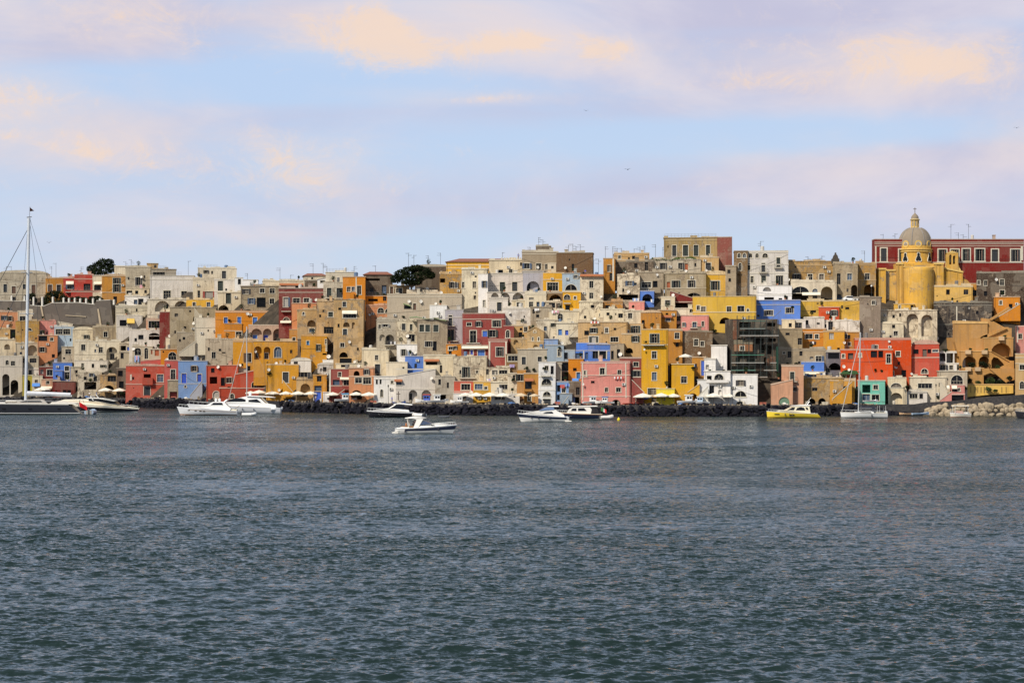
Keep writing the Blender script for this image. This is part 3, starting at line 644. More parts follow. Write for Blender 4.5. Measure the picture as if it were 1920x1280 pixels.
golden house with white shutter pair, right | 1581 623 1611 668 | oc0 | w1582,626,6,9 n1589,628,5,7 w1590,642,5,6 |
ruined stone house right of scaffolding | 1456 617 1504 668 | st3 | n1473,624,7,4 n1496,634,7,12 |
rubble stone cottage above the peach house | 1458 655 1548 690 | st3 | w1469,659,4,4 n1478,656,6,14 n1500,658,5,9 n1519,669,6,5 w1530,668,10,10 e657 |
peach quay house with triangular window and green door | 1465 684 1506 764 | pe0 | B1481,697,8,17 w1484,726,6,7 e686 |
sloping peach front with green arched boat door | 1446 712 1486 765 | pe0 | w1466,722,10,13 G1460,744,20,20 | sl10 f1.4 
bright blue roof wall house right of peach house | 1503 679 1545 704 | bl0 | |
white veranda with blue shutters, right | 1504 697 1547 718 | wh0 | D1509,700,15,9 D1527,699,15,10 c1510,697,26,3 |
stained ochre quay house with two arched doors | 1502 709 1580 764 | os3 | n1523,727,9,6 o1515,747,14,16 o1534,746,14,16 |
golden quay house with big stair arch, right | 1556 714 1602 765 | go1 | o1577,723,19,20 o1579,747,17,17 /1596,716,1560,748,756 | f1.2 
dark grey garage house under golden house, right | 1546 660 1582 706 | gd1 | n1553,662,20,10 o1553,680,24,14 n1548,690,8,8 |
small cream hut under dark green tent | 1574 699 1604 722 | cr1 | n1588,703,10,8 |
ruined stone house with tall doorway, upper right | 1561 495 1607 574 | st3 | n1569,513,6,20 w1588,513,8,12 o1595,534,18,30 n1570,552,6,10 |
tan house with arched passage left of red palace | 1604 494 1642 566 | os2 | w1622,513,8,11 o1620,533,20,26 e525 e496 |
long dark red palace with white quoins on skyline | 1640 449 1920 545 | re0 | g1652,466,10,24 s1686,468,14,22 s1760,468,14,22 s1783,468,14,22 s1805,467,13,22 s1829,467,16,22 g1860,468,11,22 s1896,468,16,22 e457 e454 e461 e492 p1640.6,462,2.6,66 p1914,462,4,26 | h1675,440,14,8
grey stone tower house below red palace | 1611 557 1650 640 | gs3 | w1634,564,5,7 e557 |
pale limestone wall with two tall blind arches | 1648 582 1756 645 | cr3 | a1700,588,21,45 a1727,590,20,40 n1674,590,4,6 |
small yellow cottage in front of church apse | 1676 570 1713 588 | ye1 | n1707,572,5,10 w1685,573,3,6 |
vaulted cream cottage with two windows below church | 1650 607 1694 646 | cr2 | n1673,609,5,6 w1676,621,7,8 | v4
yellow house with three windows right of church apse | 1749 536 1822 578 | yh1 | n1774,543,6,9 n1806,543,8,9 n1770,563,4,5 e537 |
ochre house at corner right of church | 1818 532 1834 572 | oc0 | n1823,544,9,11 |
crumbling cream house right of the belfry | 1812 491 1878 530 | cr3 | n1812,500,8,8 n1825,507,7,9 w1865,507,8,8 e521 |
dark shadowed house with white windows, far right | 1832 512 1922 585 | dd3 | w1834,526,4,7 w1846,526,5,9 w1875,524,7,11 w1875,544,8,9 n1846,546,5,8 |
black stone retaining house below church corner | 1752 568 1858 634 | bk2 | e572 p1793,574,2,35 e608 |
orange house with diagonal stair, far right | 1865 557 1912 602 | or0 | w1875,564,4,7 n1892,570,6,10 /1912,570,1866,598,602 |
orange stair head house, far right edge | 1896 546 1922 580 | or0 | n1914,556,8,20 |
tall vermilion house left of coral house | 1604 634 1708 712 | vr0 | w1641,647,5,8 w1680,659,7,9 n1683,678,4,6 n1690,694,8,12 w1669,696,6,8 e636 |
lower vermilion house with four dark windows | 1577 656 1673 700 | vr0 | w1580,664,4,7 n1591,662,9,11 w1611,663,4,6 n1633,658,11,12 n1647,658,8,12 w1662,664,7,17 e655 | f6 
coral house with grey band and vaulted roof | 1711 645 1761 720 | co0 | n1714,655,9,8 n1731,655,7,13 n1740,655,6,7 w1749,656,10,4 e670 A1728,691,12,9 n1731,703,10,10 | v7
pale house with wide window below coral house | 1707 708 1774 760 | cr2 | w1722,719,25,9 n1760,718,5,7 |
cream quay house with blue window, right quay | 1694 735 1738 761 | gw1 | w1706,738,14,9 n1724,738,6,9 | f1 
cream quay house with deep arch right of turquoise | 1666 709 1700 766 | cr1 | A1671,718,20,8 a1670,736,22,26 |
peeling pink house above turquoise house | 1615 684 1661 720 | pg2 | n1636,685,6,9 n1620,697,9,9 n1642,697,11,9 e695 |
turquoise quay house with dark loggia | 1609 714 1659 766 | tq0 | O1617,721,15,15 w1638,722,8,8 w1618,739,13,12 w1635,740,13,11 e714 |
white veranda house with four columns, right | 1762 661 1810 710 | wh0 | O1763,662,11,15 O1775.5,662,13,18 O1790,662,17,18 w1765,684,8,9 w1781,685,6,8 w1795,684,9,10 e659 e681 |
grey house with scooped arch niche, right quay | 1761 696 1813 762 | gb1 | A1783,703,22,18 /1762,716,1776,732,756 |
small pink quay house with white awnings | 1783 722 1809 766 | pk1 | c1776,722,5,5 c1785,722,10,5 n1786,728,9,6 A1797,727,4,6 n1785,740,22,11 e739 /1784,734,1762,750,756 | f1 
pink house with white windows at right edge | 1906 612 1930 688 | pk1 | w1910,626,6,9 w1912,665,6,9 p1907,612,2,30 |
cream house with blue arched door, right edge | 1904 664 1930 760 | tn1 | w1912,684,8,9 A1912,715,8,14 e670 e681 |
rubble terrace house squeezed left of the round brown stone house | 1360 499 1380 562 | st3 | n1364,506,5,7 n1366,522,4,6 |
'''
# ------------------------------------------------------------------ houses
PAL = dict(cr='ddcdad', wh='ece8e2', gw='d9d1c6', gb='bcae95', st='a08d6e', ds='5f5042', br='80633f', ye='dba733', yo='d9a01f', ym='cfa53c',
    oc='bb8031', go='cc8f25', oy='b3883f', os='b38a4a', **{'or': 'cd801c'}, rd='95403a', dr='74211f', re='7a1a16', ro='ae3a30', rp='b9534c', rb='864039',
    sa='cb865a', pk='d98a7e', pe='cf9c7c', pb='c0a087', pg='b0968c', bl='4f7bcb', sb='7c9dcb', lb='a3b5c4', bg='93a2ae', lg='b3aeb2', vr='c9450f', vm='b0432c',
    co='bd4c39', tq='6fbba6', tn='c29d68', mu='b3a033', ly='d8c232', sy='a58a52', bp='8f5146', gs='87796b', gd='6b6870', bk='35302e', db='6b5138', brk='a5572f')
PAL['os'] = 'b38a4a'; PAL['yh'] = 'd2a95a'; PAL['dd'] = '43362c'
ALB = .83
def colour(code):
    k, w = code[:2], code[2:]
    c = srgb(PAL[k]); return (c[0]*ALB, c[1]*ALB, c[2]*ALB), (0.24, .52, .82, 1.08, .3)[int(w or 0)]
TRIM = tuple(c*.8 for c in srgb('d8cfba')); WHITE = (.68, .66, .62); DARK = (.012, .014, .018)
GREEN = (.010, .024, .020); BROWN = (.10, .05, .03); IRON = (.03, .03, .032)
AWN = dict(c=(.72, .66, .52), k=(.35, .13, .06), j=(.04, .10, .05), u=(.10, .25, .6), C=(.62, .42, .10))
def arc(x0, x1, z0, z1, n=8):
    w, h = x1-x0, z1-z0; r = min(w/2, h); zs = z1-r
    return zs, [(x0+w/2-w/2*math.cos(math.pi*i/n), zs+r*math.sin(math.pi*i/n)) for i in range(n+1)]
def wall_mesh(W, H, D, holes, top=(0, 0)):
    """Front wall with real openings (x0,x1,z0,z1,depth,arched,back), sides, back and top."""
    mb = MB(); x0, x1 = -W/2, W/2; hl = H-max(top)
    xs = sorted({round(v, 3) for v in [x0, x1]+[h[i] for h in holes for i in (0, 1)] if x0-.001 <= v <= x1+.001})
    zs = sorted({round(v, 3) for v in [0, hl]+[h[i] for h in holes for i in (2, 3)] if 0 <= v <= hl})
    for a, b in zip(xs, xs[1:]):
        run = None
        for c, d in zip(zs, zs[1:]):
            mx, mz = (a+b)/2, (c+d)/2
            solid = not any(h[0] < mx < h[1] and h[2] < mz < h[3] for h in holes)
            if solid: run = [run[0], d] if run else [c, d]
            if (not solid or d == zs[-1]) and run:
                mb.quad((a,0,run[0]),(b,0,run[0]),(b,0,run[1]),(a,0,run[1])); run = None
    for (a, b, c, d, r, ar, bk) in holes:
        if ar:
            s, pts = arc(a, b, c, d)
            L = [p for p in pts if p[0] <= (a+b)/2+1e-6]; Rr = [p for p in pts if p[0] >= (a+b)/2-1e-6]
            for p, q in zip(L, L[1:]): mb.quad((a,0,d),(p[0],0,p[1]),(q[0],0,q[1]))
            for p, q in zip(Rr, Rr[1:]): mb.quad((b,0,d),(p[0],0,p[1]),(q[0],0,q[1]))
            for p, q in zip(pts, pts[1:]): mb.quad((p[0],0,p[1]),(p[0],r,p[1]),(q[0],r,q[1]),(q[0],0,q[1]))
        else:
            s = d; mb.quad((a,0,d),(b,0,d),(b,r,d),(a,r,d))
        mb.quad((a,0,c),(a,r,c),(a,r,s),(a,0,s)); mb.quad((b,0,c),(b,0,s),(b,r,s),(b,r,c)); mb.quad((a,0,c),(b,0,c),(b,r,c),(a,r,c))
        if bk: mb.quad((a,r,c),(b,r,c),(b,r,d),(a,r,d))
    mb.quad((x0,0,0),(x0,0,hl),(x0,D,hl),(x0,D,0)); mb.quad((x1,0,0),(x1,D,0),(x1,D,hl),(x1,0,hl))
    mb.quad((x0,D,0),(x0,D,hl),(x1,D,hl),(x1,D,0)); mb.quad((x0,0,hl),(x1,0,hl),(x1,D,hl),(x0,D,hl))
    if max(top) > 0: mb.prism([(x0, hl), (x1, hl), (x1, H-top[1])] if top[0] else [(x0, hl), (x1, hl), (x0, H-top[0])], 0, D)
    return mb
def ring(mb, x0, x1, z0, z1, t, ya, yb, arched=False, sill=True):
    if arched:
        s, pts = arc(x0, x1, z0, z1); k = (x1-x0+2*t)/(x1-x0); cx = (x0+x1)/2; r = z1-s; kz = (r+t)/r
        for p, q in zip(pts, pts[1:]):
            P, Q = (cx+(p[0]-cx)*k, s+(p[1]-s)*kz), (cx+(q[0]-cx)*k, s+(q[1]-s)*kz)
            mb.prism([p, q, Q, P], ya, yb)
    else:
        s = z1; mb.box(x0-t, x1+t, ya, yb, z1, z1+t)
    mb.box(x0-t, x0, ya, yb, z0, s); mb.box(x1, x1+t, ya, yb, z0, s)
    if sill: mb.box(x0-t*1.5, x1+t*1.5, ya-.05, yb, z0-t, z0)
def pane_colour():
    k = rnd.random()
    if k < .07: return (.07, .10, .15)
    if k < .11: return (.12, .10, .08)
    if k < .15: return (.36, .34, .30)
    v = rnd.uniform(.003, .014); return (v, v*1.05, v*1.25)
def frame_bars(mb, x0, x1, z0, z1, y, t=.05, cross=True):
    t *= .7; cross = cross and rnd.random() < .5
    mb.box(x0, x0+t, y, y+.05, z0, z1); mb.box(x1-t, x1, y, y+.05, z0, z1)
    mb.box(x0+t, x1-t, y, y+.05, z0, z0+t); mb.box(x0+t, x1-t, y, y+.05, z1-t, z1)
    w = x1-x0; n = max(1, round(w/.75))
    for i in range(1, n+1 if n > 1 else 2):
        x = x0+w*i/(n if n > 1 else 2)
        if x < x1-.1: mb.box(x-t*.55, x+t*.55, y-.01, y+.05, z0+t, z1-t)
    if cross and (z1-z0) > 1.3: mb.box(x0+t, x1-t, y-.004, y+.05, z0+(z1-z0)*.68-t/2, z0+(z1-z0)*.68+t/2)
def window(par, kind, x0, x1, z0, z1, y, r, wcol):
    """y: wall face, r: recess of the opening (0 when applied on the back of a niche)."""
    yp = y+r-.02 if r else y-.03
    fr = MB(); pane = MB()
    surround = kind in 'wgsSbBdDAT'
    if surround: ring(fr, x0, x1, z0, z1, rnd.choice((.11, .14, .17)) if not PALACE[0] else .3, y-.05, y+.03 if r else y-.001, kind == 'A', kind not in 'bBdD')
    name = 'door' if kind in 'dDTG' else 'window'
    if kind in 'dDTG' or kind in 'grB' or (kind == 'S'):
        col = dict(d=BROWN, D=(.03, .09, .42), T=(.08, .26, .27), G=(.12, .2, .13), g=GREEN, B=GREEN, r=(.42, .10, .03), S=(.3, .28, .25))[kind]
        if kind == 'd' and rnd.random() < .6: col = (.02, .025, .03)
        if kind == 'D': col = (.025+rnd.random()*.03, .07+rnd.random()*.1, .36+rnd.random()*.15)
        if kind in 'gB' and rnd.random() < .4: col = (.015, .022, .03)
        lf = MB(); mid = (x0+x1)/2
        for a, b in ((x0, mid-.012), (mid+.012, x1)): lf.box(a, b, yp-.06, yp+.02, z0, z1)
        body = lf.build('door' if name == 'door' else 'window', 'louvre' if kind in 'grBS' else 'paint', par, col)
        if fr.f: fr.build('frame', 'trim', body, TRIM)
        if kind == 'S':
            for a in (-1, 1):
                sh = MB(); w = (x1-x0)*.26; xa = x0-w if a < 0 else x1
                sh.box(xa+.02, xa+w-.02, y-.09, y-.055, z0, z1); sh.build('shutter', 'louvre', body, (.28, .03, .02))
    else:
        xs0, xs1 = x0, x1
        if kind == 's': w4 = (x1-x0)*.24; xs0, xs1 = x0+w4, x1-w4
        if kind == 'A':
            s, pts = arc(x0, x1, z0, z1)
            pane.quad(*([(x0, yp, z0), (x1, yp, z0)]+[(p[0], yp, p[1]) for p in reversed(pts)]))
            frame_bars(fr, x0, x1, z0, s+.03, yp-.05, .06, False)
            if x1-x0 > 1.1: fr.box((x0+x1)/2-.03, (x0+x1)/2+.03, yp-.05, yp-.004, s+.03, z1-.02)
        else:
            pane.quad((xs0, yp, z0), (xs1, yp, z0), (xs1, yp, z1), (xs0, yp, z1))
            if kind != 'n' or rnd.random() < .35: frame_bars(fr, xs0, xs1, z0, z1, yp-.055, .06 if kind != 'n' else .045)
        fc = TRIM if kind != 'n' else (.25, .22, .18)
        if not fr.f: ring(fr, x0, x1, z0, z1, .05, y-.012, y+.02 if r else y-.001, False, True); fc = wcol
        body = fr.build('window', 'trim', par, fc)
        p = pane.build('pane', 'glass', body, pane_colour())
        if kind == 's':
            col = GREEN if rnd.random() < .6 else (.03, .03, .035)
            for a, b in ((x0, xs0-.03), (xs1+.03, x1)):
                sh = MB(); sh.box(a, b, y-.1, y-.056, z0, z1); sh.build('shutter', 'louvre', body, col)
    if kind == 'w' and .55 < x1-x0 < 1.6 and y == 0 and rnd.random() < .32:
        col = rnd.choice((GREEN, (.03, .03, .035), (.12, .07, .04), (.22, .21, .19), (.05, .09, .16))); ws = (x1-x0)*rnd.uniform(.34, .48)
        for a in (-1, 1):
            if rnd.random() < .12: continue
            sh = MB(); xa = x0-ws-.02 if a < 0 else x1+.02; dd = rnd.uniform(.01, .2)
            sh.add([(xa, y-.09-(dd if a < 0 else 0), z0), (xa+ws, y-.09-(dd if a > 0 else 0), z0), (xa+ws, y-.055-(dd if a > 0 else 0), z0), (xa, y-.055-(dd if a < 0 else 0), z0), (xa, y-.09-(dd if a < 0 else 0), z1), (xa+ws, y-.09-(dd if a > 0 else 0), z1), (xa+ws, y-.055-(dd if a > 0 else 0), z1), (xa, y-.055-(dd if a < 0 else 0), z1)],
                [(0,3,2,1),(4,5,6,7),(0,1,5,4),(1,2,6,5),(2,3,7,6),(3,0,4,7)]); sh.build('shutter', 'louvre', body, col)
    if kind in 'bB': balcony(par, x0-.45*(x1-x0)-.2, x1+.45*(x1-x0)+.2, z0-.02, y)
    return body
def balcony(par, x0, x1, z, y, h=.95, d=.85):
    sl = MB(); sl.box(x0, x1, y-d, y+.0, z-.2, z-.03)
    b = sl.build('balcony', 'trim', par, TRIM)
    rl = MB()
    for zz in (.06, h): rl.box(x0+.02, x1-.02, y-d+.02, y-d+.06, z+zz-.03, z+zz+.015); rl.box(x0+.02, x0+.06, y-d+.06, y, z+zz-.03, z+zz+.015); rl.box(x1-.06, x1-.02, y-d+.06, y, z+zz-.03, z+zz+.015)
    n = max(4, int((x1-x0)/.16))
    for i in range(n+1):
        x = x0+.04+(x1-x0-.08)*i/n; rl.box(x-.011, x+.011, y-d+.03, y-d+.05, z+.04, z+h-.02)
    rl.build('railing', 'metal', b, IRON)
HOUSES = []; PALACE = [False]
def stair(par, X0, Z0, X1, Z1, zb, col, w=1.15):
    """Outside stair rising along the facade from (X1,Z1) up to (X0,Z0), with a solid parapet on its open side."""
    n = max(4, int(abs(Z0-Z1)/.18)); st = MB()
    for i in range(n):
        xa, xb = X1+(X0-X1)*i/n, X1+(X0-X1)*(i+1)/n; st.box(min(xa, xb), max(xa, xb), -w, -.005, zb, Z1+(Z0-Z1)*(i+1)/n-.6)
    o = st.build('stairs', 'plaster', par, (*col, .3))
    pr = MB(); pts = [(X0, Z0), (X1, Z1), (X1, zb), (X0, zb)]
    if X1 > X0: pts = pts[::-1]
    pr.prism(pts, -w-.22, -w-.002); pr.build('parapet', 'plaster', o, (*col, .3))
    cp = MB(); t = .14; pts = [(X0, Z0-.03), (X1, Z1-.03), (X1, Z1+t), (X0, Z0+t)]
    cp.prism(pts, -w-.3, -w+.06); cp.build('coping', 'trim', o, TRIM)
def build_house(line):
    f = [s.strip() for s in line.split('|')]
    label, (px0, py0, px1, py1), code = f[0], map(float, f[1].split()), f[2]
    wins = f[3].split(); opts = f[4].split() if len(f) > 4 else []
    extra = f[5] if len(f) > 5 else ''
    if extra: wins.append(extra)
    base, wear = colour(code); kk = rnd.uniform(.93, 1.05); kw = rnd.uniform(-.02, .03); mx = rnd.choice(((.50, .42, .36), (.42, .40, .37), (.52, .43, .28), (.55, .50, .43))); mf = rnd.uniform(0, .36) *(.4 if code[:2] == 'wh' else 1) if code[:2] in ('cr', 'gw', 'gb', 'wh', 'st') else 0; base = tuple(a*(1-mf)+b*mf*(1 if code[:2] not in ('gb', 'st') else .72) for a, b in zip(base, mx)); base = (min(.85, base[0]*kk*(1+kw)), min(.85, base[1]*kk), min(.85, base[2]*kk*(1-kw)))
    fo = [float(o[1:]) for o in opts if o[0] == 'f']
    Y = depth((px0+px1)/2, py1)-(fo[0] if fo else 0)+rnd.uniform(-.35, .35)
    s = Y/F; cx = (px0+px1)/2; W = (px1-px0)*s; zt = CAMZ+(HY-py0)*s; zb = CAMZ+(HY-py1)*s-3.2
    H = zt-zb; D = 8.5 if W < 14 else 10.5
    if W > 25: D = 4
    face = -math.degrees(math.atan((cx-CX)/F)); yaw = face*.85+rnd.uniform(-3.5, 3.5) if W < 16 else (face*.3 if W < 25 else 0)
    nm = 'house'
    for k in ('palace', 'palazzo', 'mansion', 'chapel', 'tavern', 'villa', 'cottage', 'tower'):
        if k in label.split(' ')[:4] or label.split(' ')[-1] == k: nm = k; break
    root = empty(nm if nm != 'tower' else 'tower_house', ((cx-CX)*s, Y, zb), R(yaw), label, nm if nm != 'tower' else 'house', 'houses stacked on the hillside')
    root.rotation_euler = (0, R(rnd.uniform(-.7, .7) if W < 12 else rnd.uniform(-.2, .2)), R(yaw))
    LX = lambda p: (p-cx)*s
    LZ = lambda p: zt-(p-py0)*s-zb
    HOUSES.append((label, px0, py0, px1, py1, Y, root, zt, code[:2]))
    PALACE[0] = 'long dark red palace' in label
    parsed = []
    for t in wins:
        parsed.append((t[0], [float(v) for v in t[1:].split(',')]))
    rects = []
    for k, v in parsed:
        if k in 'wngsSbBdDTGrAaoO':
            x, y, w, h = v; rects.append([k, LX(x), LX(x+w), max(.02, LZ(y+h)), min(H-.12, LZ(y))])
        elif k == 'R': x, y, rr = v[0], v[1], v[2]/2; rects.append(['A', LX(x-rr), LX(x+rr), LZ(y+rr), LZ(y-rr)])
    for r in rects:
        if r[0] in 'wnbsdg': r[1] -= .05; r[2] += .05; r[4] += .05
    for r in rects: r[1], r[2] = max(r[1], -W/2+.06), min(r[2], W/2-.06)
    rects = [r for r in rects if r[2]-r[1] > .12 and r[4]-r[3] > .12]
    niches = [r for r in rects if r[0] in 'aoO']
    holes, todo = [], []
    for r in niches:
        if any(q is not r and q[0] in 'aoO' and q[1] <= r[1]+.01 and q[2] >= r[2]-.01 and q[3] <= r[3]+.01 and q[4] >= r[4]-.01 for q in niches): continue
        dp = 1.3 if r[0] == 'a' else 4.6
        if r[0] == 'a' and (r[2]-r[1]) < 1.6: dp = .5
        holes.append((r[1], r[2], r[3], r[4], dp, r[0] != 'O', True))
    for r in rects:
        if r[0] in 'aoO': continue
        ni = [h for h in holes if h[6] and h[0]-.05 < (r[1]+r[2])/2 < h[1]+.05 and h[2]-.05 < (r[3]+r[4])/2 < h[3]+.05]
        if ni:
            h = ni[0]; todo.append((r, h[4], 0))
        else:
            clash = any(h[0] < r[2] and h[1] > r[1] and h[2] < r[4] and h[3] > r[3] for h in holes)
            if clash: todo.append((r, 0, 0)); continue
            dp = rnd.uniform(.22, .36) if r[0] != 'n' else rnd.uniform(.3, .55)
            if r[0] == 's':
                w4 = (r[2]-r[1])*.24; holes.append((r[1]+w4, r[2]-w4, r[3], r[4], dp, False, False))
            else: holes.append((r[1], r[2], r[3], r[4], dp, r[0] in 'AG', False))
            todo.append((r, 0, dp))
    if W > 5 and wear > .3 and not any(o[0] == 's' for o in opts):        # small vents and slits in the big blank walls
        for _ in range(int(W*H/38)):
            w2, h2 = rnd.choice(((.3, .3), (.35, .5), (.55, .7), (.5, .9))); x, z = rnd.uniform(-W/2+.5, W/2-1.2), rnd.uniform(3.8, max(3.9, H-1.4))
            if z+h2 < H-.4 and not any(h[0]-.45 < x+w2 and h[1]+.45 > x and h[2]-.4 < z+h2 and h[3]+.4 > z for h in holes):
                dp = rnd.uniform(.2, .35); holes.append((x, x+w2, z, z+h2, dp, False, False)); todo.append((['n', x, x+w2, z, z+h2], 0, dp))
    sl = [0, 0]; vault = gable = tile = 0
    for o in opts:
        if o[:2] == 'sl': sl[0] = float(o[2:])*s
        elif o[:2] == 'sr': sl[1] = float(o[2:])*s
        elif o[0] == 'v': vault = float(o[1:])*s
        elif o[0] == 'g': gable = float(o[1:])*s
        elif o[0] == 't': tile = float(o[1:])*s
    sl = [sl[0], 0] if sl[0] else ([0, sl[1]] if sl[1] else [0, 0])
    # a slope option lowers one end of the top edge: the prism sits on the lower rectangle
    if sl[0] or sl[1]:
        hl = H-max(sl); holes = [h for h in holes if h[3] < hl-.02]; todo = [t for t in todo if t[0][4] < hl-.02]
        mb = wall_mesh(W, hl, D, holes)
        mb.prism([(-W/2, hl-.001), (W/2, hl-.001), (W/2, H)] if sl[0] else [(-W/2, hl-.001), (W/2, hl-.001), (-W/2, H)], 0, D)
        cp = MB(); a, b = ((-W/2, hl), (W/2, H)) if sl[0] else ((-W/2, H), (W/2, hl))
        cp.prism([(a[0]-.05, a[1]), (b[0]+.05, b[1]), (b[0]+.05, b[1]+.2), (a[0]-.05, a[1]+.2)], -.1, D)
        cp.build('coping', 'trim', root, tuple(.5*a+.5*b for a, b in zip(TRIM, base)))
    else:
        mb = wall_mesh(W, H, D, holes)
    if gable:
        mb.prism([(-W/2, H-.01), (W/2, H-.01), (0, H+gable)], .01, D-.01)
    mb.build('wall', 'plaster', root, (*base, wear))
    # roof
    pale = tuple(.55*a+.45*b for a, b in zip(TRIM, base)) if wear < .7 else tuple(.25*a+.75*b for a, b in zip(TRIM, base))
    if vault:
        rf = MB(); n = 12
        pts = [(-W/2*.96*math.cos(math.pi*i/n), H+.15+vault*math.sin(math.pi*i/n)) for i in range(n+1)]
        rf.prism(pts[::-1], .12, D-.2); rf.box(-W/2-.1, W/2+.1, -.1, D+.1, H-.02, H+.17); rf.build('roof', 'plaster', root, (*pale, .5))
    elif tile:
        rf = MB(); o_ = .35; a = max(.1, min(W*.18, 5)); z = H+.02
        v = [(-W/2-o_, -o_, z), (W/2+o_, -o_, z), (W/2+o_, D+o_, z), (-W/2-o_, D+o_, z), (-W/2+a, D/2, z+tile*1.15), (W/2-a, D/2, z+tile*1.15)]
        rf.add(v, [(0,1,5,4), (1,2,5), (2,3,4,5), (3,0,4), (3,2,1,0)]); rf.build('roof', 'tile', root, (.27, .085, .04))
    elif gable:
        rf = MB()
        for sx in (-1, 1):
            p = [(0, H+gable+.0), (sx*(W/2+.15), H-.02*gable), (sx*(W/2+.15), H+.16), (0, H+gable+.2)]
            rf.prism(p if sx > 0 else p[::-1], -.15, D)
        rf.build('roof', 'plaster', root, (*pale, .6))
    elif not max(sl):
        rf = MB(); t = rnd.uniform(.12, .26); ov = rnd.uniform(.04, .16)
        rf.box(-W/2-ov, W/2+ov, -ov, D+ov, H-.02, H+t)
        if wear > .4 and W > 4:                      # broken parapet courses on the ruined roofs
            x = -W/2
            while x < W/2-1.2:
                w = rnd.uniform(.8, 2.6); hgt = rnd.uniform(-.1, .6)
                if hgt > .1: rf.box(x+.02, min(x+w, W/2), .03, .4, H+t-.01, H+t+hgt)
                x += w
        rf.build('roof', 'plaster', root, (*pale, max(.35, wear)))
        if W > 4.5 and rnd.random() < .22:
            wt = MB(); x = rnd.uniform(-W*.35, W*.35); q = rnd.uniform(.35, .55); y = rnd.uniform(.8, 3); hh = rnd.uniform(.8, 1.2)
            wt.lathe([(.02, H+t-.01), (q, H+t), (q, H+t+hh), (q*.6, H+t+hh+.12), (.02, H+t+hh+.14)], 12, x, y); wt.build('water_tank', 'trim', root, rnd.choice(((.5, .47, .42), (.10, .16, .26), (.16, .15, .14))))
        if W > 4.5 and rnd.random() < .45:
            ch = MB(); x = rnd.uniform(-W*.38, W*.38); w = rnd.uniform(.3, .55); hh = rnd.uniform(.5, 1.3); y = rnd.uniform(1, 4)
            ch.box(x-w, x+w, y, y+.9, H+t-.01, H+t+hh); ch.box(x-w-.1, x+w+.1, y-.1, y+1, H+t+hh-.01, H+t+hh+.14)
            ch.build('chimney', 'plaster', root, (*pale, .5))
        elif W > 6 and rnd.random() < .5 and wear < .9:
            rl = MB(); z = H+t; a, b = -W/2+.2, W/2-.2; b = a+(b-a)*rnd.uniform(.5, 1)
            for zz in (.45, .9): rl.box(a, b, .1, .14, z+zz-.02, z+zz+.02)
            for i in range(int((b-a)/.9)+1): rl.box(a+.9*i-.02, a+.9*i+.02, .095, .145, z-.02, z+.92)
            rl.build('railing', 'metal', root, (.2, .19, .18))
    # openings
    for (r, yf, rec) in todo:
        window(root, r[0], r[1], r[2], r[3], r[4], yf, rec, base)
    # air conditioners and cables on the walls
    for _ in range(3):
        if W > 4 and rnd.random() < .3 and H > 5:
            x, z = rnd.uniform(-W/2+.8, W/2-.8), rnd.uniform(3.6, H-1)
            if z < H-.9 and not any(h[0]-.5 < x+.4 and h[1]+.5 > x-.4 and h[2]-.3 < z+.6 and h[3]+.3 > z for h in holes) and not max(sl):
                ac = MB(); ac.box(x-.4, x+.4, -.36, -.05, z, z+.56); ac.box(x-.3, x-.22, -.3, 0, z-.15, z-.01); ac.box(x+.22, x+.3, -.3, 0, z-.15, z-.01); a_ = ac.build('air_conditioner', 'trim', root, (.55, .53, .48))
                fn = MB(); fn.lathe([(.01, 0), (.2, 0), (.2, .03), (.01, .03)], 10); fn.v = [(x+a-.08, -.37-c+.02, z+.28+b) for a, b, c in fn.v]; fn.build('fan', 'paint', a_, (.04, .04, .04))
    if W > 6 and rnd.random() < .5 and not max(sl):
        z0, z1 = rnd.uniform(H*.45, H*.95), rnd.uniform(H*.45, H*.95); cb = MB(); n = 8
        P = [(-W/2+W*i/n, -.06, z0+(z1-z0)*i/n-.35*math.sin(math.pi*i/n)) for i in range(n+1)]; cb.path(P, .022, 4); cb.build('cable', 'metal', root, (.04, .04, .04))
    # drain pipe on the larger fronts
    if W > 6 and rnd.random() < .55 and not max(sl):
        x = rnd.choice((-1, 1))*(W/2-.25)
        if not any(h[0] < x+.2 and h[1] > x-.2 for h in holes):
            pp = MB(); pp.tube((x, -.07, .3), (x, -.07, H-.1), .055, 6); pp.build('drainpipe', 'metal', root, tuple(c*.7 for c in base))
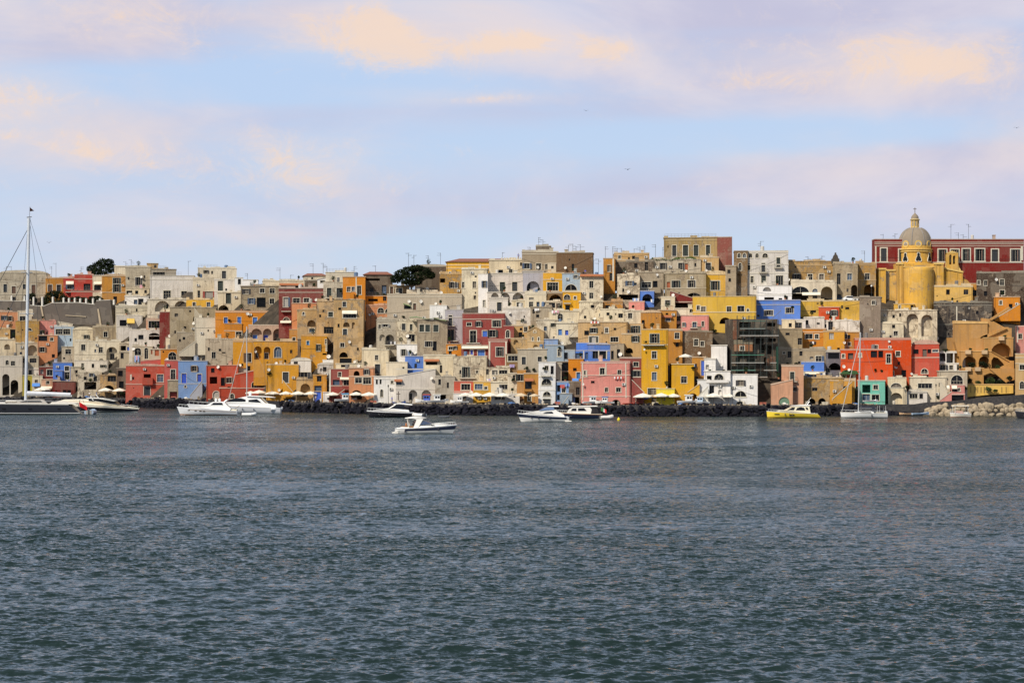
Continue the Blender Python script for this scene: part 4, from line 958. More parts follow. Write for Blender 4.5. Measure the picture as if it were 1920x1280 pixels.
    for k, v in parsed:
        if k == 'e':
            z = LZ(v[0]); bd = MB(); bd.box(-W/2-.06, W/2+.06, -.075, .0, z-.13, z+.13); bd.build('string_course', 'trim', root, pale)
        elif k == 'p':
            x, y, w, h = v; pl = MB(); pl.box(LX(x), LX(x+w), -.09, .0, max(.05, LZ(y+h)), min(H-.05, LZ(y))); pl.build('pilaster', 'trim', root, TRIM)
        elif k == 'm':
            x, y, w, h = v; n = int(w/5); pl = MB()
            for i in range(n): a = LX(x+w*i/n); pl.box(a, a+w/n*.5*s, -.03, .35, H+.1, H+.75)
            pl.build('battlement', 'plaster', root, (*pale, .4))
        elif k == 'h':
            x, y, w, h = v; pl = MB(); pl.box(LX(x), LX(x+w), 1.5, 3, H, LZ(y)); pl.build('chimney', 'plaster', root, (.12, .09, .07, .5))
        elif k in 'ckjuC':
            x, y, w, h = v; a, b, z1, z0 = LX(x), LX(x+w), LZ(y), LZ(y+h); aw = MB(); dd = max(.7, (z1-z0)*1.0); t = .05
            aw.prism([(0, 0), (0, 0.001), (0, 0.002)], 0, .001) if False else None
            n = 5
            for i in range(n):                       # slightly sagging strips
                u0, u1 = i/n, (i+1)/n; sg = lambda u: -.12*math.sin(math.pi*u)
                aw.add([(a, -dd*u0, z1+(z0-z1)*u0+sg(u0)), (b, -dd*u0, z1+(z0-z1)*u0+sg(u0)), (b, -dd*u1, z1+(z0-z1)*u1+sg(u1)), (a, -dd*u1, z1+(z0-z1)*u1+sg(u1)),
                        (a, -dd*u0, z1-t+(z0-z1)*u0+sg(u0)), (b, -dd*u0, z1-t+(z0-z1)*u0+sg(u0)), (b, -dd*u1, z1-t+(z0-z1)*u1+sg(u1)), (a, -dd*u1, z1-t+(z0-z1)*u1+sg(u1))],
                       [(0,3,2,1), (4,5,6,7), (0,4,7,3), (1,2,6,5), (3,7,6,2), (0,1,5,4)])
            aw.box(a, b, -dd-.03, -dd+.01, z0-.22, z0+.02)
            aw.build('awning', 'fabric', root, AWN[k])
        elif k in 'qQ':
            x, y, w, h = v; a, b, z1, z0 = LX(x), LX(x+w), LZ(y), LZ(y+h)
            if k == 'Q': balcony(root, a, b, z0, 0, max(.8, z1-z0), .9)
            else:
                q = MB(); q.box(a, b, -.9, -.001, z0-.05, z0+.12); q.box(a, b, -.9, -.76, z0+.11, z1); q.box(a, a+.14, -.77, -.001, z0+.11, z1); q.box(b-.14, b, -.77, -.001, z0+.11, z1)
                q.build('balcony', 'plaster', root, (*[c*.9 for c in base], .3))
        elif k == '/':
            xa, ya, xb, yb, ye = v; stair(root, LX(xa), LZ(ya), LX(xb), LZ(yb), LZ(ye), tuple(.5*a+.5*b for a, b in zip(TRIM, base)) if code[:2] in ('sb', 'gw', 'gb', 'cr', 'wh', 'st') else base)
for ln in HTEXT.strip().splitlines(): build_house(ln)
# ------------------------------------------------------------------ church with dome
def church():
    Y = depth(1727, 582); s = Y/F; X = lambda p: (p-1729)*s; Z0 = CAMZ+(HY-590)*s-2; Z = lambda p: CAMZ+(HY-p)*s-Z0
    r = empty('church', ((1729-CX)*s, Y, Z0), 0, 'yellow domed church with grey cupola and lantern in front of the red palace', 'church')
    yel = tuple(c*.95 for c in srgb('cb9c40')); pal = (.62, .42, .13)
    grey = (.25, .20, .145)
    cy = 9.0
    m = MB(); m.box(X(1685), X(1773), 2.5, 16, 0, Z(493))                       # crossing block with cut corners
    m.prism([(X(1773)-.01, 0), (X(1812), 0), (X(1812), Z(508)), (X(1773)-.01, Z(500))], 4, 15)
    m.box(X(1664), X(1686), 3.4, 14, 0, Z(505)); m.box(X(1649), X(1664)-.02, 2.0, 14, 0, Z(503))
    m.prism([(X(1812)-.01, Z(575)), (X(1832), Z(575)), (X(1832), Z(545)), (X(1829), Z(533)), (X(1822), Z(524)), (X(1812)-.01, Z(520))], 4.5, 8)
    m.build('wall', 'plaster', r, (*yel, .75))
    st = MB(); st.box(X(1665), X(1672), 3.25, 3.4, Z(560), Z(505)); st.build('buttress', 'plaster', r, (.30, .25, .18, 1))
    # apse: half cylinder towards the sea
    R_ = (X(1755)-X(1697))/2; a = MB(); ax = (X(1697)+X(1755))/2
    a.lathe([(R_, 0), (R_, Z(506)), (R_*.97, Z(503)), (R_*.9, Z(501)), (.01, Z(500))], 32, ax, 3.0, math.pi, 2*math.pi)
    a.build('apse', 'plaster', r, (*yel, .7), smooth=False)
    hd = MB(); rr = (X(1745)-X(1712))/2; hx = (X(1745)+X(1712))/2; zb_ = Z(502)
    hd.prism([(hx+rr*math.cos(t), zb_+math.sin(t)*(Z(496.5)-zb_)) for t in [math.pi*i/12 for i in range(13)]], 2.3, 2.52); hd.build('lunette', 'plaster', r, (*grey, .5))
    ap = MB(); ap.box(X(1697), X(1755), 2.28, 2.5, Z(500), Z(498.5)); ap.build('cornice', 'trim', r, pal)
    dr = MB(); Rd = X(1761)-X(1729)
    oct_ = lambda k, z: (Rd*k, z)
    dr.lathe([(Rd*1.04, Z(494)), (Rd*1.04, Z(492)), (Rd, Z(491)), (Rd, Z(470))], 32, 0, cy); drum = dr.build('drum', 'plaster', r, (*yel, .35))
    co = MB(); co.lathe([(Rd, Z(470.5)), (Rd*1.07, Z(469.5)), (Rd*1.07, Z(468.4)), (Rd*1.02, Z(468)), (Rd*1.02, Z(466)), (Rd*1.09, Z(465.4)), (Rd*1.09, Z(464.2)), (Rd*.98, Z(463.6))], 32, 0, cy); co.build('cornice', 'trim', r, pal)
    bb = MB(); bb.lathe([(Rd*.985, Z(464)), (Rd*.985, Z(458)), (Rd*.96, Z(456.6)), (Rd*.9, Z(456))], 32, 0, cy); bb.build('dome_base', 'plaster', r, (*yel, .2))
    # lobed windows and oculi round the drum
    for k in range(8):
        t = -math.pi/2+k*math.pi/4; n = Vector((math.cos(t), math.sin(t), 0)); u = Vector((-math.sin(t), math.cos(t), 0))
        out = [(-.55, -.9), (-.25, -1.0), (0, -.78), (.25, -1.0), (.55, -.9), (.62, -.62), (.5, -.2), (.28, .25), (.3, .6), (.22, .9), (0, 1.02), (-.22, .9), (-.3, .6), (-.28, .25), (-.5, -.2), (-.62, -.62)]
        zc = Z(479.8); kz = (Z(472)-Z(488))/2; kx = 1.12
        def plate(sc, d0, d1):
            q = MB(); c = Vector((0, cy, zc))
            P = [c+u*(x*kx*sc)+Vector((0, 0, z*kz*(sc if sc <= 1 else 1+(sc-1)*.6))) for x, z in out]; N = len(P)
            q.add([p+n*(Rd*.985+d0) for p in P]+[p+n*(Rd+d1) for p in P], [tuple(range(N, 2*N))]+[(i, (i+1) % N, (i+1) % N+N, i+N) for i in range(N)]); return q
        w = plate(1.32, -.3, .10).build('window', 'trim', r, (.62, .58, .46)); plate(1.0, -.3, .14).build('pane', 'glass', w, (.012, .014, .016))
        oc = MB(); c = Vector((0, cy, Z(455)))
        ro = .95
        for rr_, d, lst in ((1.0, .0, 0),):
            Nn = 16; P = [c+u*(math.cos(a)*ro)+Vector((0, 0, math.sin(a)*ro)) for a in [2*math.pi*i/Nn for i in range(Nn)]]; Q = [c+u*(math.cos(a)*ro*.68)+Vector((0, 0, math.sin(a)*ro*.68)) for a in [2*math.pi*i/Nn for i in range(Nn)]]
            oc.add([p+n*(Rd*.75) for p in P]+[p+n*(Rd*.99) for p in P]+[q+n*(Rd*.99) for q in Q]+[q+n*(Rd*.97) for q in Q], [(i, (i+1) % Nn, (i+1) % Nn+Nn, i+Nn) for i in range(Nn)]+[(i+Nn, (i+1) % Nn+Nn, (i+1) % Nn+2*Nn, i+2*Nn) for i in range(Nn)]+[(i+2*Nn, (i+1) % Nn+2*Nn, (i+1) % Nn+3*Nn, i+3*Nn) for i in range(Nn)])
        o = oc.build('oculus', 'trim', r, (.62, .40, .10))
        dk = MB(); dk.add([q+n*(Rd*.975) for q in Q], [tuple(range(Nn))]); dk.build('blind_panel', 'trim', o, (.50, .47, .40))
    # dome with ribs
    Rb = X(1760.5)-X(1729); zb = Z(457); ht = Z(423)-zb
    prof = [(Rb*math.cos(a)**.8 if a < 1.5 else .3, zb+ht*1.04*math.sin(a)) for a in [i*1.30/14 for i in range(15)]]
    dm = MB(); dm.lathe(prof, 48, 0, cy); dome = dm.build('dome', 'plaster', r, (*grey, .3), smooth=True)
    for k in range(8):
        t = -math.pi/2+math.pi/8+k*math.pi/4; rb = MB()
        pts = [((q+.05)*math.cos(t), cy+(q+.05)*math.sin(t), z) for q, z in prof]; rb.path(pts, .12, 5); rb.build('rib', 'plaster', dome, (.24, .22, .2, .2))
    Rl = X(1737)-X(1729)
    ln = MB(); ln.lathe([(Rl*1.15, Z(424.5)), (Rl*1.15, Z(422.5)), (Rl*.82, Z(422)), (Rl*.82, Z(409)), (Rl*1.0, Z(408.5)), (Rl*1.18, Z(407.4)), (Rl*1.18, Z(406.4)), (Rl*.85, Z(405.5))], 16, 0, cy); lan = ln.build('lantern', 'plaster', r, (.55, .42, .2, .1))
    for k in range(8):
        t = -math.pi/2+math.pi/8+k*math.pi/4; p = MB(); p.tube((Rl*.88*math.cos(t), cy+Rl*.88*math.sin(t), Z(422)), (Rl*.88*math.cos(t), cy+Rl*.88*math.sin(t), Z(409)), .13, 6); p.build('pilaster', 'trim', lan, (.62, .40, .12))
        t += math.pi/8; q = MB(); c = Vector((math.cos(t)*Rl*.84, cy+math.sin(t)*Rl*.84, 0)); u = Vector((-math.sin(t), math.cos(t), 0))
        q.quad(c-u*.16+Vector((0,0,Z(419))), c+u*.16+Vector((0,0,Z(419))), c+u*.16+Vector((0,0,Z(411))), c-u*.16+Vector((0,0,Z(411)))); q.build('pane', 'glass', lan, (.25, .24, .22))
    cp = MB(); cp.lathe([(Rl*.88, Z(405.8)), (Rl*.86, Z(402)), (Rl*.66, Z(399)), (Rl*.34, Z(396.5)), (Rl*.12, Z(394.6)), (Rl*.1, Z(393.6)), (.02, Z(393))], 20, 0, cy); cp.build('cap', 'plaster', lan, (*grey, .2), smooth=True)
    cr = MB(); cr.box(-.08, .08, cy-.07, cy+.07, Z(394), Z(384)); cr.box(-.42, -.081, cy-.07, cy+.07, Z(387.1), Z(386)); cr.box(.081, .42, cy-.07, cy+.07, Z(387.1), Z(386)); cr.build('cross', 'metal', r, (.16, .13, .1))
    # belfry on the right wing
    bf = MB(); bx0, bx1 = X(1783), X(1805); yb0, yb1 = 5.0, 6.3
    holes = [(X(1788), X(1792.6), Z(494), Z(475), 1.3, True, False), (X(1795), X(1799.6), Z(493), Z(477), 1.3, True, False)]
    wmb = wall_mesh(bx1-bx0, Z(472)-Z(507), 1.3, [(a-(bx0+bx1)/2, b-(bx0+bx1)/2, c-Z(507), d-Z(507), e, f, g_) for a, b, c, d, e, f, g_ in holes])
    bf.add([(x+(bx0+bx1)/2, y+yb0, z+Z(507)) for x, y, z in wmb.v], [f for f in wmb.f])
    bf.f = [f for f in bf.f if not all(abs(bf.v[i][1]-yb1) < 1e-4 for i in f)]
    belf = bf.build('belfry', 'plaster', r, (*yel, .6))
    tp = MB(); tp.prism([(bx0-.2, Z(472.5)), (bx1+.2, Z(472.5)), (bx1-.6, Z(470.5)), ((bx0+bx1)/2+.5, Z(469.6)), ((bx0+bx1)/2, Z(468)), ((bx0+bx1)/2-.5, Z(469.6)), (bx0+.6, Z(470.5))], yb0-.1, yb1+.1); tp.build('pediment', 'plaster', belf, (*pal, .4))
    for sx, px0, px1 in ((-1, 1783, 1776), (1, 1805, 1811)):
        sc = MB(); sc.prism([(X(px0), Z(507)), (X(px1), Z(507)), (X(px1+sx*-1.2), Z(503)), (X(px0+sx*2), Z(499)), (X(px0+sx*.6), Z(492)), (X(px0), Z(490))][::1 if sx > 0 else -1], yb0+.2, yb1-.2); sc.build('scroll', 'plaster', belf, (*pal, .5))
    for px in (1767, 1771): 
        sc = MB(); sc.lathe([(.02, Z(508)), (.55, Z(507)), (.7, Z(505)), (.5, Z(502)), (.2, Z(500)), (.02, Z(499.5))], 10, X(px), 4.6); sc.build('urn', 'plaster', r, (*pal, .5))
    for px in (1790.3, 1797.3):
        bl = MB(); bl.lathe([(.30, Z(489)), (.24, Z(486)), (.18, Z(483.5)), (.02, Z(482.6))], 10, X(px), yb0+.6); bl.build('bell', 'metal', belf, (.05, .045, .03))
    cw = MB()
    for a, c_, y_, yy in ((1684, 1697.3, 493, 2.5), (1755, 1774, 493, 2.5), (1663.5, 1684, 505, 3.4), (1648, 1664.5, 503, 2.0)): cw.box(X(a), X(c_), yy-.28, yy+.6, Z(y_)-.25, Z(y_)+.18)
    cw.prism([(X(1773), Z(500)-.3), (X(1812.6), Z(508)-.3), (X(1812.6), Z(508)+.15), (X(1773), Z(500)+.15)], 3.75, 4.6); cw.build('cornice', 'trim', r, pal)
    pw = MB()
    for a, c_, y0_, y1_, yy in ((1686, 1689, 575, 495, 2.5), (1693.5, 1696.5, 575, 495, 2.5), (1757, 1760, 560, 495, 2.5), (1769, 1773, 560, 495, 2.5), (1780, 1783, 560, 508, 4), (1798, 1801, 560, 510, 4), (1809, 1812, 560, 511, 4), (1650, 1652.5, 570, 505, 2), (1661, 1663.5, 570, 505, 2)): pw.box(X(a), X(c_), yy-.16, yy, Z(y0_), Z(y1_))
    pw.build('pilaster', 'plaster', r, (*[c*.92 for c in yel], .6))
    # small slit windows
    for px, py in ((1757, 522),):
        pass
church()

# ------------------------------------------------------------------ dark retaining wall with white posts, upper left
def retaining():
    Y = depth(100, 612)+1.5; s = Y/F; X = lambda p: (p-100)*s/math.cos(.36); Z0 = CAMZ+(HY-640)*s; Z = lambda p: CAMZ+(HY-p)*s-Z0
    r = empty('retaining_wall', ((100-CX)*s, Y, Z0), -.36, 'long dark grey retaining wall with white posts below the trees, upper left', 'wall')
    m = MB(); top = [(-30, 562), (50, 564), (52, 572), (80, 574), (97, 568), (150, 568), (185, 572), (188, 565), (216, 564), (222, 612)]
    m.prism([(X(-30), 0), (X(224), 0)]+[(X(a), Z(b)) for a, b in reversed(top)], 0, 3.0)
    m.build('wall', 'plaster', r, (.085, .072, .062, .25))
    c2 = MB()
    for (a, b), (c, d) in zip(top[:8], top[1:9]):
        if c-a > 3: c2.prism([(X(a), Z(b)-.02), (X(c), Z(d)-.02), (X(c), Z(d)+.16), (X(a), Z(b)+.16)], -.08, 1)
    c2.build('coping', 'trim', r, (.45, .42, .36))
    for px, b, h in [(12, 563, 9), (39, 564, 9), (58, 573, 16), (76, 574, 17), (98, 572, 15), (120, 568, 9), (131, 568, 8), (143, 569, 9), (154, 570, 9), (166, 571, 10), (180, 572, 11), (194, 566, 5), (222, 572, 8)]:
        p = MB(); p.box(X(px)-.24, X(px)+.24, .1, .6, Z(b)-.1, Z(b-h)); p.add([(X(px)-.32, .02, Z(b-h)-.01), (X(px)+.32, .02, Z(b-h)-.01), (X(px)+.32, .68, Z(b-h)-.01), (X(px)-.32, .68, Z(b-h)-.01), (X(px), .35, Z(b-h)+.22)], [(0,1,4), (1,2,4), (2,3,4), (3,0,4), (3,2,1,0)])
        p.build('post', 'trim', r, (.6, .57, .5))
    d = MB(); d.prism([(X(78), Z(574)), (X(86), Z(612)), (X(83), Z(612)), (X(75), Z(574))], -.5, -.01); d.prism([(X(194), Z(580)), (X(200), Z(612)), (X(196), Z(612)), (X(191), Z(580))], -.4, -.01); d.prism([(X(126), Z(592)), (X(168), Z(595)), (X(168), Z(593.6)), (X(126), Z(590.6))][::-1], -.3, -.01)
    d.build('buttress', 'plaster', r, (.36, .29, .2, .6))
retaining()

# ------------------------------------------------------------------ unfinished brick house and its scaffolding
def building_site():
    Y = depth(1412, 712)+1.2; s = Y/F; X = lambda p: (p-1412)*s; Z0 = CAMZ+(HY-765)*s; Z = lambda p: CAMZ+(HY-p)*s-Z0
    r = empty('unfinished_house', ((1412-CX)*s, Y, Z0), 0, 'dark unfinished brick house with orange bay behind the scaffolding', 'house', 'houses stacked on the hillside')
    W = X(1458)-X(1368); hs = []
    for x0, x1, y0, y1 in [(1386, 1408, 604, 614), (1412, 1432, 620, 629), (1438, 1454, 605, 612), (1386, 1408, 620, 629), (1380, 1398, 634, 640), (1414, 1432, 634, 645), (1437, 1447, 648, 664), (1432, 1438, 670, 685), (1380, 1388, 670, 679), (1400, 1416, 671, 680), (1372, 1414, 686, 693), (1424, 1434, 646, 662), (1422, 1438, 712, 730), (1420, 1440, 734, 742), (1441, 1455, 634, 640)]:
        hs.append((X(x0)-(X(1413)), X(x1)-X(1413), Z(y1), Z(y0), 1.8, False, True))
    m = wall_mesh(W, Z(598), 10, hs); m.v = [(x+X(1413), y, z) for x, y, z in m.v]
    m.build('wall', 'plaster', r, (.045, .034, .026, .9))
    b = MB(); b.box(X(1376), X(1410), -1.6, 0, Z(659), Z(639)); b.build('bay', 'plaster', r, (.28, .11, .045, .9))
    b2 = MB(); b2.box(X(1375.5), X(1410.5), -1.66, -.01, Z(644.5)-.1, Z(637)); b2.build('parapet', 'plaster', r, (.18, .15, .10, .8))
    window(r, 'w', X(1386), X(1394), Z(657), Z(648.5), -1.6, 0, (.3, .2, .1))
    for a, c, y0, y1 in ((1374, 1382, 600, 636), (1436, 1442, 672, 686), (1444, 1454, 668, 680), (1436, 1446, 716, 728)):
        q = MB(); q.box(X(a), X(c), -.12, -.005, Z(y1), Z(y0)); q.build('brick_panel', 'plaster', r, (.14, .05, .025, .7))
    for i, (a, c, y) in enumerate(((1418, 1445, 742), (1420, 1447, 752), (1416, 1446, 762))):
        q = MB(); q.box(X(a), X(c), -2.0-1.0*i, -.02, Z(y+10), Z(y)); q.build('terrace', 'plaster', r, (.11, .088, .06, 1))
    sc = empty('scaffolding', ((1412-CX)*s, Y-2.9, Z0), 0, 'green and white scaffolding before the dark unfinished house', 'scaffolding')
    for i in range(9):
        px = 1369+i*11
        for yy in (0, 1.1):
            t = MB(); top = 592 if 1372 < px < 1460 else 656
            if px > 1414: t.tube((X(px), yy, Z(706)), (X(px), yy, Z(600)), .05, 6)
            else: t.tube((X(px), yy, Z(708)), (X(px), yy, Z(top)), .05, 6)
            t.build('standard', 'metal', sc, (.035, .045, .04))
    for y, a, c, col in ((603, 1386, 1432, (.05, .12, .09)), (617, 1386, 1432, (.2, .24, .22)), (630, 1385, 1457, (.42, .40, .36)), (666, 1369, 1430, (.05, .18, .12)), (680.5, 1369, 1430, (.34, .34, .31)), (680.5, 1442, 1454, (.34, .34, .31)), (694.5, 1369, 1414, (.1, .22, .17)), (694.5, 1430, 1455, (.36, .36, .33)), (707, 1420, 1436, (.40, .37, .33))):
        p = MB(); p.box(X(a), X(c), -.05, 1.15, Z(y), Z(y)+.16); p.build('plank', 'paint', sc, col)
        h = MB()
        for k in (.55, 1.05): h.tube((X(a), 0, Z(y)+k), (X(c), 0, Z(y)+k), .04, 5)
        h.build('guard_rail', 'metal', sc, (.03, .05, .042))
    d = MB(); d.tube((X(1444), 0, Z(598)), (X(1462), 0, Z(582)), .06, 6); d.build('hoist_arm', 'metal', sc, (.07, .07, .07))
    n = MB(); n.box(X(1453), X(1456), -.1, 1.2, Z(696), Z(650)); n.build('netting', 'fabric', sc, (.015, .05, .035))
building_site()

# ------------------------------------------------------------------ ochre stairway climbing the cliff, far right
def stairway():
    Y = depth(1855, 738); s = Y/F; X = lambda p: (p-1855)*s; Z0 = CAMZ+(HY-748)*s; Z = lambda p: CAMZ+(HY-p)*s-Z0
    r = empty('stairway', ((1855-CX)*s, Y, Z0), 0, 'long ochre public stairway with arches zigzagging up the cliff, far right', 'stairway')
    oc = tuple(c*.95 for c in srgb('b4854a')); dk = tuple(c*.95 for c in oc)
    def slab(pts, y0, y1, name='ramp', wear=.25, col=oc, parent=r):
        m = MB(); a = sum(p[0]*q[1]-q[0]*p[1] for p, q in zip(pts, pts[1:]+pts[:1]))
        P = [(X(p), Z(q)) for p, q in pts]; 
        if a > 0: P = P[::-1]
        m.prism(P, y0, y1); return m.build(name, 'plaster', parent, (*col, wear))
    slab([(1799, 632), (1806, 748), (1905, 748), (1905, 612), (1861, 612), (1861, 632)], 7.0, 14, 'wall')
    blk = slab([(1799, 604), (1861, 604), (1861, 668), (1806, 668), (1799, 640)], 5.0, 7.2, 'wall')
    slab([(1798.5, 600), (1861.5, 602), (1861.5, 606), (1798.5, 606)], 4.85, 7.3, 'coping', .2, (.60, .36, .13), blk)
    slab([(1852, 595), (1866, 597), (1896, 613.5), (1908, 614), (1908, 634), (1861, 634), (1852, 620)], 5.6, 7.1)
    slab([(1866, 598), (1869, 600), (1906, 577), (1903, 574)], 5.3, 6.6)
    slab([(1846, 633), (1852, 629), (1896, 613.5), (1899, 615), (1856, 634)], 5.0, 5.7)
    def arcade(x0, x1, yt, yb, arches, y0, y1, name='landing'):
        """a wall with arched openings below a landing"""
        hs = [(X(a)-X((x0+x1)/2), X(b)-X((x0+x1)/2), Z(d), Z(c), y1-y0, True, False) for a, b, c, d in arches]
        w = wall_mesh(X(x1)-X(x0), Z(yt)-Z(yb), y1-y0, [(a, b, max(.0, c-Z(yb)), d-Z(yb), e, f, g_) for a, b, c, d, e, f, g_ in hs])
        w.f = [f for f in w.f if not all(abs(w.v[i][1]-(y1-y0)) < 1e-4 for i in f) or False]
        w.v = [(x+X((x0+x1)/2), y+y0, z+Z(yb)) for x, y, z in w.v]
        o = w.build(name, 'plaster', r, (*oc, .3))
        c = MB(); c.box(X(x0)-.1, X(x1)+.1, y0-.12, y1, Z(yt)-.01, Z(yt)+.16); c.build('coping', 'trim', o, (.62, .38, .15)); return o
    arcade(1852, 1908, 633, 668, [(1866, 1905, 642.5, 672)], 4.2, 6.8)
    arcade(1807, 1864, 658.5, 697, [(1809, 1836, 667.5, 700), (1840, 1860, 667.5, 700)], 2.6, 5.0)
    slab([(1861, 659), (1892, 675), (1903, 676), (1905, 681), (1893, 692), (1885, 680), (1876, 671), (1868, 669), (1864, 675), (1861, 690)], 2.5, 5.0)
    arcade(1806, 1846, 690.5, 745, [], .9, 3.0)
    slab([(1844, 690.5), (1904, 690.5), (1904, 712), (1890, 716), (1868, 702), (1858, 699), (1850, 702), (1844, 704)], .85, 3.0)
    slab([(1876, 690), (1904, 676), (1904, 692), (1876, 692)], 1.4, 2.4)
    slab([(1856, 690.8), (1862, 690.6), (1890, 714), (1888, 718)], .5, .84, 'parapet')
    slab([(1862, 658), (1868, 660), (1902, 678), (1900, 680)], 2.2, 2.49, 'parapet')
    fw = slab([(1810, 721), (1898, 721), (1898, 737), (1858, 739), (1812, 744)], -.9, -.3, 'front_wall', .2, (.68, .42, .09))
    for px in (1818, 1826, 1831, 1837, 1843, 1876, 1884):
        q = MB(); q.box(X(px), X(px)+.16, -.95, -.89, Z(736), Z(725)); q.build('slit', 'paint', fw, (.16, .10, .04))
    cpp = slab([(1809, 719.5), (1899, 719.5), (1899, 721.2), (1809, 721.2)], -1.0, -.2, 'coping', .2, (.62, .38, .15), fw)
    pl = []
    for px, py, y in ((1814, 658.4, 2.3), (1845, 658.4, 2.3), (1880, 632.6, 3.9), (1811, 690.4, .6), (1829, 690.4, .6)):
        q = MB(); q.box(X(px), X(px+10), y-.5, y+.25, Z(py+5), Z(py)+.3); q.build('planter', 'plaster', r, (.55, .38, .22, .2))
    return r, X, Z, Y, Z0, s
stairway()

def simple_wall(name, label, px0, px1, tops, pb, Y, mat, cat='wall', col=None, th=2.0):
    s = Y/F; cx = (px0+px1)/2; Z0 = CAMZ+(HY-pb)*s
    m = MB(); m.prism([((px0-cx)*s, 0), ((px1-cx)*s, 0)]+[((a-cx)*s, CAMZ+(HY-b)*s-Z0) for a, b in reversed(tops)], 0, th)
    o = m.build(name, mat, None, col); o.location = ((cx-CX)*s, Y, Z0); tag(o, label, cat); return o
simple_wall('quay_wall', 'dark stone quay wall rising to the right above the pale boulders', 1650, 1930, [(1650, 765), (1690, 762), (1738, 754.5), (1800, 751), (1860, 744), (1930, 739)], 784, 459, 'basaltwall')
simple_wall('promenade_kerb', 'thin pale kerb along the top of the dark quay wall, right', 1650, 1930, [(1650, 763.6), (1690, 760.6), (1738, 753), (1800, 749.4), (1860, 742.4), (1930, 737.4)], 766, 462.5, 'quay', 'kerb', None, .5) if False else None
simple_wall('cliff_wall', 'black cliff wall beside the orange stair at the far right', 1866, 1925, [(1866, 612), (1878, 602), (1905, 584), (1925, 580)], 640, depth(1890, 612)+5, 'basaltwall', 'wall', None, 3)
simple_wall('boundary_wall', 'pale terrace wall with white parapet beside the grey stone tower', 1600, 1652, [(1600, 556), (1652, 556)], 560, depth(1630, 632)-.6, 'quay', 'wall', None, .4)

# belfry gable on the ruined stone house, upper right
def gable_top():
    h = next(q for q in HOUSES if q[0].startswith('ruined stone house with tall doorway')); Y = h[5]+2; s = Y/F
    m = MB(); X = lambda p: (p-1567)*s; Z = lambda p: (494-p)*s
    m.prism([(X(1560), 0), (X(1574), 0), (X(1574), Z(485)), (X(1572), Z(484)), (X(1570.5), Z(478.5)), (X(1568.4), Z(476.5)), (X(1568), Z(473)), (X(1566.4), Z(473)), (X(1566), Z(476.5)), (X(1563.8), Z(478.5)), (X(1562), Z(484)), (X(1560), Z(485))], 0, 1.2)
    o = m.build('bell_gable', 'plaster', None, (.06, .05, .04, .4)); o.location = ((1567-CX)*s, Y, h[7]+.2)
    tag(o, 'dark little bell gable on top of the ruined stone house', 'bell gable')
gable_top()

# ------------------------------------------------------------------ trees, hedges and plants
def leaves(mb, c, rad, n, size, rs, flat=.6, shell=.55):
    c = np.array(c, float); rad = np.array(rad, float)
    for _ in range(n):
        v = np.array([rs.gauss(0, 1) for _ in range(3)]); v /= np.linalg.norm(v)+1e-9
        v *= (shell+(1-shell)*rs.random())
        p = Vector(c+v*rad); a = Vector((rs.gauss(0,1), rs.gauss(0,1), rs.gauss(0,1))).normalized(); b = a.orthogonal().normalized()
        k = size*rs.uniform(.6, 1.4); cc = a.cross(b)
        mb.add([p-b*k, p+cc*k*flat, p+b*k, p-cc*k*flat], [(0,1,2,3)])
def crown(name, parent, clumps, n, size, col, seed):
    rs = random.Random(seed); mb = MB()
    for c, rad in clumps: leaves(mb, c, rad, n, size, rs)
    return mb.build(name, 'leaf', parent, col)
def on_roof(px, py):                                # nearest house below this pixel
    best = None
    for h in HOUSES:
        if h[1]-1 <= px <= h[3]+1 and h[4] > py-2:
            d_ = abs(h[2]-py) if h[2] >= py-6 else 50+abs(h[2]-py)
            if best is None or d_ < best[0]: best = (d_, h)
    return best[1] if best else None
def front_house(px, py):
    c = [h for h in HOUSES if h[1] <= px <= h[3] and h[2]-1 <= py <= h[4]]
    return min(c, key=lambda h: h[5]) if c else on_roof(px, py)
def tree(label, px, py, pb, Y, clumps, n, size, col, seed, trunks=1, name='tree', cat='tree', tr=.25):
    s = Y/F; base = at(px, pb, Y); r = empty(name, base, 0, label, cat)
    cl = [(((a-px)*s, dy, (pb-b)*s), (ra*s, ra*s*.9, rb*s)) for a, b, dy, ra, rb in clumps]
    crown('crown', r, cl, n, size, col, seed)
    t = MB(); rs = random.Random(seed)
    mid = Vector(((px-px)*s, 0, 0)); fork = Vector((rs.uniform(-.3, .3), 0, (pb-max(c[1] for c in clumps))*s*.55))
    t.tube((0, 0, -2.0), fork, tr, 8, tr*.8)
    for c, rad in cl: t.tube(fork, Vector(c)*.95, tr*.6, 6, tr*.18)
    t.build('trunk', 'paint', r, (.05, .035, .025)); return r
DG = (.010, .015, .008)
tree('round dark tree on the skyline behind the orange house', 190, 500, 532, depth(190, 556)+8,
     [(172, 504, 0, 10, 8), (183, 499, .5, 12, 10), (192, 494, 0, 12, 10), (203, 493, .6, 11, 9), (209, 503, 0, 9, 9), (196, 508, -.8, 14, 9), (180, 510, -.6, 13, 7)], 520, .26, DG, 3)
tree('broad dark umbrella pine spreading over the brown cottage', 771, 515, 549, depth(771, 562)-1.5,
     [(742, 523, 0, 11, 8), (752, 514, 0, 14, 9), (766, 508, .5, 15, 9), (780, 503, 0, 15, 7), (796, 508, 0, 14, 8), (808, 516, 0, 9, 7), (788, 518, -1, 17, 9), (764, 523, -1, 16, 9), (775, 530, -.5, 18, 5)], 620, .24, (.008, .012, .006), 5, name='pine_tree', cat='pine', tr=.35)
